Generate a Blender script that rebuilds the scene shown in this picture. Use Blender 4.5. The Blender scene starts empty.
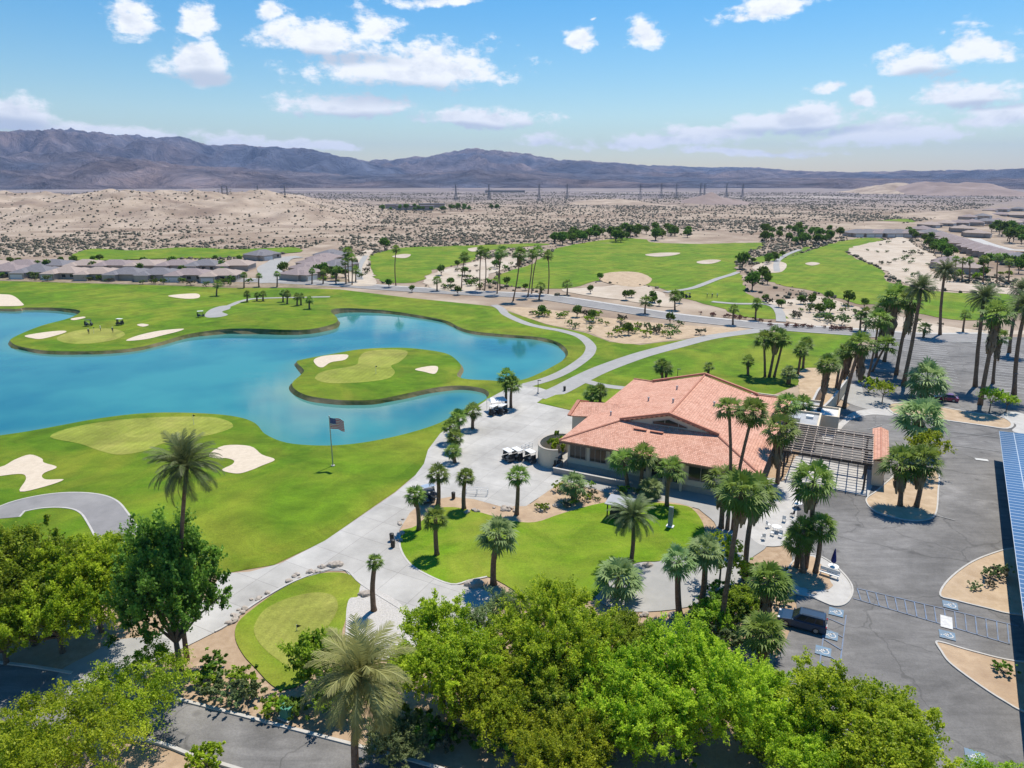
import bpy, bmesh, math, random
import numpy as np
from mathutils import Vector, Matrix, noise
from mathutils.geometry import delaunay_2d_cdt

C = bpy.context.scene
COL = C.collection
R = math.radians
# ------------------------------------------------------------------ camera
PITCH, FPX, CAMH = R(16.4), 692.0, 45.0
SP, CP = math.sin(PITCH), math.cos(PITCH)
cam_d = bpy.data.cameras.new('camera')
cam = bpy.data.objects.new('camera', cam_d)
COL.objects.link(cam)
cam.location = (0, 0, CAMH)
cam.rotation_euler = (R(90) - PITCH, 0, 0)
cam_d.sensor_width = 36
cam_d.lens = FPX / 1024 * 36
cam_d.clip_start, cam_d.clip_end = 0.5, 120000
C.camera = cam
# ------------------------------------------------------------------ light
SUN_AZ, SUN_EL = 33.0, 65.0            # degrees to the right of the view, degrees above the horizon
sun_d = bpy.data.lights.new('sun', 'SUN')
sun_d.energy = 5.0
sun_d.angle = R(0.5)
sun_d.color = (1.0, 0.93, 0.82)
sun = bpy.data.objects.new('sun', sun_d)
COL.objects.link(sun)
_d = Vector((math.sin(R(SUN_AZ)) * math.cos(R(SUN_EL)), math.cos(R(SUN_AZ)) * math.cos(R(SUN_EL)), math.sin(R(SUN_EL))))
sun.rotation_euler = _d.to_track_quat('Z', 'Y').to_euler()
C.view_settings.view_transform = 'Standard'
C.view_settings.look = 'None'
C.view_settings.exposure = 0.28
C.view_settings.gamma = 1.0
C.view_settings.use_curve_mapping = False
C.cycles.max_bounces = 10
C.cycles.diffuse_bounces = 7
C.cycles.glossy_bounces = 3
C.cycles.transmission_bounces = 4
C.cycles.transparent_max_bounces = 8
C.cycles.volume_bounces = 0
C.cycles.caustics_reflective = False
C.cycles.caustics_refractive = False


def ray(px, py):
    u = (px - 512) / FPX
    v = (py - 384) / FPX
    return u, CP - v * SP, -(SP + v * CP)


# ------------------------------------------------------------------ sky with clouds (world shader, by direction)
W = bpy.data.worlds.new('World')
C.world = W
W.use_nodes = True
nt = W.node_tree
nt.nodes.clear()


def N(tree, typ, **kw):
    n = tree.nodes.new(typ)
    for k, v in kw.items():
        if k == 'inp':
            for kk, vv in v.items():
                n.inputs[kk].default_value = vv
        else:
            setattr(n, k, v)
    return n


def math_n(tree, op, a, b=None, c=None, clamp=False):
    n = tree.nodes.new('ShaderNodeMath')
    n.operation = op
    n.use_clamp = clamp
    for i, x in enumerate((a, b, c)):
        if x is None:
            continue
        if isinstance(x, (int, float)):
            n.inputs[i].default_value = x
        else:
            tree.links.new(x, n.inputs[i])
    return n.outputs[0]


SKY_STR = 0.115
sky = N(nt, 'ShaderNodeTexSky', sky_type='NISHITA', sun_disc=False)
sky.sun_elevation = R(SUN_EL)
sky.sun_rotation = R(SUN_AZ)
sky.altitude = 100
sky.air_density, sky.dust_density, sky.ozone_density = 1.3, 0.1, 4.0
L = nt.links.new
tc = N(nt, 'ShaderNodeTexCoord')
sep = N(nt, 'ShaderNodeSeparateXYZ')
L(tc.outputs['Generated'], sep.inputs[0])
az = math_n(nt, 'ARCTAN2', sep.outputs[0], sep.outputs[1])
el = math_n(nt, 'ARCSINE', sep.outputs[2])
comb = N(nt, 'ShaderNodeCombineXYZ')
L(az, comb.inputs[0])
L(el, comb.inputs[1])
sc_el = N(nt, 'ShaderNodeVectorMath', operation='MULTIPLY')
L(comb.outputs[0], sc_el.inputs[0])
sc_el.inputs[1].default_value = (1, 1.7, 1)
nz1 = N(nt, 'ShaderNodeTexNoise', inp={'Scale': 22.0, 'Detail': 7.0, 'Roughness': 0.62})
L(sc_el.outputs[0], nz1.inputs['Vector'])
nz2 = N(nt, 'ShaderNodeTexNoise', inp={'Scale': 7.0, 'Detail': 3.0, 'Roughness': 0.5})
L(sc_el.outputs[0], nz2.inputs['Vector'])
# warp the ellipses so that no cloud is an ellipse
wsub = N(nt, 'ShaderNodeVectorMath', operation='SUBTRACT')
L(nz2.outputs['Color'], wsub.inputs[0])
wsub.inputs[1].default_value = (0.5, 0.5, 0.5)
wmul = N(nt, 'ShaderNodeVectorMath', operation='MULTIPLY_ADD')
L(wsub.outputs[0], wmul.inputs[0])
wmul.inputs[1].default_value = (0.09, 0.035, 0)
L(comb.outputs[0], wmul.inputs[2])
CLOUDS = [  # centre px, half extents px, weight
    (128, 18, 32, 17, 1), (202, 19, 24, 12, 1), (206, 68, 48, 17, 1), (268, 11, 14, 8, .9), (316, 40, 64, 15, 1), (380, 25, 32, 14, .9),
    (408, 72, 106, 18, 1.1), (345, 109, 84, 9, 1), (482, 122, 88, 9, .9), (575, 40, 20, 12, 1), (650, 35, 24, 12, 1),
    (765, 11, 56, 10, .9), (912, 69, 42, 13, 1), (985, 51, 50, 14, 1), (972, 100, 52, 11, 1), (823, 90, 26, 8, .8),
    (863, 103, 17, 8, .9), (800, 122, 85, 9, 1.05), (700, 135, 70, 7, .95), (890, 132, 100, 10, 1.0), (20, 118, 40, 12, 1.1), (110, 132, 110, 7, .95),
    (230, 139, 55, 8, .85), (540, 141, 30, 7, .9), (440, 2, 56, 7, .85), (310, 146, 90, 6, .85), (660, 143, 95, 7, .9),
    (1005, 122, 70, 10, 1.0), (740, 152, 110, 5, .8), (590, 17, 9, 3, .4), (-120, 90, 90, 25, 1), (1150, 60, 80, 25, 1), (1200, 130, 100, 12, .8),
    (-200, 20, 60, 20, 1), (300, -80, 120, 30, 1), (760, -90, 130, 26, 1)]
acc = None
for (cx, cy, a, b, wgt) in CLOUDS:
    rx, ry, rz = ray(cx, cy)
    ll = math.sqrt(rx * rx + ry * ry + rz * rz)
    A0, E0 = math.atan2(rx, ry), math.asin(rz / ll)
    sa = a * 1.06 / FPX / (rx * rx + ry * ry) * ry
    sb = b * 1.5 / FPX / 1.05
    m = N(nt, 'ShaderNodeVectorMath', operation='MULTIPLY_ADD')
    L(wmul.outputs[0], m.inputs[0])
    m.inputs[1].default_value = (1 / sa, 1 / sb, 0)
    m.inputs[2].default_value = (-A0 / sa, -E0 / sb, 0)
    # flat undersides: below its middle a cloud thins out faster
    m2 = N(nt, 'ShaderNodeVectorMath', operation='MULTIPLY')
    L(m.outputs[0], m2.inputs[0])
    m2.inputs[1].default_value = (1, -1.5, 0)
    m3 = N(nt, 'ShaderNodeVectorMath', operation='MAXIMUM')
    L(m.outputs[0], m3.inputs[0])
    L(m2.outputs[0], m3.inputs[1])
    ln = N(nt, 'ShaderNodeVectorMath', operation='LENGTH')
    L(m3.outputs[0], ln.inputs[0])
    dd = math_n(nt, 'MULTIPLY_ADD', ln.outputs['Value'], 1.0, 1.0 - wgt)
    acc = dd if acc is None else math_n(nt, 'MINIMUM', acc, dd)
nz3 = N(nt, 'ShaderNodeTexNoise', inp={'Scale': 70.0, 'Detail': 4.0, 'Roughness': 0.6})
L(sc_el.outputs[0], nz3.inputs['Vector'])
nsum = math_n(nt, 'MULTIPLY_ADD', nz3.outputs['Fac'], 0.35, nz1.outputs['Fac'])
body = math_n(nt, 'MULTIPLY_ADD', nsum, 2.1, math_n(nt, 'MULTIPLY_ADD', acc, -1.0, -0.10))   # noise minus distance
ramp = N(nt, 'ShaderNodeMapRange', interpolation_type='SMOOTHSTEP')
L(body, ramp.inputs['Value'])
ramp.inputs['From Min'].default_value = 0.32
ramp.inputs['From Max'].default_value = 0.86
# the clouds' sunny upper and shaded lower sides: density a little higher up against density here
upv = N(nt, 'ShaderNodeVectorMath', operation='ADD')
L(sc_el.outputs[0], upv.inputs[0])
upv.inputs[1].default_value = (0.010, 0.022, 0)
nz4 = N(nt, 'ShaderNodeTexNoise', inp={'Scale': 22.0, 'Detail': 7.0, 'Roughness': 0.62})
L(upv.outputs[0], nz4.inputs['Vector'])
dfn = math_n(nt, 'SUBTRACT', nz4.outputs['Fac'], nz1.outputs['Fac'])
core = math_n(nt, 'MULTIPLY_ADD', dfn, 3.2, math_n(nt, 'MULTIPLY', body, .55))
shade = N(nt, 'ShaderNodeMapRange')
L(core, shade.inputs['Value'])
shade.inputs['From Min'].default_value = 0.35
shade.inputs['From Max'].default_value = 1.15
grey = None  # shaded cloud undersides, painted into the cloud colour as grey ellipses
for (cx, cy, a, b) in [(415, 96, 95, 10), (350, 119, 80, 6), (480, 129, 70, 4), (16, 124, 36, 8), (208, 82, 40, 7), (330, 58, 60, 6), (940, 79, 60, 5), (980, 108, 50, 4), (800, 130, 70, 4)]:
    rx, ry, rz = ray(cx, cy)
    A0, E0 = math.atan2(rx, ry), math.asin(rz / math.sqrt(rx * rx + ry * ry + rz * rz))
    sa, sb = a / FPX / (rx * rx + ry * ry) * ry, b / FPX / 1.05
    m = N(nt, 'ShaderNodeVectorMath', operation='MULTIPLY_ADD')
    L(wmul.outputs[0], m.inputs[0])
    m.inputs[1].default_value = (1 / sa, 1 / sb, 0)
    m.inputs[2].default_value = (-A0 / sa, -E0 / sb, 0)
    ln = N(nt, 'ShaderNodeVectorMath', operation='LENGTH')
    L(m.outputs[0], ln.inputs[0])
    grey = ln.outputs['Value'] if grey is None else math_n(nt, 'MINIMUM', grey, ln.outputs['Value'])
gmr = N(nt, 'ShaderNodeMapRange', interpolation_type='SMOOTHSTEP', inp={'From Min': 0.4, 'From Max': 1.7, 'To Min': 1.0, 'To Max': 0.0})
L(grey, gmr.inputs['Value'])
shf = math_n(nt, 'MAXIMUM', math_n(nt, 'MULTIPLY', shade.outputs[0], .55), gmr.outputs[0])
ccol = N(nt, 'ShaderNodeMix', data_type='RGBA')
L(shf, ccol.inputs['Factor'])
ccol.inputs['A'].default_value = (8.2, 8.3, 8.4, 1)
ccol.inputs['B'].default_value = (4.6, 5.1, 5.9, 1)
cm = N(nt, 'ShaderNodeMix', data_type='RGBA')
hsv = N(nt, 'ShaderNodeHueSaturation', inp={'Saturation': 1.5, 'Value': 0.92})
L(sky.outputs[0], hsv.inputs['Color'])
fac = math_n(nt, 'MULTIPLY', ramp.outputs[0], 0.96)
L(fac, cm.inputs['Factor'])
L(hsv.outputs[0], cm.inputs['A'])
L(ccol.outputs[2], cm.inputs['B'])
bg = N(nt, 'ShaderNodeBackground', inp={'Strength': SKY_STR})
L(cm.outputs[2], bg.inputs['Color'])
wo = N(nt, 'ShaderNodeOutputWorld')
L(bg.outputs[0], wo.inputs['Surface'])
W.cycles.sampling_method = 'MANUAL'
W.cycles.sample_map_resolution = 512

# ------------------------------------------------------------------ terrain height and pixel -> ground
MOUNDS = []          # x, y, amplitude, sigma


def H(x, y):
    z = 0.0
    for (mx, my, a, s) in MOUNDS:
        d2 = ((x - mx) ** 2 + (y - my) ** 2) / (2 * s * s)
        if d2 < 8:
            z += a * math.exp(-d2)
    return z


def Harr(x, y):
    z = np.zeros_like(x)
    for (mx, my, a, s) in MOUNDS:
        z += a * np.exp(-np.minimum(((x - mx) ** 2 + (y - my) ** 2) / (2 * s * s), 40))
    return z


def G(px, py, z=0.0):
    u, f, dn = ray(px, py)
    t = (CAMH - z) / -dn
    return u * t, t * f


def GH(px, py):
    z = 0.0
    for _ in range(12):
        x, y = G(px, py, z)
        z = 0.5 * z + 0.5 * H(x, y)
    return x, y


def pxm(py):
    return FPX * (SP + (py - 384) / FPX * CP) / CAMH


for (px, py, a, s) in [(285, 318, 1.8, 17), (150, 310, 0.9, 22), (370, 372, 0.7, 12), (130, 432, 0.9, 11), (240, 520, 0.8, 16), (30, 500, 0.5, 9), (720, 352, 0.7, 20), (330, 470, 0.5, 12), (540, 530, 0.35, 9)]:
    x, y = G(px, py)
    MOUNDS.append((x, y, a, s))


# ------------------------------------------------------------------ materials
def new_mat(name):
    m = bpy.data.materials.new(name)
    m.use_nodes = True
    t = m.node_tree
    t.nodes.clear()
    out = t.nodes.new('ShaderNodeOutputMaterial')
    return m, t, out


def col4(c):
    return (c[0], c[1], c[2], 1)


def pmat(name, c1, c2=None, scale=2.0, rough=0.8, metal=0.0, bump=0.0, bscale=None, spec=0.3, detail=5.0, c3=None, scale3=0.1, fac3=0.5, coat=0.0, objc=False):
    """principled surface whose colour wanders between c1 and c2 (and c3 at a coarser scale)"""
    m, t, out = new_mat(name)
    l = t.links.new
    b = N(t, 'ShaderNodeBsdfPrincipled', inp={'Roughness': rough, 'Metallic': metal, 'Specular IOR Level': spec, 'Coat Weight': coat})
    l(b.outputs[0], out.inputs['Surface'])
    if c2 is None:
        b.inputs['Base Color'].default_value = col4(c1)
    if objc:
        vec = N(t, 'ShaderNodeTexCoord').outputs['Object']
    else:
        vec = N(t, 'ShaderNodeNewGeometry').outputs['Position']
    if c2 is not None:
        nz = N(t, 'ShaderNodeTexNoise', inp={'Scale': scale, 'Detail': detail, 'Roughness': 0.65})
        l(vec, nz.inputs['Vector'])
        mr = N(t, 'ShaderNodeMapRange', inp={'From Min': 0.3, 'From Max': 0.7})
        l(nz.outputs['Fac'], mr.inputs['Value'])
        mx = N(t, 'ShaderNodeMix', data_type='RGBA')
        l(mr.outputs[0], mx.inputs['Factor'])
        mx.inputs['A'].default_value = col4(c1)
        mx.inputs['B'].default_value = col4(c2)
        o = mx.outputs[2]
        if c3 is not None:
            n3 = N(t, 'ShaderNodeTexNoise', inp={'Scale': scale3, 'Detail': 4.0, 'Roughness': 0.6})
            l(vec, n3.inputs['Vector'])
            m3 = N(t, 'ShaderNodeMapRange', inp={'From Min': 0.42, 'From Max': 0.68, 'To Max': fac3})
            l(n3.outputs['Fac'], m3.inputs['Value'])
            x3 = N(t, 'ShaderNodeMix', data_type='RGBA')
            l(m3.outputs[0], x3.inputs['Factor'])
            l(o, x3.inputs['A'])
            x3.inputs['B'].default_value = col4(c3)
            o = x3.outputs[2]
        l(o, b.inputs['Base Color'])
    if bump > 0:
        nb = N(t, 'ShaderNodeTexNoise', inp={'Scale': bscale or scale * 3, 'Detail': 4.0})
        l(vec, nb.inputs['Vector'])
        bp = N(t, 'ShaderNodeBump', inp={'Strength': bump, 'Distance': 0.1})
        l(nb.outputs['Fac'], bp.inputs['Height'])
        l(bp.outputs[0], b.inputs['Normal'])
    return m


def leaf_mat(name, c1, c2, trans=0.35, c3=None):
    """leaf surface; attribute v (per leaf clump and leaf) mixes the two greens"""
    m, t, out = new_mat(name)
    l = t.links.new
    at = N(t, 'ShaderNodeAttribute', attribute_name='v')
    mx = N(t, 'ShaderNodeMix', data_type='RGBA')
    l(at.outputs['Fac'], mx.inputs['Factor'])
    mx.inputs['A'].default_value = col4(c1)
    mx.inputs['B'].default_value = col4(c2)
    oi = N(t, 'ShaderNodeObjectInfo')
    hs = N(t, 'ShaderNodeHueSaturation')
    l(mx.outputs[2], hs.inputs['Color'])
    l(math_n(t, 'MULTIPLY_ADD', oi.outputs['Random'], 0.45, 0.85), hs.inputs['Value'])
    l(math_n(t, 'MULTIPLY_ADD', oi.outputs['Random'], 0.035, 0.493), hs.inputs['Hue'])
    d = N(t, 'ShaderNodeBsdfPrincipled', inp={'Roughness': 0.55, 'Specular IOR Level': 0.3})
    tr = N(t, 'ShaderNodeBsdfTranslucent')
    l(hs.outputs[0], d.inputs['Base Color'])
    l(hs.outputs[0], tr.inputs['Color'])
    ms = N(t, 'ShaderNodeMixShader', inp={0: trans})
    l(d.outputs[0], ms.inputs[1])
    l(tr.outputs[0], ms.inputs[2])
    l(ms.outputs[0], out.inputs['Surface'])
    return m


def grass_mat(name, a, b, c, sc=0.5, stripe=0.0, ang=0.0, width=3.0):
    m, t, out = new_mat(name)
    l = t.links.new
    bs = N(t, 'ShaderNodeBsdfPrincipled', inp={'Roughness': 0.85, 'Specular IOR Level': 0.12})
    l(bs.outputs[0], out.inputs['Surface'])
    pos = N(t, 'ShaderNodeNewGeometry').outputs['Position']
    n1 = N(t, 'ShaderNodeTexNoise', inp={'Scale': 0.045, 'Detail': 6.0, 'Roughness': 0.62, 'Distortion': 0.6})
    n2 = N(t, 'ShaderNodeTexNoise', inp={'Scale': sc, 'Detail': 8.0, 'Roughness': 0.75})
    n3 = N(t, 'ShaderNodeTexNoise', inp={'Scale': 5.0, 'Detail': 3.0, 'Roughness': 0.7})
    n4 = N(t, 'ShaderNodeTexNoise', inp={'Scale': 0.13, 'Detail': 5.0, 'Roughness': 0.7, 'Distortion': 1.0})
    l(pos, n4.inputs['Vector'])
    mp = N(t, 'ShaderNodeMapping')
    mp.inputs['Rotation'].default_value = (0, 0, 0.5)
    mp.inputs['Scale'].default_value = (0.35, 1.0, 1.0)
    l(pos, mp.inputs[0])
    for n in (n1, n3):
        l(pos, n.inputs['Vector'])
    l(mp.outputs[0], n2.inputs['Vector'])
    r1 = N(t, 'ShaderNodeMapRange', inp={'From Min': 0.42, 'From Max': 0.62})
    l(n1.outputs['Fac'], r1.inputs['Value'])
    r2 = N(t, 'ShaderNodeMapRange', inp={'From Min': 0.3, 'From Max': 0.72})
    l(n2.outputs['Fac'], r2.inputs['Value'])
    x1 = N(t, 'ShaderNodeMix', data_type='RGBA')
    x1.inputs['A'].default_value = col4(a)
    x1.inputs['B'].default_value = col4(b)
    l(r2.outputs[0], x1.inputs['Factor'])
    x2 = N(t, 'ShaderNodeMix', data_type='RGBA')
    l(x1.outputs[2], x2.inputs['A'])
    x2.inputs['B'].default_value = col4(c)
    l(math_n(t, 'MULTIPLY', r1.outputs[0], 0.85), x2.inputs['Factor'])
    o = x2.outputs[2]
    br = math_n(t, 'MULTIPLY', math_n(t, 'MULTIPLY_ADD', n3.outputs['Fac'], 1.0, 0.5), math_n(t, 'MULTIPLY_ADD', n4.outputs['Fac'], 1.4, 0.30))
    if stripe > 0:
        mp2 = N(t, 'ShaderNodeMapping')
        mp2.inputs['Rotation'].default_value = (0, 0, ang)
        l(pos, mp2.inputs[0])
        wv = N(t, 'ShaderNodeTexWave', inp={'Scale': 0.314 / width * 1.0, 'Distortion': 1.2, 'Detail': 2.0, 'Detail Scale': 0.3})
        l(mp2.outputs[0], wv.inputs['Vector'])
        br = math_n(t, 'MULTIPLY', br, math_n(t, 'MULTIPLY_ADD', wv.outputs['Fac'], stripe, 1 - stripe / 2))
    hs = N(t, 'ShaderNodeHueSaturation')
    l(o, hs.inputs['Color'])
    l(br, hs.inputs['Value'])
    l(hs.outputs[0], bs.inputs['Base Color'])
    bp = N(t, 'ShaderNodeBump', inp={'Strength': 0.35, 'Distance': 0.08})
    l(n3.outputs['Fac'], bp.inputs['Height'])
    l(bp.outputs[0], bs.inputs['Normal'])
    return m


M = {}
M['rough'] = grass_mat('rough_grass', (.052, .118, .004), (.110, .195, .008), (.180, .205, .018))
M['fairway'] = grass_mat('fairway_grass', (.070, .142, .005), (.122, .210, .009), (.180, .215, .018), stripe=.10, ang=0.6, width=5)
M['green'] = grass_mat('putting_grass', (.190, .225, .030), (.235, .265, .045), (.265, .260, .060), sc=.8, stripe=.10, ang=0.2, width=1.2)
M['lawn'] = grass_mat('lawn_grass', (.085, .175, .005), (.145, .240, .010), (.225, .245, .030), sc=.7)
M['sand'] = pmat('bunker_sand', (.50, .415, .31), (.60, .51, .395), scale=1.2, rough=.95, bump=.2, bscale=3)
M['paleground'] = pmat('pale_desert_sand', (.42, .35, .27), (.53, .455, .365), scale=.25, rough=.95, c3=(.33, .25, .175), scale3=.05, fac3=.6)
M['dirt'] = pmat('decomposed_granite', (.37, .26, .165), (.48, .36, .24), scale=.9, rough=.95, bump=.5, bscale=6, c3=(.30, .21, .14), scale3=.25, fac3=.6)
M['tandirt'] = pmat('orange_dirt', (.40, .295, .185), (.50, .385, .265), scale=.9, rough=.95, bump=.4, bscale=6, c3=(.30, .21, .13), scale3=.3, fac3=.6)
M['gravel'] = pmat('grey_gravel', (.36, .34, .31), (.55, .52, .48), scale=6, rough=.95, bump=.6, bscale=9)
M['bank'] = pmat('eroded_bank', (.045, .075, .012), (.13, .125, .045), scale=.9, rough=.95, bump=.4, c3=(.27, .21, .13), scale3=.09, fac3=.9)
M['asphalt_plain'] = pmat('asphalt_plain', (.120, .116, .112), (.170, .164, .158), scale=.5, rough=.9, c3=(.230, .220, .205), scale3=.06, fac3=.8, bump=.15, bscale=8)
M['asphalt'] = None
M['asphalt_old'] = pmat('pale_asphalt', (.19, .185, .18), (.25, .24, .235), scale=.5, rough=.9, c3=(.30, .29, .275), scale3=.1, fac3=.6)
M['path'] = pmat('pale_concrete_path', (.29, .285, .27), (.36, .35, .33), scale=.6, rough=.9, c3=(.27, .265, .25), scale3=.12, fac3=.5)
M['kerb'] = pmat('kerb_concrete', (.40, .385, .35), (.50, .475, .44), scale=1.2, rough=.9)
M['white_conc'] = pmat('pale_concrete', (.40, .385, .36), (.50, .485, .455), scale=.8, rough=.9, c3=(.34, .325, .30), scale3=.3)
M['white_paint'] = pmat('white_paint', (.62, .62, .60), (.42, .42, .41), scale=2.5, rough=.7)
M['faded_paint'] = pmat('faded_paint', (.30, .30, .29), (.22, .22, .215), scale=1.5, rough=.8)
M['blue_paint'] = pmat('blue_paint', (.14, .21, .33), (.15, .16, .18), scale=1.1, rough=.7)
M['trunk_brown'] = pmat('palm_trunk', (.13, .080, .050), (.26, .175, .115), scale=3, rough=.95, bump=.7, bscale=9)
M['trunk_grey'] = pmat('bark', (.10, .08, .06), (.17, .14, .11), scale=4, rough=.95, bump=.6, bscale=9)
M['skirt'] = leaf_mat('dead_fronds', (.16, .115, .065), (.27, .20, .12), .15)
M['fan'] = leaf_mat('fan_fronds', (.085, .150, .018), (.270, .350, .065), .38)
M['fanpale'] = leaf_mat('pale_fan_fronds', (.145, .225, .065), (.36, .43, .18), .38)
M['date'] = leaf_mat('date_fronds', (.070, .100, .030), (.200, .230, .090), .3)
M['dateyel'] = leaf_mat('yellow_date_fronds', (.120, .135, .030), (.400, .380, .140), .3)
M['leaf_dark'] = leaf_mat('dark_leaves', (.045, .105, .012), (.260, .390, .050), .46)
M['leaf_mid'] = leaf_mat('mid_leaves', (.085, .170, .008), (.420, .530, .040), .52)
M['leaf_yel'] = leaf_mat('yellow_leaves', (.150, .240, .006), (.580, .650, .040), .55)
M['leaf_grey'] = leaf_mat('grey_leaves', (.095, .145, .050), (.290, .345, .135), .4)
M['leaf_red'] = leaf_mat('red_leaves', (.16, .05, .05), (.22, .09, .07), .3)
M['scrub'] = leaf_mat('scrub_leaves', (.075, .072, .040), (.150, .130, .080), .2)
M['stucco'] = pmat('cream_stucco', (.60, .505, .375), (.66, .565, .43), scale=1.5, rough=.9, bump=.15, bscale=10)
M['stucco_grey'] = pmat('grey_stucco', (.36, .32, .27), (.42, .375, .32), scale=1.2, rough=.9, bump=.15, bscale=10)
M['greywall'] = pmat('grey_block_wall', (.27, .26, .25), (.33, .32, .30), scale=1.5, rough=.9)
M['white'] = pmat('white_enamel', (.75, .75, .73), (.68, .68, .66), scale=3, rough=.45)
M['offwhite'] = pmat('flat_white_roof', (.58, .57, .55), (.66, .65, .62), scale=.8, rough=.8)
M['greyroof'] = pmat('grey_membrane', (.30, .31, .32), (.38, .39, .40), scale=.6, rough=.8)
M['black'] = pmat('black_plastic', (.018, .018, .02), (.03, .03, .032), scale=4, rough=.5)
M['rubber'] = pmat('tyre_rubber', (.02, .02, .02), (.03, .03, .03), scale=6, rough=.9)
M['steel'] = pmat('galvanised_steel', (.38, .39, .40), (.46, .47, .48), scale=4, rough=.45, metal=.7)
M['darksteel'] = pmat('dark_steel', (.05, .05, .055), (.08, .08, .085), scale=4, rough=.5, metal=.5)
M['timber'] = pmat('weathered_timber', (.30, .245, .20), (.42, .35, .29), scale=3, rough=.85)
M['timber_dark'] = pmat('dark_timber', (.055, .045, .038), (.085, .07, .06), scale=3, rough=.85)
M['glass'] = pmat('dark_glass', (.015, .022, .022), (.03, .04, .038), scale=.7, rough=.08, spec=.45)
M['frame'] = pmat('window_frame', (.42, .38, .32), (.46, .42, .36), scale=3, rough=.6)
M['navy'] = pmat('navy_canvas', (.012, .02, .12), (.02, .03, .17), scale=4, rough=.85)
M['cartbody'] = pmat('cart_body', (.04, .05, .06), (.05, .06, .07), scale=3, rough=.35, coat=.5)
M['seat'] = pmat('cart_seat', (.30, .28, .25), (.36, .34, .30), scale=5, rough=.7)
M['carblue'] = pmat('dark_blue_car_paint', (.012, .040, .085), (.016, .048, .10), scale=1, rough=.38, metal=.0, coat=.3)
M['carred'] = pmat('maroon_car_paint', (.22, .02, .07), (.25, .025, .08), scale=1, rough=.25, metal=.2, coat=1.0)
M['lamp_red'] = pmat('tail_lamp_red', (.35, .01, .01), (.3, .01, .01), rough=.2)
M['lamp_clear'] = pmat('clear_lamp', (.7, .7, .7), (.6, .6, .6), rough=.15)
M['rock'] = pmat('boulder', (.30, .25, .20), (.48, .42, .36), scale=1.5, rough=.95, bump=.6, bscale=4)
M['utility'] = pmat('green_utility_paint', (.06, .22, .15), (.08, .26, .18), scale=2, rough=.6)
M['skin'] = pmat('skin', (.42, .25, .17), (.46, .28, .19), rough=.6)
M['shirt_white'] = pmat('white_shirt', (.6, .6, .6), (.66, .66, .66), rough=.9)
M['shirt_dark'] = pmat('dark_shirt', (.05, .05, .08), (.07, .07, .1), rough=.9)
M['trouser'] = pmat('dark_trousers', (.04, .04, .045), (.06, .06, .065), rough=.9)
M['housewall'] = pmat('house_stucco', (.36, .30, .25), (.42, .36, .30), scale=.5, rough=.9)
M['roof_a'] = pmat('grey_roof_tile', (.13, .125, .135), (.21, .20, .21), scale=1.5, rough=.85)
M['roof_b'] = pmat('mauve_roof_tile', (.21, .165, .16), (.30, .245, .235), scale=1.5, rough=.85)
M['roof_c'] = pmat('tan_roof_tile', (.30, .235, .195), (.38, .31, .27), scale=1.5, rough=.85)
M['hills'] = None


def tile_mat():
    m, t, out = new_mat('terracotta_tiles')
    l = t.links.new
    b = N(t, 'ShaderNodeBsdfPrincipled', inp={'Roughness': .8, 'Specular IOR Level': .25})
    l(b.outputs[0], out.inputs['Surface'])
    uv = N(t, 'ShaderNodeUVMap')
    bk = N(t, 'ShaderNodeTexBrick', offset=0.5)
    for k, v in {'Scale': 1.0, 'Mortar Size': .022, 'Mortar Smooth': .3, 'Bias': -.1, 'Brick Width': .34, 'Row Height': .42}.items():
        bk.inputs[k].default_value = v
    bk.inputs['Color1'].default_value = (.66, .355, .250, 1)
    bk.inputs['Color2'].default_value = (.47, .215, .138, 1)
    bk.inputs['Mortar'].default_value = (.20, .085, .06, 1)
    l(uv.outputs[0], bk.inputs['Vector'])
    nz = N(t, 'ShaderNodeTexNoise', inp={'Scale': .35, 'Detail': 6.0, 'Roughness': .7})
    l(uv.outputs[0], nz.inputs['Vector'])
    wn = N(t, 'ShaderNodeTexVoronoi', inp={'Scale': 1.5, 'Randomness': 1.0})
    l(uv.outputs[0], wn.inputs['Vector'])
    spot = N(t, 'ShaderNodeMapRange', inp={'From Min': .16, 'From Max': .24, 'To Min': 1.0, 'To Max': 0.0})
    l(wn.outputs['Distance'], spot.inputs['Value'])
    x = N(t, 'ShaderNodeMix', data_type='RGBA')
    l(math_n(t, 'MULTIPLY', spot.outputs[0], .55), x.inputs['Factor'])
    l(bk.outputs['Color'], x.inputs['A'])
    x.inputs['B'].default_value = (.26, .15, .11, 1)
    x2 = N(t, 'ShaderNodeMix', data_type='RGBA')
    mr = N(t, 'ShaderNodeMapRange', inp={'From Min': .35, 'From Max': .7, 'To Max': .45})
    l(nz.outputs['Fac'], mr.inputs['Value'])
    l(mr.outputs[0], x2.inputs['Factor'])
    l(x.outputs[2], x2.inputs['A'])
    x2.inputs['B'].default_value = (.70, .42, .31, 1)
    l(x2.outputs[2], b.inputs['Base Color'])
    sx = N(t, 'ShaderNodeSeparateXYZ')
    l(uv.outputs[0], sx.inputs[0])
    s1 = math_n(t, 'ABSOLUTE', math_n(t, 'SINE', math_n(t, 'MULTIPLY', sx.outputs[0], math.pi / .34)))
    s2 = math_n(t, 'FRACT', math_n(t, 'MULTIPLY', sx.outputs[1], 1 / .42))
    hgt = math_n(t, 'ADD', math_n(t, 'MULTIPLY', s1, .7), math_n(t, 'MULTIPLY', s2, -.6))
    bp = N(t, 'ShaderNodeBump', inp={'Strength': .8, 'Distance': .09})
    l(hgt, bp.inputs['Height'])
    l(bp.outputs[0], b.inputs['Normal'])
    return m


M['tile'] = tile_mat()


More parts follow.
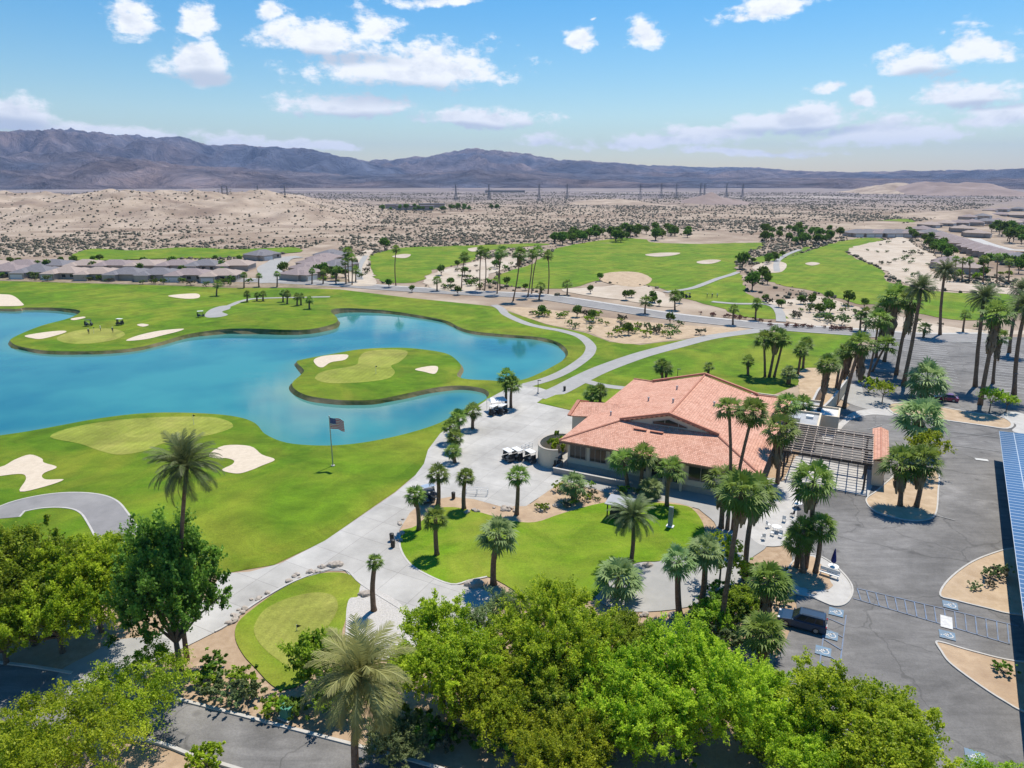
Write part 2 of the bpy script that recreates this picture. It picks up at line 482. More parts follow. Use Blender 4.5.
def plaza_mat():
    m, t, out = new_mat('plaza_concrete')
    l = t.links.new
    b = N(t, 'ShaderNodeBsdfPrincipled', inp={'Roughness': .9, 'Specular IOR Level': .2})
    l(b.outputs[0], out.inputs['Surface'])
    pos = N(t, 'ShaderNodeNewGeometry').outputs['Position']
    mp = N(t, 'ShaderNodeMapping')
    mp.inputs['Rotation'].default_value = (0, 0, R(27))
    l(pos, mp.inputs[0])
    bk = N(t, 'ShaderNodeTexBrick', offset=0.0)
    for k, v in {'Scale': 1.0, 'Mortar Size': .035, 'Mortar Smooth': .2, 'Bias': 0.0, 'Brick Width': 4.5, 'Row Height': 4.5}.items():
        bk.inputs[k].default_value = v
    bk.inputs['Color1'].default_value = (.375, .36, .33, 1)
    bk.inputs['Color2'].default_value = (.415, .40, .37, 1)
    bk.inputs['Mortar'].default_value = (.27, .255, .235, 1)
    l(mp.outputs[0], bk.inputs['Vector'])
    nz = N(t, 'ShaderNodeTexNoise', inp={'Scale': .16, 'Detail': 8.0, 'Roughness': .68})
    l(pos, nz.inputs['Vector'])
    mr = N(t, 'ShaderNodeMapRange', inp={'From Min': .34, 'From Max': .7, 'To Min': .82, 'To Max': 1.22})
    l(nz.outputs['Fac'], mr.inputs['Value'])
    hs = N(t, 'ShaderNodeHueSaturation')
    l(bk.outputs['Color'], hs.inputs['Color'])
    l(mr.outputs[0], hs.inputs['Value'])
    l(hs.outputs[0], b.inputs['Base Color'])
    return m


M['plaza'] = plaza_mat()


def asphalt_mat():
    m, t, out = new_mat('asphalt')
    l = t.links.new
    b = N(t, 'ShaderNodeBsdfPrincipled', inp={'Roughness': .9, 'Specular IOR Level': .25})
    l(b.outputs[0], out.inputs['Surface'])
    pos = N(t, 'ShaderNodeNewGeometry').outputs['Position']

    def nz(scale, lo, hi, a, bb, d=6.0, sy=1.0, dist=0.0):
        n = N(t, 'ShaderNodeTexNoise', inp={'Scale': scale, 'Detail': d, 'Roughness': .65, 'Distortion': dist})
        mp = N(t, 'ShaderNodeMapping')
        mp.inputs['Rotation'].default_value = (0, 0, R(27))
        mp.inputs['Scale'].default_value = (1, sy, 1)
        l(pos, mp.inputs[0])
        l(mp.outputs[0], n.inputs['Vector'])
        r = N(t, 'ShaderNodeMapRange', inp={'From Min': lo, 'From Max': hi, 'To Min': a, 'To Max': bb})
        l(n.outputs['Fac'], r.inputs['Value'])
        return r.outputs[0]
    v = math_n(t, 'MULTIPLY', nz(.05, .35, .68, .78, 1.5, 6.0, 1.0, .8), nz(.35, .3, .7, .86, 1.14))
    v = math_n(t, 'MULTIPLY', v, nz(.10, .40, .65, .9, 1.18, 5.0, 5.0, 1.6))      # wheel tracks
    v = math_n(t, 'MULTIPLY', v, nz(7.0, .3, .7, .88, 1.12, 2.0))
    vo = N(t, 'ShaderNodeTexVoronoi', feature='DISTANCE_TO_EDGE', inp={'Scale': .085})
    wob = N(t, 'ShaderNodeTexNoise', inp={'Scale': .35, 'Detail': 4.0})
    l(pos, wob.inputs['Vector'])
    ad = N(t, 'ShaderNodeVectorMath', operation='MULTIPLY_ADD')
    l(wob.outputs['Color'], ad.inputs[0])
    ad.inputs[1].default_value = (3.5, 3.5, 0)
    l(pos, ad.inputs[2])
    l(ad.outputs[0], vo.inputs['Vector'])
    cr = N(t, 'ShaderNodeMapRange', inp={'From Min': .004, 'From Max': .012, 'To Min': .76, 'To Max': 1.0})
    l(vo.outputs['Distance'], cr.inputs['Value'])
    v = math_n(t, 'MULTIPLY', v, cr.outputs[0])
    v2 = N(t, 'ShaderNodeTexVoronoi', inp={'Scale': .22})                          # oil drips
    l(pos, v2.inputs['Vector'])
    oil = N(t, 'ShaderNodeMapRange', inp={'From Min': .04, 'From Max': .13, 'To Min': .6, 'To Max': 1.0})
    l(v2.outputs['Distance'], oil.inputs['Value'])
    v = math_n(t, 'MULTIPLY', v, oil.outputs[0])
    hs = N(t, 'ShaderNodeHueSaturation')
    hs.inputs['Color'].default_value = (.145, .140, .134, 1)
    l(v, hs.inputs['Value'])
    l(hs.outputs[0], b.inputs['Base Color'])
    return m


M['asphalt'] = asphalt_mat()


def solar_mat():
    m, t, out = new_mat('solar_cells')
    l = t.links.new
    b = N(t, 'ShaderNodeBsdfPrincipled', inp={'Roughness': .18, 'Specular IOR Level': .8})
    l(b.outputs[0], out.inputs['Surface'])
    uv = N(t, 'ShaderNodeUVMap')
    bk = N(t, 'ShaderNodeTexBrick', offset=0.0)
    for k, v in {'Scale': 1.0, 'Mortar Size': .06, 'Mortar Smooth': .1, 'Bias': 0.0, 'Brick Width': 2.0, 'Row Height': 1.0}.items():
        bk.inputs[k].default_value = v
    bk.inputs['Color1'].default_value = (.06, .12, .22, 1)
    bk.inputs['Color2'].default_value = (.08, .14, .25, 1)
    bk.inputs['Mortar'].default_value = (.45, .5, .55, 1)
    l(uv.outputs[0], bk.inputs['Vector'])
    l(bk.outputs['Color'], b.inputs['Base Color'])
    return m


M['solar'] = solar_mat()


def water_mat():
    m, t, out = new_mat('lake_water')
    l = t.links.new
    b = N(t, 'ShaderNodeBsdfPrincipled', inp={'Roughness': .045, 'Specular IOR Level': .5, 'IOR': 1.33})
    l(b.outputs[0], out.inputs['Surface'])
    pos = N(t, 'ShaderNodeNewGeometry').outputs['Position']
    n1 = N(t, 'ShaderNodeTexNoise', inp={'Scale': .022, 'Detail': 4.0, 'Roughness': .55})
    l(pos, n1.inputs['Vector'])
    mr = N(t, 'ShaderNodeMapRange', inp={'From Min': .36, 'From Max': .6})
    l(n1.outputs['Fac'], mr.inputs['Value'])
    x = N(t, 'ShaderNodeMix', data_type='RGBA')
    l(mr.outputs[0], x.inputs['Factor'])
    x.inputs['A'].default_value = (.014, .125, .170, 1)
    x.inputs['B'].default_value = (.045, .225, .225, 1)
    at = N(t, 'ShaderNodeAttribute', attribute_name='v')
    shr = N(t, 'ShaderNodeMapRange', interpolation_type='SMOOTHSTEP', inp={'From Min': 0.0, 'From Max': 7.0, 'To Min': .8, 'To Max': 0.0})
    l(math_n(t, 'MULTIPLY_ADD', n1.outputs['Fac'], 6.0, math_n(t, 'ADD', at.outputs['Fac'], -3.0)), shr.inputs['Value'])
    xs = N(t, 'ShaderNodeMix', data_type='RGBA')
    l(shr.outputs[0], xs.inputs['Factor'])
    l(x.outputs[2], xs.inputs['A'])
    xs.inputs['B'].default_value = (.085, .235, .195, 1)
    l(xs.outputs[2], b.inputs['Base Color'])
    wn = N(t, 'ShaderNodeTexNoise', inp={'Scale': .05, 'Detail': 5.0, 'Roughness': .6, 'Distortion': 1.5})
    mpw = N(t, 'ShaderNodeMapping')
    mpw.inputs['Rotation'].default_value = (0, 0, .4)
    mpw.inputs['Scale'].default_value = (.5, 2.2, 1.0)
    l(pos, mpw.inputs[0])
    l(mpw.outputs[0], wn.inputs['Vector'])
    rr = N(t, 'ShaderNodeMapRange', inp={'From Min': .4, 'From Max': .65, 'To Min': .01, 'To Max': .08})
    l(wn.outputs['Fac'], rr.inputs['Value'])
    l(rr.outputs[0], b.inputs['Roughness'])
    mp = N(t, 'ShaderNodeMapping')
    mp.inputs['Scale'].default_value = (1.0, 2.2, 1.0)
    l(pos, mp.inputs[0])
    n2 = N(t, 'ShaderNodeTexNoise', inp={'Scale': .9, 'Detail': 4.0, 'Roughness': .6})
    l(mp.outputs[0], n2.inputs['Vector'])
    bp = N(t, 'ShaderNodeBump', inp={'Strength': .05, 'Distance': .10})
    l(n2.outputs['Fac'], bp.inputs['Height'])
    l(bp.outputs[0], b.inputs['Normal'])
    return m


M['water'] = water_mat()


def ground_mat():
    m, t, out = new_mat('desert_ground')
    l = t.links.new
    b = N(t, 'ShaderNodeBsdfPrincipled', inp={'Roughness': .95, 'Specular IOR Level': .1})
    l(b.outputs[0], out.inputs['Surface'])
    pos = N(t, 'ShaderNodeNewGeometry').outputs['Position']
    ln = N(t, 'ShaderNodeVectorMath', operation='LENGTH')
    l(pos, ln.inputs[0])
    dist = ln.outputs['Value']

    def mixc(f, a, bb):
        x = N(t, 'ShaderNodeMix', data_type='RGBA')
        for s, v in (('Factor', f), ('A', a), ('B', bb)):
            if isinstance(v, tuple):
                x.inputs[s].default_value = col4(v)
            elif isinstance(v, float):
                x.inputs[s].default_value = v
            else:
                l(v, x.inputs[s])
        return x.outputs[2]

    def nse(scale, d=5.0, lo=.35, hi=.65, ro=.6, sy=1.0):
        n = N(t, 'ShaderNodeTexNoise', inp={'Scale': scale, 'Detail': d, 'Roughness': ro})
        if sy != 1.0:
            mp = N(t, 'ShaderNodeMapping')
            mp.inputs['Scale'].default_value = (1, sy, 1)
            l(pos, mp.inputs[0])
            l(mp.outputs[0], n.inputs['Vector'])
        else:
            l(pos, n.inputs['Vector'])
        r = N(t, 'ShaderNodeMapRange', inp={'From Min': lo, 'From Max': hi})
        l(n.outputs['Fac'], r.inputs['Value'])
        return r.outputs[0], n.outputs['Fac']
    near = mixc(nse(1.3)[0], (.30, .21, .135), (.44, .33, .23))
    near = mixc(nse(.2)[0], near, (.36, .26, .17))
    sandc = mixc(nse(.05, 6.0)[0], (.29, .225, .165), (.43, .35, .27))
    sandc = mixc(nse(.012, 7.0, .42, .62, .7)[0], sandc, (.225, .165, .12))
    plain = mixc(nse(.0016, 8.0, .38, .66, .65, 1.0)[0], (.165, .140, .140), (.29, .24, .215))
    plain = mixc(nse(.0007, 6.0, .55, .68, .6, 4.0)[0], plain, (.40, .35, .31))
    r1 = N(t, 'ShaderNodeMapRange', interpolation_type='SMOOTHSTEP', inp={'From Min': 110.0, 'From Max': 190.0})
    l(dist, r1.inputs['Value'])
    wob = math_n(t, 'MULTIPLY_ADD', nse(.002, 4.0)[1], 1400.0, dist)
    r2 = N(t, 'ShaderNodeMapRange', interpolation_type='SMOOTHSTEP', inp={'From Min': 1700.0, 'From Max': 2900.0})
    l(wob, r2.inputs['Value'])
    c = mixc(r1.outputs[0], near, sandc)
    c = mixc(r2.outputs[0], c, plain)
    # low scrub too small to model far out: dots on the sand
    vo = N(t, 'ShaderNodeTexVoronoi', inp={'Scale': .11})
    l(pos, vo.inputs['Vector'])
    vr = N(t, 'ShaderNodeMapRange', inp={'From Min': .14, 'From Max': .24, 'To Min': 1.0, 'To Max': 0.0})
    l(vo.outputs['Distance'], vr.inputs['Value'])
    far = N(t, 'ShaderNodeMapRange', inp={'From Min': 900.0, 'From Max': 1500.0})
    l(dist, far.inputs['Value'])
    c = mixc(math_n(t, 'MULTIPLY', math_n(t, 'MULTIPLY', vr.outputs[0], far.outputs[0]), .75), c, (.10, .09, .06))
    l(c, b.inputs['Base Color'])
    bp = N(t, 'ShaderNodeBump', inp={'Strength': .4, 'Distance': .12})
    l(nse(3.0, 4.0)[1], bp.inputs['Height'])
    l(bp.outputs[0], b.inputs['Normal'])
    return m


M['ground'] = ground_mat()


# ------------------------------------------------------------------ object helpers
def tag(o, label=None, cat=None, group=None, kind=None):
    if label:
        o['label'] = label
    if cat:
        o['category'] = cat
    if group:
        o['group'] = group
    if kind:
        o['kind'] = kind
    return o


def thing(name, label, cat, loc=(0, 0, 0), rz=0.0, group=None):
    o = bpy.data.objects.new(name, None)
    o.empty_display_size = 0.3
    COL.objects.link(o)
    o.location = loc
    o.rotation_euler = (0, 0, rz)
    return tag(o, label, cat, group)


def link_mesh(name, me, parent=None, mat=None):
    if mat is not None and not me.materials:
        me.materials.append(mat)
    o = bpy.data.objects.new(name, me)
    COL.objects.link(o)
    if parent is not None:
        o.parent = parent
    return o


def dup(root, loc=None, rz=None, label=None, group=None):
    r = root.copy()
    COL.objects.link(r)
    if loc is not None:
        r.location = loc
    if rz is not None:
        r.rotation_euler = (0, 0, rz)
    if label:
        r['label'] = label
    if group:
        r['group'] = group
    for ch in list(root.children):
        c = ch.copy()
        COL.objects.link(c)
        c.parent = r
        for g in list(ch.children):
            d = g.copy()
            COL.objects.link(d)
            d.parent = c
    return r


def ordn(i):
    return ['first', 'second', 'third', 'fourth', 'fifth', 'sixth', 'seventh', 'eighth', 'ninth', 'tenth', 'eleventh', 'twelfth', 'thirteenth', 'fourteenth', 'fifteenth', 'sixteenth'][i]


class MB:
    def __init__(s):
        s.v, s.f, s.uv, s.mi = [], [], [], []

    def face(s, pts, uv=None, mi=0):
        b = len(s.v)
        s.v += [tuple(p) for p in pts]
        s.f.append(tuple(range(b, b + len(pts))))
        s.uv.append(uv)
        s.mi.append(mi)

    def box(s, cx, cy, cz, sx, sy, sz, rz=0.0, mi=0, taper=1.0):
        c, n = math.cos(rz), math.sin(rz)
        b = len(s.v)
        for k in (-.5, .5):
            tp = taper if k > 0 else 1.0
            for (i, j) in ((-.5, -.5), (.5, -.5), (.5, .5), (-.5, .5)):
                x, y = i * sx * tp, j * sy * tp
                s.v.append((cx + x * c - y * n, cy + x * n + y * c, cz + k * sz))
        for q in ((3, 2, 1, 0), (4, 5, 6, 7), (0, 1, 5, 4), (1, 2, 6, 5), (2, 3, 7, 6), (3, 0, 4, 7)):
            s.f.append(tuple(b + i for i in q))
            s.uv.append(None)
            s.mi.append(mi)
        return s

    def beam(s, p, q, w, h, mi=0):
        """square bar from p to q, w wide, h high"""
        p, q = Vector(p), Vector(q)
        d = (q - p).normalized()
        up = Vector((0, 0, 1)) if abs(d.z) < .98 else Vector((1, 0, 0))
        a = d.cross(up).normalized() * (w / 2)
        u = a.cross(d).normalized() * (h / 2)
        b = len(s.v)
        for e in (p, q):
            for (i, j) in ((-1, -1), (1, -1), (1, 1), (-1, 1)):
                s.v.append(tuple(e + a * i + u * j))
        for f in ((0, 1, 2, 3), (7, 6, 5, 4), (0, 4, 5, 1), (1, 5, 6, 2), (2, 6, 7, 3), (3, 7, 4, 0)):
            s.f.append(tuple(b + i for i in f))
            s.uv.append(None)
            s.mi.append(mi)
        return s

    def tube(s, pts, rad, n=8, cap=True, mi=0):
        pts = [Vector(p) for p in pts]
        b = len(s.v)
        for k, p in enumerate(pts):
            d = (pts[min(k + 1, len(pts) - 1)] - pts[max(k - 1, 0)]).normalized()
            ref = Vector((1, 0, 0)) if abs(d.x) < .9 else Vector((0, 1, 0))
            a = d.cross(ref).normalized()
            c = d.cross(a)
            r = rad[k] if hasattr(rad, '__len__') else rad
            for i in range(n):
                t = 2 * math.pi * i / n
                s.v.append(tuple(p + a * (math.cos(t) * r) + c * (math.sin(t) * r)))
        for k in range(len(pts) - 1):
            for i in range(n):
                j = (i + 1) % n
                s.f.append((b + k * n + i, b + k * n + j, b + k * n + n + j, b + k * n + n + i))
                s.uv.append(None)
                s.mi.append(mi)
        if cap:
            for (k, rev) in ((0, True), (len(pts) - 1, False)):
                q = [b + k * n + i for i in range(n)]
                s.f.append(tuple(q[::-1] if rev else q))
                s.uv.append(None)
                s.mi.append(mi)
        return s

    def lathe(s, prof, n=20, cx=0, cy=0, mi=0):
        b = len(s.v)
        for (r, z) in prof:
            for i in range(n):
                t = 2 * math.pi * i / n
                s.v.append((cx + r * math.cos(t), cy + r * math.sin(t), z))
        for k in range(len(prof) - 1):
            for i in range(n):
                j = (i + 1) % n
                s.f.append((b + k * n + i, b + k * n + j, b + k * n + n + j, b + k * n + n + i))
                s.uv.append(None)
                s.mi.append(mi)
        s.f.append(tuple(b + (len(prof) - 1) * n + i for i in range(n)))
        s.uv.append(None)
        s.mi.append(mi)
        return s

    def extrude(s, outline, z0, z1, mi=0):
        """vertical prism over an xy outline"""
        n = len(outline)
        b = len(s.v)
        s.v += [(x, y, z0) for x, y in outline] + [(x, y, z1) for x, y in outline]
        s.f.append(tuple(b + n + i for i in range(n)))
        s.f.append(tuple(b + i for i in reversed(range(n))))
        for i in range(n):
            j = (i + 1) % n
            s.f.append((b + i, b + j, b + n + j, b + n + i))
        s.uv += [None] * (n + 2)
        s.mi += [mi] * (n + 2)
        return s

    def mesh(s, name, mats, smooth=False, bevel=0.0):
        me = bpy.data.meshes.new(name)
        me.from_pydata(s.v, [], s.f)
        if any(u is not None for u in s.uv):
            uvl = me.uv_layers.new(name='UVMap')
            for p, u in zip(me.polygons, s.uv):
                if u is not None:
                    for li, c in zip(p.loop_indices, u):
                        uvl.data[li].uv = c
        for m in (mats if isinstance(mats, (list, tuple)) else [mats]):
            me.materials.append(m)
        if any(s.mi):
            for p, i in zip(me.polygons, s.mi):
                p.material_index = i
        if bevel > 0:
            bm = bmesh.new()
            bm.from_mesh(me)
            bmesh.ops.bevel(bm, geom=list(bm.edges), offset=bevel, segments=2, affect='EDGES', profile=.5)
            bm.to_mesh(me)
            bm.free()
        if smooth:
            me.polygons.foreach_set('use_smooth', [True] * len(me.polygons))
        me.update()
        return me

    def build(s, name, mats, parent=None, smooth=False, bevel=0.0):
        return link_mesh(name, s.mesh(name, mats, smooth, bevel), parent)


def np_mesh(name, verts, quads, v=None, mat=None, tri=False):
    """mesh from numpy arrays; v is a per-vertex float attribute"""
    k = 3 if tri else 4
    me = bpy.data.meshes.new(name)
    nv, nf = len(verts), len(quads)
    me.vertices.add(nv)
    me.vertices.foreach_set('co', np.ascontiguousarray(verts, np.float32).ravel())
    me.loops.add(nf * k)
    me.loops.foreach_set('vertex_index', np.ascontiguousarray(quads, np.int32).ravel())
    me.polygons.add(nf)
    me.polygons.foreach_set('loop_start', np.arange(0, nf * k, k, dtype=np.int32))
    me.polygons.foreach_set('loop_total', np.full(nf, k, np.int32))
    if v is not None:
        at = me.attributes.new('v', 'FLOAT', 'POINT')
        at.data.foreach_set('value', np.ascontiguousarray(v, np.float32))
    me.update(calc_edges=True)
    if mat is not None:
        me.materials.append(mat)
    return me


# ------------------------------------------------------------------ draped ground sheets
def spline(pts, closed=True, sub=4):
    """Catmull-Rom through pts"""
    n = len(pts)
    out = []
    rng = range(n) if closed else range(n - 1)
    for i in rng:
        if closed:
            p0, p1, p2, p3 = pts[(i - 1) % n], pts[i], pts[(i + 1) % n], pts[(i + 2) % n]
        else:
            p0, p1, p2, p3 = pts[max(i - 1, 0)], pts[i], pts[i + 1], pts[min(i + 2, n - 1)]
        for k in range(sub):
            t = k / sub
            out.append(tuple(.5 * ((2 * p1[j]) + (-p0[j] + p2[j]) * t + (2 * p0[j] - 5 * p1[j] + 4 * p2[j] - p3[j]) * t * t + (-p0[j] + 3 * p1[j] - 3 * p2[j] + p3[j]) * t ** 3) for j in (0, 1)))
    if not closed:
        out.append(tuple(pts[-1]))
    return out


def inside(poly, x, y):
    """vectorised even-odd test"""
    P = np.asarray(poly)
    x = np.asarray(x, float)
    y = np.asarray(y, float)
    r = np.zeros(x.shape, bool)
    x1, y1 = P[:, 0], P[:, 1]
    x2, y2 = np.roll(x1, -1), np.roll(y1, -1)
    for a, b, c, d in zip(x1, y1, x2, y2):
        if b == d:
            continue
        cnd = ((b > y) != (d > y)) & (x < (c - a) * (y - b) / (d - b) + a)
        r ^= cnd
    return r


def world(px_pts, smooth=True, sub=4, closed=True):
    w = [GH(*p) for p in px_pts]
    return spline(w, closed, sub) if smooth else w


def rag(poly, amp):
    """ragged outline: extra points, pushed about by noise"""
    out = []
    n = len(poly)
    for i in range(n):
        a, b = np.asarray(poly[i]), np.asarray(poly[(i + 1) % n])
        k = max(1, int(np.linalg.norm(b - a) / (amp * 1.5 + .5)))
        for j in range(k):
            p = a + (b - a) * j / k
            q = Vector((p[0] / (amp * 4), p[1] / (amp * 4), 0))
            out.append((p[0] + amp * (noise.noise(q) + .6 * noise.noise(q * 3)), p[1] + amp * (noise.noise(q + Vector((9, 4, 2))) + .6 * noise.noise(q * 3 + Vector((5, 1, 3))))))
    return out


def sheet(name, poly, layer, mat, holes=(), step=3.0, flat=None, kind='structure', lift=0.03, ragged=0.0):
    """poly in world xy, cut into triangles that follow the terrain; layer stacks sheets"""
    if ragged:
        poly = rag(poly, ragged)
    P = np.asarray(poly)
    pts = [Vector(p) for p in poly]
    edges = [(i, (i + 1) % len(poly)) for i in range(len(poly))]
    for h in holes:
        b = len(pts)
        pts += [Vector(p) for p in h]
        edges += [(b + i, b + (i + 1) % len(h)) for i in range(len(h))]
    if flat is None:
        gx, gy = np.meshgrid(np.arange(P[:, 0].min(), P[:, 0].max(), step), np.arange(P[:, 1].min(), P[:, 1].max(), step))
        gx, gy = gx.ravel(), gy.ravel()
        ok = inside(poly, gx, gy)
        for h in holes:
            ok &= ~inside(h, gx, gy)
        pts += [Vector((a, b)) for a, b in zip(gx[ok], gy[ok])]
    vs, es, fs, *_ = delaunay_2d_cdt(pts, edges, [], 0, 1e-4)
    V = np.array([(v.x, v.y) for v in vs])
    F = np.array([f for f in fs])
    cen = V[F].mean(axis=1)
    ok = inside(poly, cen[:, 0], cen[:, 1])
    for h in holes:
        ok &= ~inside(h, cen[:, 0], cen[:, 1])
    F = F[ok]
    if flat is None:
        d = np.hypot(V[:, 0], V[:, 1])
        z = Harr(V[:, 0], V[:, 1]) + lift * layer * np.maximum(1, d / 180)
    else:
        z = np.full(len(V), flat)
    me = np_mesh(name, np.column_stack([V, z]), F, mat=mat, tri=True)
    me.polygons.foreach_set('use_smooth', [True] * len(me.polygons))
    o = link_mesh(name, me)
    return tag(o, kind=kind)


EXCL = []


def px_sheet(name, px, layer, mat, smooth=True, **kw):
    if kw.get('step', 3) >= 6:
        EXCL.append(px)
    return sheet(name, world(px, smooth), layer, mat, **kw)


def offset_line(c, w):
    c = np.asarray(c)
    t = np.gradient(c, axis=0)
    t /= np.linalg.norm(t, axis=1)[:, None] + 1e-9
    n = np.column_stack([-t[:, 1], t[:, 0]])
    return c + n * w


def zof(x, y, layer, lift=.03):
    return H(x, y) + lift * layer * max(1, math.hypot(x, y) / 180)


def ribbon(name, px, width, layer, mat, smooth=True, world_pts=None, kind='structure', sub=6):
    c = world_pts if world_pts is not None else world(px, smooth, sub=sub, closed=False)
    a, b = offset_line(c, width / 2), offset_line(c, -width / 2)
    v, f = [], []
    for p, q in zip(a, b):
        m = (p + q) / 2
        v += [(p[0], p[1], zof(p[0], p[1], layer)), (m[0], m[1], zof(m[0], m[1], layer)), (q[0], q[1], zof(q[0], q[1], layer))]
    for i in range(len(a) - 1):
        for k in (0, 1):
            f.append((3 * i + k + 1, 3 * i + k, 3 * i + 3 + k, 3 * i + 4 + k)[::-1])
    me = bpy.data.meshes.new(name)
    me.from_pydata(v, [], f)
    me.materials.append(mat)
    o = link_mesh(name, me)
    return tag(o, kind=kind)


def kerb(pts, width=.2, height=.14, closed=False, name='kerb', base=0.0):
    c = np.asarray(list(pts) + ([pts[0]] if closed else []))
    a, b = offset_line(c, width / 2), offset_line(c, -width / 2)
    v, f = [], []
    for p, q in zip(a, b):
        z = zof(p[0], p[1], 1) + base
        v += [(p[0], p[1], z - .1), (p[0], p[1], z + height), (q[0], q[1], z + height), (q[0], q[1], z - .1)]
    for i in range(len(c) - 1):
        for k in range(3):
            f.append((4 * i + k, 4 * i + k + 1, 4 * i + 5 + k, 4 * i + 4 + k))
    f += [(3, 2, 1, 0), (4 * len(c) - 4, 4 * len(c) - 3, 4 * len(c) - 2, 4 * len(c) - 1)]
    me = bpy.data.meshes.new(name)
    me.from_pydata(v, [], f)
    me.materials.append(M['kerb'])
    return tag(link_mesh(name, me), kind='structure')
# ================================================================== SETTING
rng = random.Random(7)
LAKE_PX = [(-150, 303), (0, 309), (25, 308), (55, 308.5), (80, 312), (71, 319), (40, 327), (13, 338), (12, 343), (22, 347), (50, 351), (100, 351), (135, 348), (162, 342), (189, 335), (232, 331), (299, 332), (330, 327), (338, 322), (331, 315), (336, 311.5), (355, 310), (390, 311.5), (425, 316.5), (447, 321), (460, 327.5), (475, 331.5), (505, 334.5), (537, 337), (557, 342), (567, 350), (566, 358), (550, 368), (527, 378.5), (508, 381.5), (490, 380.5), (467, 379.5), (457, 376), (461, 367), (455, 359), (445, 353.5), (425, 350), (400, 348), (362, 349.5), (332, 354.5), (302, 360), (297, 363), (304, 371), (301, 376), (293, 383), (294, 389), (307, 396), (332, 400), (357, 401), (380, 399.5), (412, 393), (440, 387.5), (462, 386), (482, 388.5), (489, 393), (486, 399), (475, 405), (462, 411), (440, 423), (412, 433), (380, 441.5), (350, 447), (320, 448.5), (287, 445), (265, 435), (255, 424), (237, 418), (205, 415.5), (150, 416), (100, 421), (50, 429), (0, 436), (-150, 452)]
LAKE = spline([G(*p) for p in LAKE_PX], True, 4)

M['brownbed'] = pmat('mulch_bed', (.22, .165, .11), (.36, .28, .20), scale=.5, rough=.95, c3=(.12, .11, .05), scale3=.15, fac3=.7)
def grow(poly, w):
    P = np.asarray(poly)
    t = np.roll(P, -1, 0) - np.roll(P, 1, 0)
    t /= np.linalg.norm(t, axis=1)[:, None] + 1e-9
    n = np.column_stack([t[:, 1], -t[:, 0]])
    a = .5 * np.sum(P[:, 0] * np.roll(P[:, 1], -1) - np.roll(P[:, 0], -1) * P[:, 1])
    return P + n * w * (1 if a > 0 else -1)


# ---- base ground: one polar sheet to beyond the horizon, sunk under the lake
def make_ground():
    rings = [0.0] + list(np.arange(24, 330, 3.0))
    r = rings[-1]
    while r < 60000:
        r *= 1.035
        rings.append(r)
    ang = np.concatenate([np.radians(np.arange(-62, 62.01, .55)), np.radians(np.arange(66, 298, 6.0))])
    na = len(ang)
    RR, AA = np.meshgrid(np.array(rings), ang, indexing='ij')
    x, y = RR * np.sin(AA), RR * np.cos(AA)
    z = Harr(x.ravel(), y.ravel()) - .02
    ins = inside(LAKE, x.ravel(), y.ravel()) | inside(grow(LAKE, 2.5), x.ravel(), y.ravel())
    z[ins] = -3.0
    d = np.hypot(x.ravel(), y.ravel())
    for i in np.nonzero((d > 420) & (d < 5200) & (np.abs(x.ravel()) < d))[0]:
        xx, yy = x.ravel()[i], y.ravel()[i]
        w = min(1, (d[i] - 420) / 500)
        z[i] += w * 3.0 * (noise.fractal(Vector((xx / 260, yy / 260, 3.1)), 1.0, 2.1, 4)) - 1.0 * w
    nr = len(rings)
    i, j = np.meshgrid(np.arange(nr - 1), np.arange(na), indexing='ij')
    j2 = (j + 1) % na
    q = np.stack([i * na + j, i * na + j2, (i + 1) * na + j2, (i + 1) * na + j], -1).reshape(-1, 4)
    me = np_mesh('ground', np.column_stack([x.ravel(), y.ravel(), z]), q[:, ::-1], mat=M['ground'])
    me.polygons.foreach_set('use_smooth', [True] * len(me.polygons))
    tag(link_mesh('ground', me), kind='structure')


make_ground()

# ---- lake
WATER_Z = -0.75
wx = np.asarray(LAKE)
x0, x1, y0, y1 = wx[:, 0].min() - 3, wx[:, 0].max() + 3, wx[:, 1].min() - 3, wx[:, 1].max() + 3
# the water lies level under the banks: cut it a little larger than the shore line, hidden below the turf
def make_water():
    outl = [tuple(p) for p in grow(LAKE, .6)]
    P = np.asarray(outl)
    gx, gy = np.meshgrid(np.arange(P[:, 0].min(), P[:, 0].max(), 2.5), np.arange(P[:, 1].min(), P[:, 1].max(), 2.5))
    gx, gy = gx.ravel(), gy.ravel()
    ok = inside(outl, gx, gy)
    pts = [Vector(p) for p in outl] + [Vector(p) for p in zip(gx[ok], gy[ok])]
    vs, es, fs, *_ = delaunay_2d_cdt(pts, [(i, (i + 1) % len(outl)) for i in range(len(outl))], [], 0, 1e-4)
    V = np.array([(v.x, v.y) for v in vs])
    F = np.array(list(fs))
    c = V[F].mean(axis=1)
    F = F[inside(outl, c[:, 0], c[:, 1])]
    Q = np.asarray(LAKE)
    d = np.min(np.hypot(V[:, None, 0] - Q[None, :, 0], V[:, None, 1] - Q[None, :, 1]), axis=1)
    tag(link_mesh('lake_water', np_mesh('lake_water', np.column_stack([V, np.full(len(V), WATER_Z)]), F, d, M['water'], tri=True)), kind='structure')


make_water()
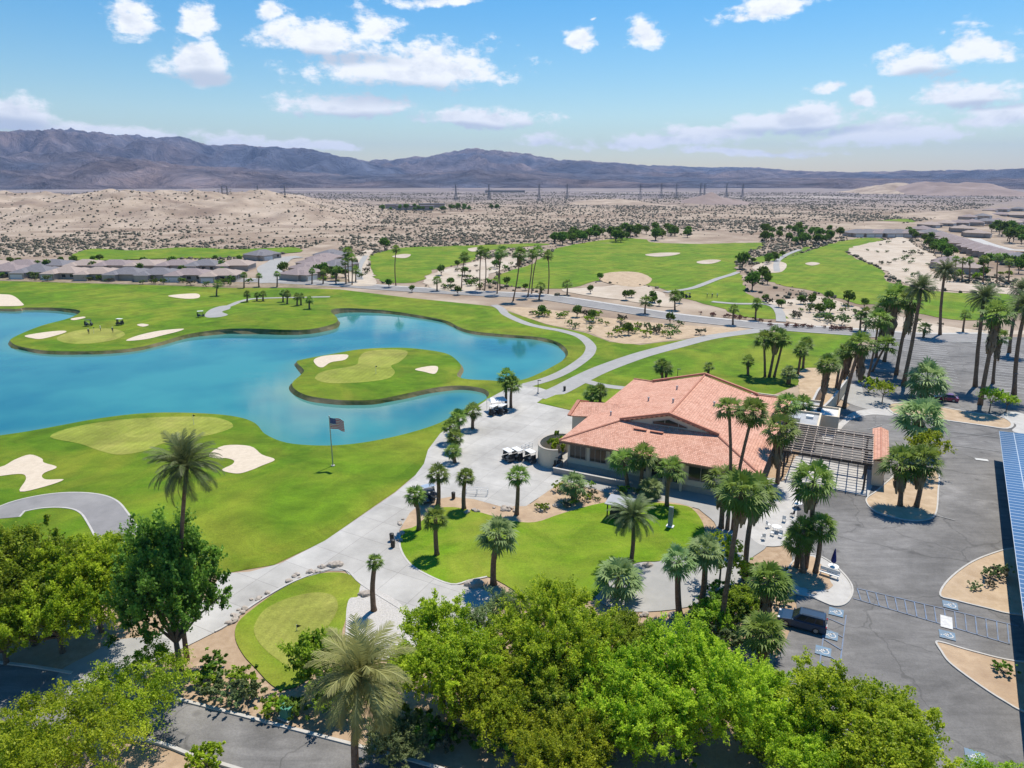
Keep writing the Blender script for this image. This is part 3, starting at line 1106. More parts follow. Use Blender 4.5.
# ---- banks: strip from the turf edge down below the water
def banks():
    P = np.asarray(LAKE)
    n = len(P)
    jit = np.array([noise.noise(Vector((p[0] / 6, p[1] / 6, 0))) for p in P])
    o1 = grow(LAKE, -.25)
    o2 = P + (grow(LAKE, -1.0) - P) * (1.0 + .8 * jit)[:, None]
    v, f = [], []
    for i in range(n):
        v += [(P[i][0], P[i][1], zof(P[i][0], P[i][1], 1)), (o1[i][0], o1[i][1], -.25 + H(*P[i]) * .5), (o2[i][0], o2[i][1], -1.1)]
    for i in range(n):
        j = (i + 1) % n
        for k in (0, 1):
            f.append((3 * i + k, 3 * j + k, 3 * j + k + 1, 3 * i + k + 1))
    me = bpy.data.meshes.new('lake_bank')
    me.from_pydata(v, [], f)
    me.materials.append(M['bank'])
    tag(link_mesh('lake_bank', me), kind='structure')


banks()

# ---- turf of the near course (one sheet with the lake cut out)
A_PX = [(-260, 283), (0, 281), (166, 285.5), (232, 288), (290, 288), (340, 289.5), (406, 297.5), (489, 306), (510, 312), (546, 324.5), (586, 333), (610, 342), (640, 345), (690, 339), (740, 334.5), (790, 331), (868, 333), (852, 350), (838, 360), (822, 366), (805, 376), (800, 384), (760, 400), (660, 420), (560, 425), (520, 400), (505, 396), (470, 418), (445, 434), (430, 452), (424, 468), (395, 492), (325, 541), (274, 565), (217, 575), (120, 592), (0, 612), (-260, 640)]
A_W = world(A_PX, False)
A_W = [q for i in range(len(A_W)) for q in [tuple(np.asarray(A_W[i]) * (1 - k / 4) + np.asarray(A_W[(i + 1) % len(A_W)]) * k / 4) for k in range(4)]]
sheet('turf', A_W, 1, M['rough'], holes=[LAKE])
# broad fairways, a little paler than the rough
px_sheet('fairway', [(20, 285), (120, 287), (225, 294), (255, 303), (235, 318), (160, 325), (110, 318), (60, 303)], 1.5, M['fairway'])
px_sheet('fairway', [(345, 292), (405, 301), (486, 310), (520, 322), (560, 333), (575, 341), (560, 338), (505, 329), (470, 325), (430, 311), (395, 306), (352, 304)], 1.5, M['fairway'])
px_sheet('practice_range', [(610, 381), (640, 366), (690, 349), (760, 336), (860, 335), (848, 350), (825, 363), (790, 371), (740, 374), (700, 376), (655, 384)], 1.5, M['fairway'])
px_sheet('fairway', [(60, 545), (150, 500), (240, 482), (330, 455), (425, 440), (415, 462), (330, 525), (215, 563), (120, 575)], 1.5, M['fairway'])
# greens
px_sheet('putting_green', [(50, 437), (75, 427), (125, 419.5), (200, 416.8), (225, 420), (233, 427), (215, 434), (185, 440), (162, 444), (145, 451), (120, 455), (100, 451), (80, 444)], 2, M['green'])
px_sheet('putting_green', [(315, 377.5), (325, 371), (355, 365.5), (359, 358), (366, 352), (385, 349.6), (405, 350.5), (407, 355), (399, 362.5), (391, 366), (395, 372.5), (387, 379), (362, 382.5), (335, 383.5), (320, 381.5)], 2, M['green'])
px_sheet('putting_green', [(57, 338), (75, 331), (100, 328.5), (118, 330), (125, 335), (110, 341), (85, 344), (65, 343)], 2, M['green'])
# bunkers
BUNK = [[(-30, 470), (0, 467.5), (15, 460), (30, 455), (42, 459), (44, 463), (57, 467.5), (45, 473), (42, 477), (47, 480), (64, 480), (45, 487), (20, 492), (26, 480), (22, 474.5), (0, 476.5), (-30, 482)],
        [(209, 455), (224, 446), (250, 446.5), (262, 455), (275, 460), (262, 466), (250, 471), (237, 474), (222, 470.5), (232, 465), (234, 461), (226, 458.5), (216, 458.5)],
        [(314, 360), (325, 356), (347, 354.8), (345, 360), (331, 362.5), (323, 367.5), (317, 366)], [(415, 369.5), (430, 366.3), (438, 367.3), (435, 374), (424, 372)],
        [(25, 336), (45, 332.5), (63, 331), (65, 333), (43, 339), (32, 338.5)], [(126, 341), (139, 335.5), (160, 331), (183, 329), (179, 331.5), (163, 335.5), (146, 339.5)],
        [(168, 296), (196, 293.8), (199, 298), (185, 299)], [(137, 325.2), (142, 324), (149, 325.2), (143, 327)], [(71, 319), (83, 317), (85, 318.2), (74, 320.5)],
        [(-40, 293), (0, 294.5), (13, 296), (22, 303), (22, 306), (0, 306.5), (-40, 306)]]
for bk in BUNK:
    px_sheet('sand_bunker', bk, 3, M['sand'], step=2)
# far fairways (past the road and the houses)
px_sheet('fairway', [(70, 256), (93, 249), (133, 250.5), (186, 247.5), (232, 249.5), (270, 248), (296, 247.5), (300, 252), (260, 254.5), (225, 257.5), (170, 258.5), (116, 260), (80, 260.5)], 2, M['fairway'], step=15, ragged=2.2)
px_sheet('fairway', [(370, 259), (374, 254), (402, 248), (440, 246.5), (489, 245), (535, 243.5), (548, 245), (500, 249), (478, 253), (474, 260), (452, 266), (433, 270), (423, 280), (402, 283), (380, 280.5), (372, 270)], 2, M['fairway'], step=10, ragged=2.2)
px_sheet('fairway', [(493, 278), (510, 271), (527, 266), (545, 256), (562, 247), (608, 239.5), (640, 236.5), (680, 236), (757, 236), (763, 246), (745, 253), (735, 262), (741, 276), (748, 294), (775, 307), (782, 318), (745, 317), (715, 306), (680, 297.5), (672, 292), (640, 284), (600, 280.5), (572, 287.5), (540, 289), (503, 285)], 2, M['fairway'], step=10, ragged=2.2)
px_sheet('fairway', [(777, 260.6), (811, 250.5), (841, 241.5), (868, 238), (884, 240), (862, 246), (846, 252), (862, 261), (883, 271), (886, 281), (932, 291), (975, 293.5), (1030, 293), (1090, 300), (1080, 312), (1024, 312), (975, 321), (928, 315), (881, 305), (861, 304.5), (840, 299), (814, 291.5), (767, 281), (768, 270)], 2, M['fairway'], step=10, ragged=2.2)
px_sheet('fairway', [(755, 258), (790, 252), (812, 246), (808, 250), (782, 259), (775, 262), (757, 264)], 2, M['fairway'], step=10, ragged=2.2)
px_sheet('fairway', [(866, 222), (905, 219), (915, 222), (885, 226), (860, 226)], 2, M['rough'], step=20)
px_sheet('earth_bed', [(-120, 278), (0, 276.5), (120, 277), (240, 280), (262, 276), (300, 277), (345, 279), (345, 288), (240, 287.5), (160, 285), (0, 280.5), (-120, 282)], 1.4, M['brownbed'], smooth=False, step=8, ragged=1.5)
# far sand
px_sheet('sand_waste', [(848, 251), (866, 244), (892, 239.5), (902, 237), (915, 246), (936, 257), (930, 267), (946, 281), (1016, 289), (1060, 294), (1040, 297), (982, 292.5), (935, 289.5), (899, 281.5), (881, 268)], 3, M['paleground'], step=12, ragged=2.2)
px_sheet('sand_waste', [(559, 289.5), (579, 294), (620, 300), (665, 307), (678, 303), (655, 290), (640, 285.5), (616, 285.5), (588, 288)], 3, M['paleground'], step=8, ragged=2.2)
px_sheet('sand_waste', [(424, 283), (434, 273), (452, 268), (474, 262), (500, 258), (530, 255), (520, 264), (494, 273), (482, 284), (470, 291), (440, 291)], 3, M['paleground'], step=8, ragged=2.2)
px_sheet('sand_waste', [(348, 283), (353, 262), (362, 252), (373, 250), (368, 262), (376, 280), (372, 286)], 3, M['paleground'], step=8, ragged=2.2)
for bk in [[(645, 255), (660, 253.2), (680, 253.3), (672, 256), (655, 257)], [(697, 262), (710, 260), (721, 260.8), (712, 264), (700, 264)], [(392, 257), (402, 254.5), (411, 255), (405, 258.5)], [(468, 249), (480, 247.6), (484, 250), (472, 252)], [(753, 267), (770, 261), (786, 264), (782, 272), (766, 273), (756, 271)], [(805, 264), (812, 262.5), (820, 264), (812, 266)]]:
    px_sheet('sand_bunker', bk, 4, M['paleground'], step=6)
px_sheet('dirt_bank', [(599, 278), (606, 273.5), (624, 272), (641, 273.5), (652, 280), (640, 287), (618, 285.5), (603, 282)], 4, M['tandirt'], step=4, ragged=.45)
# beds of bare earth
px_sheet('earth_bed', [(505, 307), (545, 309), (600, 317), (680, 325), (745, 329), (735, 333), (690, 338), (640, 344), (611, 341.5), (586, 332), (546, 324), (512, 312)], 1.6, M['tandirt'], step=4, ragged=.45)
px_sheet('earth_bed', [(755, 302), (785, 300), (818, 296), (850, 305), (880, 312), (925, 322), (975, 330), (1030, 331), (1030, 335), (870, 331), (790, 322), (770, 312)], 1.6, M['paleground'], step=6, ragged=.45)
px_sheet('earth_bed', [(399, 532), (404, 518), (412, 506), (423, 500), (451, 495.5), (474, 498), (500, 505), (526, 505.5), (540, 497), (553, 487), (565, 478), (600, 484), (640, 489), (680, 497), (692, 507), (677, 509), (604, 507), (560, 519), (535, 526), (509, 524), (480, 517), (451, 511), (434, 513), (417, 530), (402, 548)], 1.8, M['dirt'], smooth=True, step=2, ragged=.45)
# lawn in front of the clubhouse
px_sheet('lawn', [(400, 532), (400, 547), (408, 562), (423, 573), (451, 584.5), (470, 580.5), (487, 577), (505, 585), (540, 605), (590, 600), (612, 578), (637, 563), (661, 561), (688, 550), (703.5, 540), (703, 524), (692, 509), (677, 505), (640, 502), (604, 503), (563, 513.5), (535, 522.5), (509, 520.5), (483, 513.5), (466, 509.5), (451, 507.5), (434, 510), (416.5, 526)], 2.4, M['lawn'], step=3)
LAWN_W = world([(400, 532), (400, 547), (408, 562), (423, 573), (451, 584.5), (470, 580.5), (487, 577)], True, closed=False)
# roads, paths, plaza -------------------------------------------------------------------
plaza_px = [(222, 574), (250, 572), (280, 564), (325, 541), (395, 493), (415, 476), (424, 464), (428, 450), (440, 434), (462, 417), (490, 398), (505, 390), (520, 384), (540, 388), (552, 392), (537, 403), (572, 411), (640, 425), (640, 470), (566, 478), (553, 488), (540, 497), (526, 506.5), (500, 506.6), (474, 499.5), (451, 497), (423, 502), (410, 513), (399, 531), (399.5, 547), (408, 562.5), (423, 574), (451, 585.5), (472, 585), (492, 594), (490, 640), (430, 640), (405, 612), (360, 586), (345, 571), (328, 571), (295, 581), (268, 596), (244, 611), (226, 627), (200, 640), (150, 665), (110, 690), (80, 683), (150, 640), (205, 600)]
px_sheet('plaza', plaza_px, 2.0, M['plaza'], smooth=False, step=3)
# lawn patch beside the clubhouse keeps its turf
px_sheet('lawn', [(537.5, 402.5), (556, 395), (600, 391.5), (640, 390), (640, 408), (600, 414), (572, 410.5)], 2.6, M['lawn'], smooth=False, step=2)
ribbon('cart_path', [(494, 305), (501, 309), (507, 315), (526, 323.5), (545, 328), (562, 331), (580, 336.5), (590, 345), (590, 352), (584, 359), (567, 370.5), (548, 379), (524, 386)], 3.0, 2.2, M['path'])
ribbon('cart_path', [(770, 328), (755, 331), (712, 337), (675, 346), (640, 355.5), (605, 368), (583, 378), (560, 390), (540, 398)], 5.0, 2.3, M['path'])
ribbon('cart_path', [(585, 381), (605, 386), (640, 389.5), (668, 389)], 2.6, 2.4, M['path'])
ribbon('cart_path', [(0, 519), (12, 509), (37, 502.5), (62, 500), (85, 501.5), (99, 507), (108, 518), (118, 535), (124, 548)], 4.6, 2.2, M['asphalt_old'])
for w_ in (2.4, -2.4):
    kerb(offset_line(world([(0, 519), (12, 509), (37, 502.5), (62, 500), (85, 501.5), (99, 507), (108, 518), (118, 535), (124, 548)], True, sub=6, closed=False), w_), .25, .06)
px_sheet('cart_path', [(205, 317), (209, 310.5), (220, 306.5), (229, 306), (230, 309), (222, 312), (228, 315), (218, 317.5)], 2.5, M['path'], step=2)
ribbon('cart_path', [(222, 309), (232, 305), (243, 301), (262, 298.5), (330, 297)], 2.6, 2.5, M['path'])
for pts in ([(665, 292.5), (690, 289), (705, 284), (718, 279), (730, 275.5), (738, 272.5)], [(777, 272), (777, 262), (787, 255), (800, 250)], [(781, 322), (780, 314), (775, 307.5), (764, 304.5), (735, 304), (712, 302)], [(360, 280), (359, 268), (366, 256)]):
    ribbon('cart_path', pts, 3.2, 4.5, M['path'])
# clubhouse drive / street across the course
ST = [(200, 280), (262, 281), (340, 285), (390, 288.5), (473, 293.5), (539, 297), (606, 307), (672, 317), (747, 325), (791, 328.5), (858, 333), (930, 338), (1000, 338)]
stw = world(ST, True, sub=6, closed=False)
ribbon('road', ST, 9.5, 2.6, M['asphalt_old'], world_pts=stw)
for w_ in (4.9, -4.9):
    kerb(offset_line(stw, w_), .5, .15)
ribbon('pavement', ST, 1.8, 2.4, M['white_conc'], world_pts=[tuple(p) for p in offset_line(stw, 6.6)])
ribbon('road', [(273, 283), (273, 276), (269, 268), (277, 263), (284, 258.5), (300, 257)], 12, 3.2, M['path'])
ribbon('road', [(273, 279), (290, 278.5), (312, 281), (345, 284)], 6, 3.3, M['path'])
ribbon('road', [(974, 239), (985, 243.5), (1000, 248), (1015, 250.5), (1060, 251)], 9, 4, M['white_conc'])
# right-hand asphalt: drives and parking
ASPH = [(770, 672), (786, 640), (797, 612), (795, 585), (790, 540), (786, 490), (800, 450), (812, 430), (832, 420), (850, 405), (838, 398), (846, 384), (868, 352), (884, 340), (915, 336), (1000, 337), (1100, 339), (1330, 345), (1500, 420), (1500, 800), (1150, 900), (900, 860), (790, 760), (775, 700)]
px_sheet('asphalt', ASPH, 1.7, M['asphalt'], smooth=False, step=4)
px_sheet('pavement', [(592, 591), (612, 577), (637, 563.5), (661, 561.5), (688, 550.5), (704, 541), (716, 526), (702, 512), (690, 503), (676, 496), (700, 492), (740, 500), (765, 508), (772, 520), (768, 545), (750, 560), (742, 580), (700, 604), (648, 612), (610, 608)], 2.2, M['path'], step=3)
px_sheet('pavement', [(563, 474), (566, 482), (620, 496), (680, 504), (716, 514), (770, 520), (786, 500), (776, 478), (720, 480), (640, 470)], 2.1, M['path'], smooth=False, step=3)
px_sheet('terrace', [(745, 526), (757, 498), (776, 484), (800, 478), (798, 500), (794, 534), (786, 545), (760, 545)], 2.5, M['white_conc'], step=2)
px_sheet('pavement', [(784, 479), (868, 497), (878, 472), (796, 456)], 2.5, M['white_conc'], smooth=False, step=3)
# islands in the asphalt (bed, with a kerb round it)
def island(px, mat, name='planting_island', width=.2, h=.14):
    w = world(px, True, sub=5)
    sheet(name, w, 3.2, mat, step=2)
    kerb(w, width, h, True)


island([(866, 500), (872, 510), (884, 515.5), (909, 521), (928, 520), (936, 513), (938, 492), (938, 474), (925, 468), (905, 468), (890, 480), (876, 492)], M['tandirt'])
island([(888, 405), (910, 403), (933, 406), (972, 413), (1000, 417), (1012, 424), (1006, 429), (980, 425.5), (951, 421.5), (915, 416.5), (894, 414)], M['tandirt'], width=.5)
island([(1015, 549), (990, 555), (968, 565), (948, 581), (940, 596), (955, 601), (985, 608.5), (1016, 615), (1060, 612), (1060, 550)], M['tandirt'])
island([(936, 643), (941, 652), (950, 664), (975, 683), (1004, 702), (1030, 714), (1090, 720), (1090, 668), (1018, 662.5), (972, 652), (945, 644)], M['dirt'])
island([(818, 556), (838, 569), (852, 587), (848, 602), (834, 606.5), (812, 598), (795, 594), (786, 584), (790, 566), (802, 557)], M['white_conc'])
px_sheet('earth_bed', [(786, 574), (794, 562), (806, 557), (818, 562), (829.5, 576), (831, 588), (812, 590), (795, 585)], 4.2, M['dirt'], step=2, ragged=.45)
px_sheet('pavement', [(838, 424), (826, 430), (822, 438), (830, 441), (850, 421), (872, 415), (892, 416), (892, 409), (872, 409), (852, 413)], 3.0, M['white_conc'], step=2)
px_sheet('pavement', [(1000, 417), (1016, 425), (1012, 431), (1024, 434), (1060, 434), (1060, 424), (1030, 416), (1012, 412)], 3.0, M['white_conc'], step=2)
px_sheet('pavement', [(838, 395), (850, 404), (872, 410), (892, 407), (890, 400), (866, 395), (860, 385), (846, 386)], 2.8, M['path'], step=2)
px_sheet('earth_bed', [(800, 372), (815, 368), (836, 372), (850, 382), (835, 405), (822, 425), (808, 424), (800, 400)], 2.4, M['tandirt'], step=2, ragged=.45)
# practice green in the foreground
px_sheet('lawn', [(328, 573), (348, 574.5), (359.5, 583), (359, 596), (348, 611), (344, 626), (333, 650), (305, 682), (283, 690), (270, 684), (256, 669), (244, 656), (235.5, 639), (238, 623), (256, 607), (280, 590.5), (304, 578.6)], 2.6, M['lawn'], step=2)
px_sheet('putting_green', [(298, 596), (319, 593), (334, 597), (338, 608), (331, 623), (320, 638), (309, 656), (292, 669), (280, 662), (265, 650), (256, 638), (254.5, 626), (264, 611), (280, 602)], 3.3, M['green'], step=2)
px_sheet('gravel_bed', [(349, 600), (358, 597), (361, 586), (372, 588), (392, 598), (406, 611), (420, 640), (390, 660), (350, 650), (346, 620)], 2.8, M['gravel'], step=2)
# bottom road
BR_TOP = [(-140, 648), (0, 663.5), (40, 668.5), (72, 674), (100, 682), (150, 693), (207, 707.5), (255, 720), (328, 739), (400, 758), (460, 776), (520, 800)]
BR_BOT = [(-140, 722), (0, 744), (60, 735), (110, 733), (160, 744), (192, 756), (225, 766), (300, 790), (400, 830)]
px_sheet('road', BR_TOP + BR_BOT[::-1], 2.4, M['asphalt'], smooth=False, step=3)
px_sheet('driveway', [(60, 672), (90, 655), (120, 640), (170, 640), (150, 668), (135, 690), (100, 700), (60, 690)], 2.6, M['path'], smooth=True, step=3)
kerb(world(BR_TOP[:4], True, closed=False), .3, .16)
kerb(world(BR_TOP[5:], True, closed=False), .3, .16)
kerb(world(BR_BOT[3:], True, closed=False), .3, .16)
kerb(world([(215, 632), (226, 626), (245, 611), (268, 596), (295, 581.5), (328, 570), (347, 571), (362, 585), (405, 612)], True, closed=False), .25, .1)
kerb(LAWN_W, .25, .06)

# ---- painted lines
def lines(name, segs, width, mat, layer=4.2):
    v, f = [], []
    for (p, q) in segs:
        d = np.asarray(q) - np.asarray(p)
        n = np.array([-d[1], d[0]]) / np.linalg.norm(d) * width / 2
        b = len(v)
        for e in (np.asarray(p) + n, np.asarray(p) - n, np.asarray(q) - n, np.asarray(q) + n):
            v.append((e[0], e[1], zof(e[0], e[1], layer)))
        f.append((b, b + 1, b + 2, b + 3))
    me = bpy.data.meshes.new(name)
    me.from_pydata(v, [], f)
    me.materials.append(mat)
    tag(link_mesh(name, me), kind='structure')


GA = R(27)
E1, E2 = np.array([math.cos(GA), -math.sin(GA)]), np.array([math.sin(GA), math.cos(GA)])
segs = []
o = np.asarray(G(960, 384))
for row in (-1, 0, 1, 2):
    for k in range(-1, 26):
        s = o + E2 * (k * 2.75) + E1 * (row * 17.5 - 10.5)
        if 512 + FPX * s[0] / (s[1] * CP + CAMH * SP) > 884 and 336 < 384 + FPX * ((CAMH) * CP - s[1] * SP) / (s[1] * CP + CAMH * SP) < 392:
            segs.append((s, s + E1 * 10.4))
lines('parking_lines', segs, .16, M['white_paint'])
lines('parking_lines', [(G(*a), G(*b)) for a, b in [((941, 431), (1000, 438)), ((868, 430), (882, 425)), ((940, 444), (1000, 452)), ((936, 516), (955, 521)), ((898, 344), (1010, 347)), ((905, 355), (985, 357))]], .18, M['faded_paint'])
lines('road_marking', [(G(975, 459.5), G(988, 461))], .9, M['white_paint'], 4.3)
bl = []
def hatch(a, b, c, d, n):
    """strip between px lines a-b and c-d, n slanted bars"""
    A, B, Cc, D = (np.asarray(G(*p)) for p in (a, b, c, d))
    bl.extend([(A, B), (Cc, D)])
    for k in range(n):
        t0, t1 = k / n, min(1, (k + .9) / n)
        bl.append((A + (B - A) * t0, Cc + (D - Cc) * t1))


hatch((857, 589), (1018, 627), (853, 599), (1010, 645), 16)
hatch((826, 618), (818, 676), (846, 616), (838, 680), 5)
hatch((822, 692), (805, 760), (840, 692), (826, 760), 4)
lines('accessible_bay_marking', bl, .12, M['blue_paint'])
def wheelchair(px, py, s=1.5):
    c = np.asarray(G(px, py))
    a = GA
    bx, by = E1, E2
    v = [c + bx * i * s / 2 + by * j * s / 2 for i, j in ((-1, -1), (1, -1), (1, 1), (-1, 1))]
    me = bpy.data.meshes.new('accessible_bay_marking')
    z = zof(c[0], c[1], 4.4)
    vv = [(p[0], p[1], z) for p in v]
    f = [(0, 1, 2, 3)]
    mi = [0]
    def seg(p, q, w=.16):
        p, q = np.asarray(p, float), np.asarray(q, float)
        d = q - p
        n = np.array([-d[1], d[0]]) / np.linalg.norm(d) * w / 2
        b = len(vv)
        for e in (p + n, p - n, q - n, q + n):
            e = e * s / 1.5
            w_ = c + bx * (-e[1]) + by * e[0]
            vv.append((w_[0], w_[1], z + .012))
        f.append((b, b + 1, b + 2, b + 3))
        mi.append(1)
    pts = [(-.05 + .36 * math.cos(t), -.18 + .36 * math.sin(t)) for t in np.linspace(R(110), R(400 - 20), 12)]
    for p, q in zip(pts, pts[1:]):
        seg(p, q, .11)
    seg((-.12, .38), (-.05, -.05)); seg((-.1, -.05), (.3, -.05)); seg((.28, -.02), (.42, -.42)); seg((-.08, .16), (.2, .16), .1); seg((-.2, .48), (-.2, .62), .15)
    me.from_pydata(vv, [], f)
    me.materials.append(M['blue_sign'])
    me.materials.append(M['white_paint'])
    for p, i in zip(me.polygons, mi):
        p.material_index = i
    tag(link_mesh('accessible_bay_marking', me), kind='structure')


M['blue_sign'] = pmat('blue_bay_paint', (.12, .24, .36), (.17, .19, .21), scale=1.6, rough=.7)
for p in [(836, 613), (830, 636), (823, 652), (817, 677), (950, 606), (947, 636), (930, 742), (975, 758)]:
    wheelchair(*p, s=1.45)
lines('road_marking', [(G(946, 617), G(946.5, 629))], 1.1, M['white_paint'], 4.3)

# ---- badlands, hills and mountains
def hill_mesh(name, xs, ys, fn, mat, kind='structure'):
    X, Y = np.meshgrid(xs, ys, indexing='ij')
    Z = np.array([fn(x, y) for x, y in zip(X.ravel(), Y.ravel())])
    nx, ny = len(xs), len(ys)
    i, j = np.meshgrid(np.arange(nx - 1), np.arange(ny - 1), indexing='ij')
    q = np.stack([i * ny + j, (i + 1) * ny + j, (i + 1) * ny + j + 1, i * ny + j + 1], -1).reshape(-1, 4)
    me = np_mesh(name, np.column_stack([X.ravel(), Y.ravel(), Z]), q, mat=mat)
    me.polygons.foreach_set('use_smooth', [True] * len(me.polygons))
    return tag(link_mesh(name, me), kind=kind)


M['badland'] = pmat('badland_clay', (.30, .23, .165), (.48, .385, .295), scale=.04, rough=.95, c3=(.19, .135, .10), scale3=.016, fac3=.85, bump=.8, bscale=.06)
M['darkhill'] = pmat('dark_hill_rock', (.20, .15, .13), (.30, .23, .20), scale=.01, rough=.95)


def ss(a, b, x):
    t = min(1, max(0, (x - a) / (b - a)))
    return t * t * (3 - 2 * t)


def badl(x, y):
    px = 512 + FPX * x / (y * CP + CAMH * SP)
    side = ss(400, 250, px) * ss(-420, -200, px)
    w = ss(640, 900, y) * ss(1900, 1300, y) * side
    if w <= 0:
        return -4.0
    n = noise.ridged_multi_fractal(Vector((x / 210, y / 260, 1.7)), .95, 2.1, 6, 1.0, 2.0)
    n2 = noise.fractal(Vector((x / 600, y / 600, 5.2)), 1.0, 2.0, 3)
    n3 = noise.ridged_multi_fractal(Vector((x / 75, y / 85, 4.4)), .9, 2.1, 4, 1.0, 2.0)
    return -4.0 + w * (4.0 + 11.0 * n + 7.5 * n3 + 18 * n2 * ss(330, 60, px))


hill_mesh('badland_hills', np.linspace(-1500, -120, 300), np.concatenate([np.linspace(600, 1300, 170), np.linspace(1320, 1950, 40)]), badl, M['badland'])


def mound(name, cpx, base_py, wpx, h, depth, mat, seed):
    x0, y0 = G(cpx, base_py)
    sx = wpx / pxm(base_py) / 2
    def fn(x, y):
        d = math.hypot((x - x0) / sx, (y - y0) / depth)
        n = noise.fractal(Vector((x / sx * 2, y / depth * 2, seed)), .8, 2.0, 5)
        return -3 + (h + 3) * ss(1.0, 0.05, d) * (.9 + .45 * n)
    return hill_mesh(name, np.linspace(x0 - sx * 1.1, x0 + sx * 1.1, 60), np.linspace(y0 - depth * 1.1, y0 + depth * 1.1, 40), fn, mat)


mound('low_hill', 712, 202, 90, 16, 170, M['darkhill'], 1.0)
mound('low_hill', 948, 194, 130, 42, 500, M['darkhill'], 2.0)
mound('low_hill', 900, 193, 120, 34, 400, M['badland'], 3.0)
mound('low_hill', 610, 203, 120, 8, 130, M['badland'], 4.0)
mound('low_hill', 960, 215, 160, 7, 120, M['badland'], 5.0)


def mountain_mat():
    m, t, out = new_mat('mountain_rock')
    l = t.links.new
    b = N(t, 'ShaderNodeBsdfPrincipled', inp={'Roughness': .95, 'Specular IOR Level': .05})
    l(b.outputs[0], out.inputs['Surface'])
    pos = N(t, 'ShaderNodeNewGeometry').outputs['Position']
    n1 = N(t, 'ShaderNodeTexNoise', inp={'Scale': .0006, 'Detail': 8.0, 'Roughness': .65})
    n2 = N(t, 'ShaderNodeTexNoise', inp={'Scale': .0030, 'Detail': 8.0, 'Roughness': .75, 'Distortion': .6})
    for n in (n1, n2):
        l(pos, n.inputs['Vector'])
    x = N(t, 'ShaderNodeMix', data_type='RGBA')
    r = N(t, 'ShaderNodeMapRange', inp={'From Min': .42, 'From Max': .62})
    l(n1.outputs['Fac'], r.inputs['Value'])
    l(r.outputs[0], x.inputs['Factor'])
    x.inputs['A'].default_value = (.100, .108, .140, 1)
    x.inputs['B'].default_value = (.215, .160, .145, 1)
    hs = N(t, 'ShaderNodeHueSaturation')
    l(x.outputs[2], hs.inputs['Color'])
    l(math_n(t, 'MULTIPLY_ADD', n2.outputs['Fac'], 4.6, -1.25), hs.inputs['Value'])  # noise contrast painted into the rock for lit ridges and shaded gullies
    l(hs.outputs[0], b.inputs['Base Color'])
    bp = N(t, 'ShaderNodeBump', inp={'Strength': 1.0, 'Distance': 160.0})
    l(n2.outputs['Fac'], bp.inputs['Height'])
    l(bp.outputs[0], b.inputs['Normal'])
    return m


M['mountain'] = mountain_mat()
SKYL = [(-700, 145), (-500, 120), (-300, 140), (-120, 128), (0, 133), (40, 131), (80, 130), (110, 134), (150, 138), (180, 137), (205, 145), (240, 146), (275, 148), (310, 150), (340, 157), (370, 161), (400, 159), (430, 156), (450, 153), (475, 148.5), (500, 151), (530, 155), (560, 160), (600, 162), (640, 165), (700, 167), (760, 168), (800, 171), (860, 172.5), (900, 171.5), (960, 170.5), (1024, 168.5), (1200, 164), (1500, 160), (1800, 158)]
FRONT = [(-700, 168), (-300, 165), (-100, 160), (0, 155), (40, 152), (90, 153), (130, 158), (190, 166), (240, 168), (300, 172), (360, 176), (420, 174), (470, 170), (520, 171), (600, 174), (700, 177), (860, 178.5), (1024, 178), (1800, 176)]


def mountains(name, prof, r0, r1, rough, seed, rows=70, cols=620):
    azs, tans = [], []
    for (px, py) in prof:
        rx, ry, rz = ray(px, py)
        azs.append(math.atan2(rx, ry))
        tans.append(rz / math.hypot(rx, ry))
    A = np.linspace(azs[0], azs[-1], cols)
    Tn = np.interp(A, azs, tans)
    v = []
    for a, tn in zip(A, Tn):
        rp = r1
        top = max(30, CAMH + tn * rp)
        for k in range(rows):
            t = k / (rows - 1)
            r = r0 + (r1 * 1.25 - r0) * t
            x, y = r * math.sin(a), r * math.cos(a)
            e = (r - r0) / (r1 - r0)
            env = max(0, e) ** 1.15 if e < 1 else max(0, 1 - (e - 1) * 2.2)
            n = noise.ridged_multi_fractal(Vector((x / 2600, y / 2600, seed)), .9, 2.15, 7, 1.0, 2.0) * .5 - .45
            n2 = noise.ridged_multi_fractal(Vector((x / 800, y / 800, seed + 4)), .9, 2.1, 4, 1.0, 2.0) * .5 - .45
            n3 = noise.ridged_multi_fractal(Vector((x / 330, y / 330, seed + 9)), .9, 2.1, 3, 1.0, 2.0) * .5 - .45
            z = top * env + top * (rough * n + rough * .5 * n2 + rough * .22 * n3) * min(1, e * 4) * (1.0 if e < .9 else .35)
            jg = noise.fractal(Vector((a * 55, seed, r / 1500)), .75, 2.1, 6)
            cap = CAMH + tn * r * (1.0 + .05 * jg) + 10 * jg if r <= r1 * 1.06 else 1e9
            if z > cap:
                z = cap - min(60, (z - cap) * .25)
            v.append((x, y, z - 25 * (1 - min(1, e * 6))))
    i, j = np.meshgrid(np.arange(cols - 1), np.arange(rows - 1), indexing='ij')
    q = np.stack([i * rows + j, i * rows + j + 1, (i + 1) * rows + j + 1, (i + 1) * rows + j], -1).reshape(-1, 4)
    me = np_mesh(name, np.array(v), q, mat=M['mountain'])
    tag(link_mesh(name, me), kind='structure')


mountains('mountain_range', SKYL, 6500, 11500, .95, 2.3, rows=110, cols=800)
mountains('foothills', FRONT, 4300, 7000, 1.0, 8.1, rows=70, cols=900)

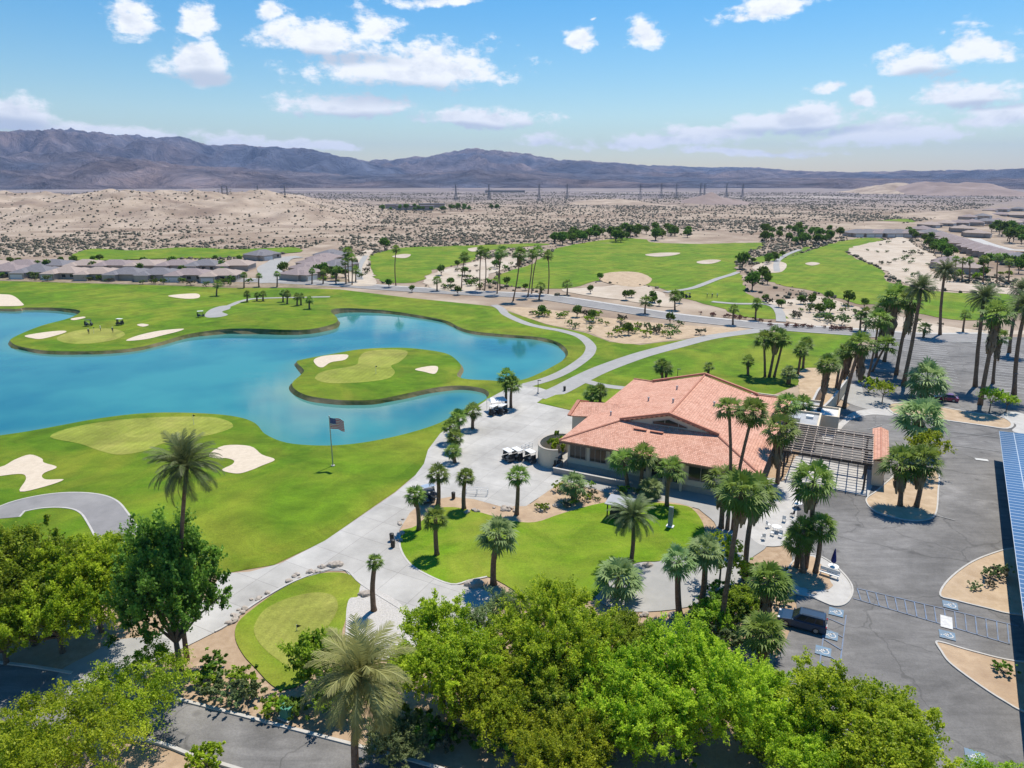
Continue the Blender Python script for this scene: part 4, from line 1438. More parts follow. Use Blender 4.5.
# ---- air between here and the mountains
def haze():
    mb = MB()
    mb.box(0, 6000, 400, 34000, 26000, 1100)
    m, t, out = new_mat('haze')
    pv = N(t, 'ShaderNodeVolumePrincipled')
    pv.inputs['Color'].default_value = (.42, .60, 1.0, 1)
    pv.inputs['Density'].default_value = 4.6e-5
    pv.inputs['Anisotropy'].default_value = 0.1
    t.links.new(pv.outputs[0], out.inputs['Volume'])
    tag(mb.build('haze', m), kind='stuff')


HAZE = True
if HAZE:
    haze()
# ================================================================== PLANTS
nr = np.random.default_rng(11)


def rand_rot(n, g):
    """n random rotation matrices"""
    q = g.normal(size=(n, 4))
    q /= np.linalg.norm(q, axis=1)[:, None]
    w, x, y, z = q.T
    return np.stack([np.stack([1 - 2 * (y * y + z * z), 2 * (x * y - z * w), 2 * (x * z + y * w)], -1), np.stack([2 * (x * y + z * w), 1 - 2 * (x * x + z * z), 2 * (y * z - x * w)], -1), np.stack([2 * (x * z - y * w), 2 * (y * z + x * w), 1 - 2 * (x * x + y * y)], -1)], 1)


def leaves(cent, size, g, v, aspect=.34):
    """a diamond leaf, slightly folded, at every centre"""
    n = len(cent)
    # random leaves, biased to face upwards
    nn = g.normal(size=(n, 3)) + np.array([0, 0, .9])
    nn /= np.linalg.norm(nn, axis=1)[:, None]
    tv = np.cross(nn, g.normal(size=(n, 3)))
    tv /= np.linalg.norm(tv, axis=1)[:, None]
    Rm = np.stack([tv, np.cross(nn, tv), nn], -1)
    base = np.array([[-.5, 0, 0], [0, -aspect, .10], [.5, 0, 0], [0, aspect, .10]])
    s = size * g.uniform(.65, 1.35, n)
    P = np.einsum('nij,kj->nki', Rm, base) * s[:, None, None] + cent[:, None, :]
    q = np.arange(n * 4).reshape(n, 4)
    return P.reshape(-1, 3), q, np.repeat(v, 4)


def crown_mesh(name, lobes, nclump, per, size, mat, seed, spread=.16, drop=0.0, spray=.9):
    """crown: leaf clumps spread over and through a set of ellipsoid lobes (cx,cy,cz,rx,ry,rz)"""
    g = np.random.default_rng(seed)
    cents, vals = [], []
    vol = np.array([l[3] * l[4] for l in lobes])
    cnt = np.maximum(4, (nclump * vol / vol.sum()).astype(int))
    anchors = []
    for l, c in zip(lobes, cnt):
        d = g.normal(size=(c, 3))
        d /= np.linalg.norm(d, axis=1)[:, None]
        d[:, 2] = np.where(d[:, 2] < -.55, -d[:, 2], d[:, 2])
        rr = g.uniform(.0, 1, c) ** .30 * (1 + .14 * g.normal(size=c))
        p = np.array(l[:3]) + d * rr[:, None] * np.array(l[3:])
        anchors.append(p)
    A = np.concatenate(anchors)
    R0 = np.mean([l[3] for l in lobes])
    for a in A:
        m = int(per * g.uniform(.5, 1.5))
        rad = R0 * spread * g.uniform(.6, 1.6)
        # leaves ride on a few outward pointing twigs
        nt_ = 4
        mid = np.array([0, 0, lobes[0][2] * .55])
        out_ = (a - mid) / (np.linalg.norm(a - mid) + 1e-6)
        dirs = out_ * .75 + np.array([0, 0, .35 - drop]) + g.normal(size=(nt_, 3)) * .55
        dirs /= np.linalg.norm(dirs, axis=1)[:, None]
        tw = g.integers(0, nt_, m)
        s_ = g.uniform(-.35, 1, m)
        o = dirs[tw] * (s_ * spray * rad * 2.0)[:, None] + g.normal(size=(m, 3)) * (rad * .26 * (1.15 - .6 * np.clip(s_, 0, 1)))[:, None]
        if drop:
            o[:, 2] -= drop * s_ ** 2 * rad * 1.2
        cents.append(a + o)
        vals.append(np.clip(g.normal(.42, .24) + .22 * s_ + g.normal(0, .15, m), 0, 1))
    Cn, V = np.concatenate(cents), np.concatenate(vals)
    P, q, v = leaves(Cn, size, g, V)
    return np_mesh(name, P, q, v, mat), A


def limb_mesh(name, A, h0, r0, seed, nl=9, lean=(0, 0)):
    """tapered trunk that forks into limbs reaching the crown's clumps"""
    g = np.random.default_rng(seed)
    mb = MB()
    fork = Vector((lean[0], lean[1], h0))
    mb.tube([(0, 0, -.3), (lean[0] * .3, lean[1] * .3, h0 * .4), fork], [r0 * 1.35, r0, r0 * .8], 8)
    idx = g.choice(len(A), min(nl, len(A)), replace=False)
    for i in idx:
        e = Vector(A[i])
        mid = fork.lerp(e, .5) + Vector(g.normal(size=3) * .25)
        mid.z = max(mid.z, h0 * .9)
        mb.tube([fork - Vector((0, 0, .1)), mid, e], [r0 * .6, r0 * .34, r0 * .1], 6, cap=False)
    return mb.mesh(name, M['trunk_grey'], smooth=True)


TREES = {}


def tree_proto(key, lobes, nclump, per, size, mat, seed, h0, r0, spread=.16, drop=0.0, nl=10):
    cm, A = crown_mesh('crown', lobes, nclump, per, size, M[mat], seed, spread, drop)
    TREES[key] = (cm, limb_mesh('trunk', A, h0, r0, seed + 50, nl))


def random_lobes(seed, n, R0, zc, rz, sub=.55):
    r = random.Random(seed)
    L_ = [(0, 0, zc, R0 * .72, R0 * .72, rz * .8)]
    for i in range(n):
        a = 2 * math.pi * (i + r.uniform(-.3, .3)) / n
        d = R0 * r.uniform(.45, .68)
        L_.append((d * math.cos(a), d * math.sin(a), zc + rz * r.uniform(-.45, .5), R0 * sub * r.uniform(.7, 1.1), R0 * sub * r.uniform(.7, 1.1), rz * sub * r.uniform(.8, 1.2)))
    return L_


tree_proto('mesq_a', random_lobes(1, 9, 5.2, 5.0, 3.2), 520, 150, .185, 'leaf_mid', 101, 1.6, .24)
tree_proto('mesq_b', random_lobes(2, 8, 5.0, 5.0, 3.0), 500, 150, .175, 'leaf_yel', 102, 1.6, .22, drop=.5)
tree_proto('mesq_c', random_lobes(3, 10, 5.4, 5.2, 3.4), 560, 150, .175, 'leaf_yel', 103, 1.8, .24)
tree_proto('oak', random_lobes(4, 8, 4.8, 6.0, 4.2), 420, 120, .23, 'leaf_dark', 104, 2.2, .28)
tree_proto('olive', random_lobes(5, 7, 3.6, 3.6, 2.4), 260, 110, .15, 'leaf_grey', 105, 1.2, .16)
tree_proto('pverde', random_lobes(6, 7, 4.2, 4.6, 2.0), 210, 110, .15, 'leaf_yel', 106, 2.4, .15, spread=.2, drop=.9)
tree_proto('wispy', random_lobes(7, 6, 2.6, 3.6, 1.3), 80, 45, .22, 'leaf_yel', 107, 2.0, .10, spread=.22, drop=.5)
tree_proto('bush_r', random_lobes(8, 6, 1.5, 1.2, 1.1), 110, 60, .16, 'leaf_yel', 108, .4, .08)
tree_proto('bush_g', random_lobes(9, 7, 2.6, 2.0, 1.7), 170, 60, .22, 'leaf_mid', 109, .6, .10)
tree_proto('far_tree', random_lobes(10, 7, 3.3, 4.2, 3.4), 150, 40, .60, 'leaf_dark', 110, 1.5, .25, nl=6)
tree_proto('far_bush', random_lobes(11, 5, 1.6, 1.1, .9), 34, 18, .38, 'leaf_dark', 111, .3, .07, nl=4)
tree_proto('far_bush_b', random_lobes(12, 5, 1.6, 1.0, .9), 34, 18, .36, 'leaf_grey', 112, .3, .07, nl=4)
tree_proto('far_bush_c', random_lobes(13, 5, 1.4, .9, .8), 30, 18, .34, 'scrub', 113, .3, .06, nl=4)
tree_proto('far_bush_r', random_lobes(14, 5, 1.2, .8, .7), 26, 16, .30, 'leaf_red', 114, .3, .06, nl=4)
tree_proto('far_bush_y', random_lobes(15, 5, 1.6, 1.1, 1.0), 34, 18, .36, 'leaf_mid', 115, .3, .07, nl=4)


def plant(name, key, cat, label, x, y, s=1.0, rz=None, group=None, sz=1.0):
    t = thing(name, label, cat, (x, y, zof(x, y, 1) - .02), random.uniform(0, 6.28) if rz is None else rz, group)
    t.scale = (s, s, s * sz)
    cm, tm = TREES[key]
    link_mesh('crown', cm, t)
    link_mesh('trunk', tm, t)
    return t


random.seed(5)


def tree_at(name, key, cat, label, cpx, cpy, zc, s=1.0, rz=None, group=None, sz=1.0):
    """the crown's middle, zc above the ground, stands behind pixel (cpx,cpy)"""
    x, y = G(cpx, cpy, zc)
    return plant(name, key, cat, label, x, y, s, rz, group, sz)


# ---- foreground trees
FG = [('broadleaf_tree', 'oak', 'dark green dense broadleaf tree hiding the foot of the thin palm at left', 170, 604, 7.2, 1.02, 1.42),
      ('broadleaf_tree', 'mesq_a', 'mid green tree at the far left edge beside the grey cart path', 20, 580, 6.0, 1.25, 1.25),
      ('broadleaf_tree', 'mesq_b', 'yellow green feathery tree between the dark dense tree and the left edge', 92, 582, 5.6, 1.08, 1.25),
      ('broadleaf_tree', 'mesq_a', 'shaded green tree low at the left edge above the shaded road', -2, 628, 4.4, .95, 1.0),
      ('palo_verde', 'pverde', 'small drooping palo verde with bare thin trunk at the road bend', 138, 690, 4.6, 1.02, 1.0),
      ('olive_tree', 'pverde', 'grey green leafy tree filling the bottom left corner', 62, 748, 4.4, 1.15, 1.1),
      ('olive_tree', 'mesq_a', 'grey green tree cut by the bottom edge left of the round bush', 4, 776, 4.4, .8, 1.0),
      ('broadleaf_tree', 'mesq_b', 'yellow green tree just right of the big feathery date palm', 442, 668, 4.4, .98, 1.1),
      ('broadleaf_tree', 'mesq_c', 'large bright green tree in the middle of the tree belt', 556, 640, 5.2, 1.0, 1.05),
      ('broadleaf_tree', 'mesq_a', 'mid green leafy tree low in the middle of the tree belt', 572, 694, 4.6, .86, .95),
      ('broadleaf_tree', 'mesq_a', 'mid green tree right of the large bright tree in the belt', 618, 646, 4.8, .82, 1.05),
      ('olive_tree', 'olive', 'grey green tree tucked left of the large bright tree below the lawn', 498, 632, 3.6, .98, 1.1),
      ('broadleaf_tree', 'mesq_c', 'broad bright green tree left of the accessible parking bays', 700, 696, 4.8, 1.02, 1.05),
      ('broadleaf_tree', 'mesq_b', 'yellow green tree between the parking bays and the broad bright tree', 752, 712, 4.2, .72, 1.0),
      ('palo_verde', 'mesq_b', 'wide yellow green tree over the asphalt at bottom right', 868, 740, 4.2, 1.08, .95),
      ('palo_verde', 'pverde', 'thin feathery green tree in the bottom right corner', 1004, 800, 4.0, .7, 1.0),
      ('broadleaf_tree', 'bush_g', 'leafy green shrub tree behind the feathery date palm beside the practice green', 322, 664, 2.2, 1.22, 1.2),
      ('broadleaf_tree', 'bush_g', 'dark leafy shrub under the feathery date palm crown', 345, 690, 2.0, 1.0, 1.0),
      ('olive_tree', 'olive', 'pale grey green shrub at the foot of the feathery date palm', 392, 748, 2.4, .66, .9),
      ('round_bush', 'bush_r', 'clipped round bright green bush on the lower road kerb', 207, 758, 1.2, 1.0, 1.0),
      ('palo_verde', 'wispy', 'wispy pale green palo verde behind the two leaning tall palms', 722, 556, 3.2, 1.25, 1.0),
      ('broadleaf_tree', 'bush_g', 'rounded green shrub beside the leaning palm trunks', 712, 618, 1.6, .95, .9),
      ('broadleaf_tree', 'bush_g', 'green shrub at the foot of the shaggy palms left of the parked car', 742, 606, 1.6, 1.0, .9),
      ('broadleaf_tree', 'far_bush_b', 'pale grey green shrub left of the shaggy palms', 728, 640, 1.2, 1.3, 1.0),
      ('palo_verde', 'wispy', 'bright feathery palo verde beside the tiled gate wall', 927, 448, 3.4, 1.35, 1.1),
      ('palo_verde', 'wispy', 'small pale tree at the left end of the car park strip', 884, 390, 3.0, 1.0, 1.0),
      ('palo_verde', 'wispy', 'airy light green tree on the car park strip near the tall palm', 992, 398, 2.9, 1.05, 1.0),
      ('palo_verde', 'wispy', 'airy light green tree at the right end of the car park strip', 1008, 402, 2.8, .8, 1.0),
      ('broadleaf_tree', 'far_bush_y', 'green shrub behind the cream yard wall by the dark palms', 870, 384, 1.4, 1.5, 1.2)]
FG += [('broadleaf_tree', 'mesq_b', 'yellow green tree low in the belt between the date palm and the large bright tree', 498, 700, 4.4, .82, 1.0),
       ('broadleaf_tree', 'mesq_c', 'bright green tree low in the belt right of its middle', 636, 712, 4.6, .9, 1.0),
       ('broadleaf_tree', 'mesq_b', 'yellow green tree at the bottom edge left of the wide asphalt side tree', 800, 752, 4.2, .8, 1.0),
       ('broadleaf_tree', 'mesq_c', 'bright green tree at the bottom edge below the large bright tree', 560, 762, 4.2, .72, 1.0),
       ('broadleaf_tree', 'mesq_c', 'bright green tree in front of the two trees at the left edge', 54, 612, 5.0, .95, 1.1)]
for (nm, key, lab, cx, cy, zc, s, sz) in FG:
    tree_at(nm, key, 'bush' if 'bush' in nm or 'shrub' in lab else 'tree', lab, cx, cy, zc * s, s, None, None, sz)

# ---- palms
def fan_crown(seed, n=38, shag=0.0, mat='fan'):
    g = np.random.default_rng(seed)
    V, Q, A = [], [], []
    for k in range(n):
        u = (k + .5) / n
        elv = R(82 - 118 * u ** .85 + g.normal(0, 7))
        azm = k * 2.399963 + g.normal(0, .2)
        pl = .52 * g.uniform(.85, 1.15)
        d = np.array([math.cos(azm) * math.cos(elv), math.sin(azm) * math.cos(elv), math.sin(elv)])
        side = np.array([-math.sin(azm), math.cos(azm), 0])
        up = np.cross(d, side) * -1
        up = np.cross(side, d) * -1
        up = np.cross(d, side)
        hub = d * pl + np.array([0, 0, -.10 * math.cos(elv)])
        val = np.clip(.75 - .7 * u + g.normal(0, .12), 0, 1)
        # petiole
        w = .018
        b = len(V)
        V += [-side * w, side * w, hub + side * w, hub - side * w]
        Q.append((b, b + 1, b + 2, b + 3))
        A += [val] * 4
        nb = 13
        for i in range(nb):
            th = R(-105 + 210 * i / (nb - 1) + g.normal(0, 3))
            L = .52 * (1 - .22 * abs(th) / R(105)) * g.uniform(.85, 1.12)
            dr = d * math.cos(th) + side * math.sin(th)
            nrm = np.cross(dr, up)
            w = .038
            m1 = hub + dr * L * .55 + up * .02
            tip = hub + dr * L + np.array([0, 0, -.16 * L * (1 + g.uniform(0, 1.2))]) - up * 0.02
            b = len(V)
            V += [hub, m1 - nrm * w, tip, m1 + nrm * w]
            Q.append((b, b + 1, b + 2, b + 3))
            A += [val] * 4
    return np_mesh('crown', np.array(V), np.array(Q), np.array(A), M[mat])


def skirt_mesh(seed, n=70, L=1.0):
    g = np.random.default_rng(seed)
    V, Q, A = [], [], []
    for k in range(n):
        azm = g.uniform(0, 6.283)
        z0 = -.05 - g.uniform(0, .75) * L
        d = np.array([math.cos(azm), math.sin(azm), 0])
        side = np.array([-math.sin(azm), math.cos(azm), 0])
        ln = g.uniform(.35, .6)
        out = g.uniform(.16, .34) * (1 - .35 * abs(z0) / L)
        w = g.uniform(.05, .11)
        p0 = d * .10 + np.array([0, 0, z0])
        p1 = d * out + np.array([0, 0, z0 - ln * .45])
        p2 = d * out * .9 + np.array([0, 0, z0 - ln])
        b = len(V)
        V += [p0 - side * .02, p0 + side * .02, p1 + side * w, p1 - side * w, p2 + side * w * .5, p2 - side * w * .5]
        Q += [(b, b + 1, b + 2, b + 3), (b + 3, b + 2, b + 4, b + 5)]
        A += [g.uniform(0, 1)] * 6
    return np_mesh('dead_frond_skirt', np.array(V), np.array(Q), np.array(A), M['skirt'])


def date_crown(seed, n=64, mat='date', droop=1.0, nl=22, lw=.0135):
    g = np.random.default_rng(seed)
    V, Q, A = [], [], []
    for k in range(n):
        u = (k + .5) / n
        elv = R(86 - 112 * u ** .9 + g.normal(0, 6))
        azm = k * 2.399963 + g.normal(0, .2)
        d = np.array([math.cos(azm), math.sin(azm), 0])
        side = np.array([-math.sin(azm), math.cos(azm), 0])
        L = g.uniform(.88, 1.08)
        pts = []
        p = np.zeros(3)
        e = elv
        ns = 9
        for i in range(ns + 1):
            pts.append(p.copy())
            p = p + (d * math.cos(e) + np.array([0, 0, math.sin(e)])) * L / ns
            e -= R(9.5) * droop * (.35 + 1.1 * i / ns) * (.5 + .8 * max(0, math.cos(elv)))
        pts = np.array(pts)
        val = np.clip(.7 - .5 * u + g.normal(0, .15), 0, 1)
        for i in range(ns):
            w = .014 * (1 - i / ns) + .004
            b = len(V)
            V += [pts[i] - side * w, pts[i] + side * w, pts[i + 1] + side * w * .8, pts[i + 1] - side * w * .8]
            Q.append((b, b + 1, b + 2, b + 3))
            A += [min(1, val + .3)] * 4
        for i in range(nl):
            t = .14 + .86 * (i + .5) / nl
            f = t * ns
            j = min(int(f), ns - 1)
            q = pts[j] + (pts[j + 1] - pts[j]) * (f - j)
            tg = pts[j + 1] - pts[j]
            tg /= np.linalg.norm(tg)
            ll = (.24 * math.sin(math.pi * min(1, .18 + .8 * t)) ** .7 + .03) * g.uniform(.8, 1.15)
            for sgn in (-1, 1):
                nm = np.cross(tg, side)
                dr = tg * .85 + side * sgn * .62 + nm * -.0 + np.array([0, 0, -.22 - g.uniform(0, .2)])
                dr /= np.linalg.norm(dr)
                wv = tg * lw
                tip = q + dr * ll
                b = len(V)
                V += [q - wv, q + wv, q + dr * ll * .6 + wv * 1.1, tip]
                Q.append((b, b + 1, b + 2, b + 3))
                A += [val, val, val, np.clip(val + .12, 0, 1)]
    return np_mesh('crown', np.array(V), np.array(Q), np.array(A), M[mat])


FANS = [fan_crown(20 + i, 26 + 3 * i) for i in range(6)]
FANSP = [fan_crown(30 + i, 40, mat='fanpale') for i in range(2)]
SKIRTS = [skirt_mesh(40 + i, 80) for i in range(2)]
LSKIRTS = [skirt_mesh(44 + i, 130, 2.2) for i in range(2)]
DATES = [date_crown(50 + i, 60 + 6 * i) for i in range(2)]
DATEY = date_crown(60, 62, 'dateyel', 1.25, 24)
prng = random.Random(21)


def palm(kind, bx, by, cx, cy, rpx, label, group=None, name=None, tr=None):
    """kind: f fan, p pale fan, s fan with skirt of dead fronds, S fan with a long skirt, d date, y yellow date;
    foot at ground pixel (bx,by), crown centre at pixel (cx,cy), crown radius rpx"""
    x, y = GH(bx, by)
    z0 = zof(x, y, 1)
    u, f, dn = ray(cx, cy)
    yc = y
    t = yc / f
    zc, xc = CAMH + dn * t, u * t
    r = rpx * t / FPX * 1.18 * (1.0 if kind in 'fpsS' else 1.06)
    nm = name or ('date_palm' if kind in 'dy' else 'fan_palm')
    th = thing(nm, label, 'palm', (x, y, z0), 0, group)
    hgt = max(.6, zc - z0)
    dx = xc - x
    r0 = tr or (max(.17, min(.42, .19 + .012 * hgt)) if kind in 'dyS' else max(.2, min(.4, .30 - .006 * (hgt - 5))))
    if kind in 'ps' and not tr:
        r0 *= 1.15
    mb = MB()
    K = 7
    bend = prng.uniform(-.035, .035) * hgt
    pts = [(dx * (k / K) ** 1.15 + bend * math.sin(math.pi * k / K), prng.uniform(-.05, .05), -.2 + (hgt + .2) * k / K) for k in range(K + 1)]
    rad = [r0 * (1.35 if k == 0 else 1.08 - .28 * k / K) for k in range(K + 1)]
    mb.tube(pts, rad, 9)
    mb.build('trunk', M['trunk_brown'], th, smooth=True)
    if kind in 'fp' and prng.random() < .65:
        kk = link_mesh('dead_frond_skirt', prng.choice(SKIRTS), th)
        kk.location = (dx, 0, hgt + .05 * r)
        q = r * prng.uniform(.45, .8)
        kk.scale = (q, q, q * prng.uniform(.8, 1.3))
        kk.rotation_euler = (0, 0, prng.uniform(0, 6.28))
    cr = {'f': FANS, 's': FANS, 'S': FANS, 'p': FANSP, 'd': DATES, 'y': [DATEY]}[kind]
    c = link_mesh('crown', prng.choice(cr), th)
    c.location = (dx, 0, hgt)
    c.scale = (r, r, r * prng.uniform(.9, 1.05))
    c.rotation_euler = (prng.uniform(-.22, .22), prng.uniform(-.22, .22), prng.uniform(0, 6.28))
    if kind in 'sS':
        k = link_mesh('dead_frond_skirt', prng.choice(SKIRTS if kind == 's' else LSKIRTS), th)
        k.location = (dx, 0, hgt - .05)
        k.scale = (r, r, r)
        k.rotation_euler = (0, -math.atan2(dx, hgt) * -1, prng.uniform(0, 6.28))
    return th


PL = [
    ('d', 187, 660, 187, 466, 33, 'tall lone date palm with thin dark trunk rising over the left trees', None, None, .21),
    ('y', 356, 778, 361, 678, 52, 'big feathery yellow green date palm beside the practice green'),
    ('f', 374, 611, 375, 562, 9, 'small tufted palm on the pale gravel bed above the practice green'),
    ('f', 418.7, 530, 415, 495, 11, 'leftmost palm on the lawn edge beside the cart path'),
    ('f', 438, 505, 438, 474, 12, 'palm with spread fan crown at the top left corner of the lawn'),
    ('f', 464, 509, 465.5, 477, 10, 'palm on the bed beside the white pipe rack'),
    ('f', 437, 555, 435.5, 518, 13, 'palm standing on the left part of the lawn with shadow on grass'),
    ('p', 493.5, 584, 498, 534, 20, 'thick palm with pale full crown at the lower lawn edge'),
    ('f', 516.5, 515, 518, 476, 13, 'slim palm at the middle of the lawn top edge below the golf carts'),
    ('p', 573, 502, 573.5, 484, 14, 'short bright palm on the bed under the clubhouse windows'),
    ('d', 631, 562, 632.7, 517, 24, 'dark feathery palm on the lawn in front of the small kiosk'),
    ('p', 618.6, 597, 618.6, 577, 23, 'squat pale palm on the grey walk below the lawn'),
    ('f', 628, 489, 623, 460, 15, 'left one of two palms close together before the clubhouse windows'),
    ('f', 640.6, 490, 643.5, 456, 15, 'taller right one of two palms close together before the clubhouse windows'),
    ('p', 651, 497, 651, 487, 12, 'low palm at the foot of the clubhouse front wall'),
    ('f', 667, 506, 671, 469, 15, 'palm by the grey upright panel in front of the clubhouse'),
    ('p', 679.5, 615, 678.7, 561, 18, 'left palm of the pair below the grey walk'),
    ('p', 700, 609, 705, 551, 19, 'right palm of the pair below the grey walk'),
    ('s', 721, 528, 724, 481, 20, 'thick trunked palm close against the clubhouse right front'),
    ('s', 720, 632, 741.6, 492, 24, 'tall leaning palm left of the pair over the wispy palo verde'),
    ('s', 744.6, 579, 756, 493, 22, 'tall leaning palm right of the pair over the wispy palo verde'),
    ('s', 804.6, 568, 813.5, 481, 22, 'tall palm above the cluster on the island by the drive'),
    ('f', 796, 568, 799, 540, 15, 'left low palm of the cluster on the island by the drive'),
    ('f', 815, 573, 821, 527, 16, 'right palm of the cluster on the island by the drive'),
    ('f', 803, 573, 804, 530, 15, 'middle palm of the cluster on the island by the drive'),
    ('S', 765, 640, 770, 580, 21, 'shaggy palm beside the dark parked car'),
    ('S', 762, 672, 763, 632, 22, 'low shaggy palm with dead fronds at the lower bed corner'),
    ('f', 727, 530, 729, 408, 15, 'tall slim palm on the left of two in front of the clubhouse roof'),
    ('f', 733, 530, 753, 412, 16, 'tall slanting palm on the right of two in front of the clubhouse roof'),
    ('f', 788, 446, 787, 405, 14, 'palm at the clubhouse right corner above the shaggy one'),
    ('S', 777, 484, 781, 429, 18, 'thick palm with dead fronds hanging beside the pergola'),
    ('s', 802, 424, 803, 404, 11, 'short palm at the back corner of the pergola'),
    ('S', 816, 424, 828, 364, 12, 'slim palm with long dead skirt rising from the service yard wall'),
    ('f', 836, 388, 841, 357, 11, 'palm inside the service yard next to the long skirted one'),
    ('S', 844, 408, 861, 344, 15, 'massive slanting palm with shaggy trunk beside the service yard wall'),
    ('S', 836, 404, 849, 352, 12, 'second slanting shaggy palm just left of the massive one'),
    ('f', 765, 377, 764, 340, 11, 'left palm of the three behind the clubhouse'),
    ('s', 769, 377, 776, 337, 12, 'middle tallest palm of the three behind the clubhouse'),
    ('f', 774, 377, 783, 341, 10, 'right palm of the three behind the clubhouse'),
    ('f', 748, 375, 748.5, 361, 7, 'small palm on the practice range left of the three behind the clubhouse'),
    ('f', 708, 375, 709, 367, 6, 'tiny palm just behind the clubhouse back gable'),
    ('f', 797.6, 374, 801, 350, 8, 'left palm of two at the right edge of the practice range'),
    ('f', 803, 368, 806, 344, 8, 'right palm of two at the right edge of the practice range'),
    ('p', 789, 384, 789, 373, 8, 'low palm by the flat roofed store behind the clubhouse'),
    ('f', 662.5, 381, 662, 366, 9, 'left palm of the pair beyond the clubhouse back left corner'),
    ('f', 666, 380, 667, 368, 8, 'right palm of the pair beyond the clubhouse back left corner'),
    ('f', 592, 404, 592, 393, 9, 'left low palm behind the small tiled wing'),
    ('f', 600, 403, 600, 391, 8, 'right low palm behind the small tiled wing'),
    ('f', 506, 407, 506, 377, 10, 'left palm of the pair by the white canopy at the lake end'),
    ('f', 511, 408, 512, 384, 10, 'right palm of the pair by the white canopy at the lake end'),
    ('f', 472.5, 429, 473, 411, 10, 'topmost palm of the row between the plaza and the lake'),
    ('f', 459, 433, 458, 417, 9, 'second palm from the top of the row between the plaza and the lake'),
    ('f', 452, 443, 450, 426, 9, 'third palm from the top of the row between the plaza and the lake'),
    ('f', 456, 452, 455, 437, 9, 'fourth palm from the top of the row between the plaza and the lake'),
    ('f', 455, 463, 453, 451, 9, 'lowest palm of the row between the plaza and the lake'),
    ('p', 927, 399, 927.5, 379, 20, 'broad low palm beside the maroon car'),
    ('p', 915, 452, 921, 418, 24, 'broad palm with heavy crown behind the tiled gate wall'),
    ('s', 900, 506, 901, 463, 20, 'left palm of the pair on the island beside the gate wall'),
    ('s', 916, 507, 923, 461, 19, 'right palm of the pair on the island beside the gate wall'),
    ('d', 940, 335, 945, 271, 12, 'tallest lone palm at the far edge of the car park'),
    ('d', 903, 386, 921, 289, 15, 'tall palm with feathery crown left of the tallest lone palm'),
    ('S', 896, 375, 911, 301, 14, 'tall skirted palm beside the tall feathery one in the dark clump'),
    ('S', 884, 362, 896, 297, 16, 'biggest skirted palm in the dark clump left of the car park'),
    ('S', 876, 358, 887, 308, 14, 'lower skirted palm in the dark clump left of the car park'),
    ('f', 868, 378, 879, 320, 13, 'leftmost green palm in the dark clump left of the car park'),
    ('f', 872, 372, 886, 345, 12, 'low bushy palm under the dark clump left of the car park'),
    ('d', 975, 387, 984, 298, 15, 'tall feathery palm in the middle of the car park'),
    ('S', 980, 405, 997, 314, 16, 'tall slanting skirted palm on the car park strip'),
    ('S', 993, 384, 999, 336, 10, 'short skirted palm behind the slanting one in the car park'),
    ('d', 1014, 395, 1026, 306, 16, 'tall palm at the right edge of the car park'),
    ('d', 1009, 353, 1022, 290, 12, 'far tall palm at the right edge of the photo'),
    ('f', 860, 331, 861, 316, 6, 'left small palm of two beside the street left of the car park'),
    ('f', 865, 331, 866, 312, 6, 'right small palm of two beside the street left of the car park'),
    ('f', 733, 325, 734, 309, 6, 'small palm beside the street near the red hedge'),
    ('f', 755.6, 320, 757, 303, 6, 'small palm on the bed beyond the street bend'),
    ('f', 963, 332, 965.5, 315, 6, 'small round palm beyond the car park'),
    ('f', 923, 338, 925, 328, 7, 'low palm at the car park edge below the tallest lone palm'),
]
for row in PL:
    palm(*row)
MP = [('f', 396, 286, 396, 249, 5), ('f', 461.5, 289, 464.5, 257, 6), ('f', 484.5, 291, 485, 253, 7), ('f', 480, 290, 481, 251, 6), ('f', 497, 294, 502, 252, 7), ('f', 500, 290, 499, 255, 6), ('s', 513, 301, 520, 254, 8), ('f', 527.6, 297, 532.5, 254, 6), ('f', 531.6, 294, 538, 252, 7), ('f', 548, 294, 548, 255, 6)]
for i, r_ in enumerate(MP):
    palm(*r_, 'tall thin palm beyond the lake, %s from the left in the row along the street' % ordn(i), 'tall palms along the street beyond the lake')
SPX = [(567, 295, 567, 284, 6), (539, 300, 541, 286, 6), (437, 291, 437, 280, 5), (645, 314, 646, 301, 7), (675, 310, 675, 296, 7), (355.6, 282, 355.6, 270, 5), (349, 283, 348, 252, 6), (346, 284, 345, 262, 5), (352, 285, 352, 258, 5)]
SPL = ['short palm beside the street below the sandy waste', 'short palm at the foot of the tall row along the street', 'short palm at the left start of the tall street row', 'short bushy palm on the orange bed below the sand waste', 'short bushy palm at the right end of the orange bed', 'small palm on the pale strip left of the far fairway', 'tall palm at the right end of the middle houses', 'mid height palm left of the tall one by the middle houses', 'slim palm right of the tall one by the middle houses']
for r_, lb in zip(SPX, SPL):
    palm('f', *r_, lb)
LP = [(216.5, 296, 217.5, 284, 5), (247, 302, 247, 294, 4), (257, 301, 257, 295, 3.5), (263, 301, 263, 294, 4), (283, 302, 283, 293, 4), (287, 304, 287, 294, 4.5), (297, 306, 297, 297, 4.5), (301, 305, 301, 296, 4), (309.5, 309, 309.5, 300, 4.5)]
for i, r_ in enumerate(LP):
    palm('f', *r_, 'short dark palm, %s from the left on the grass rise across the lake' % ordn(i), 'short palms on the rise across the lake')
RP = [(954, 281, 956, 259, 4), (962, 281, 963, 261, 4), (969, 281, 970, 260, 4), (983, 282, 984, 259, 5), (997, 283, 998, 257, 5), (1008, 283, 1009, 262, 5)]
for i, r_ in enumerate(RP):
    palm('f', *r_, 'far palm before the right hand houses, %s from the left' % ordn(i), 'palms before the right hand houses')
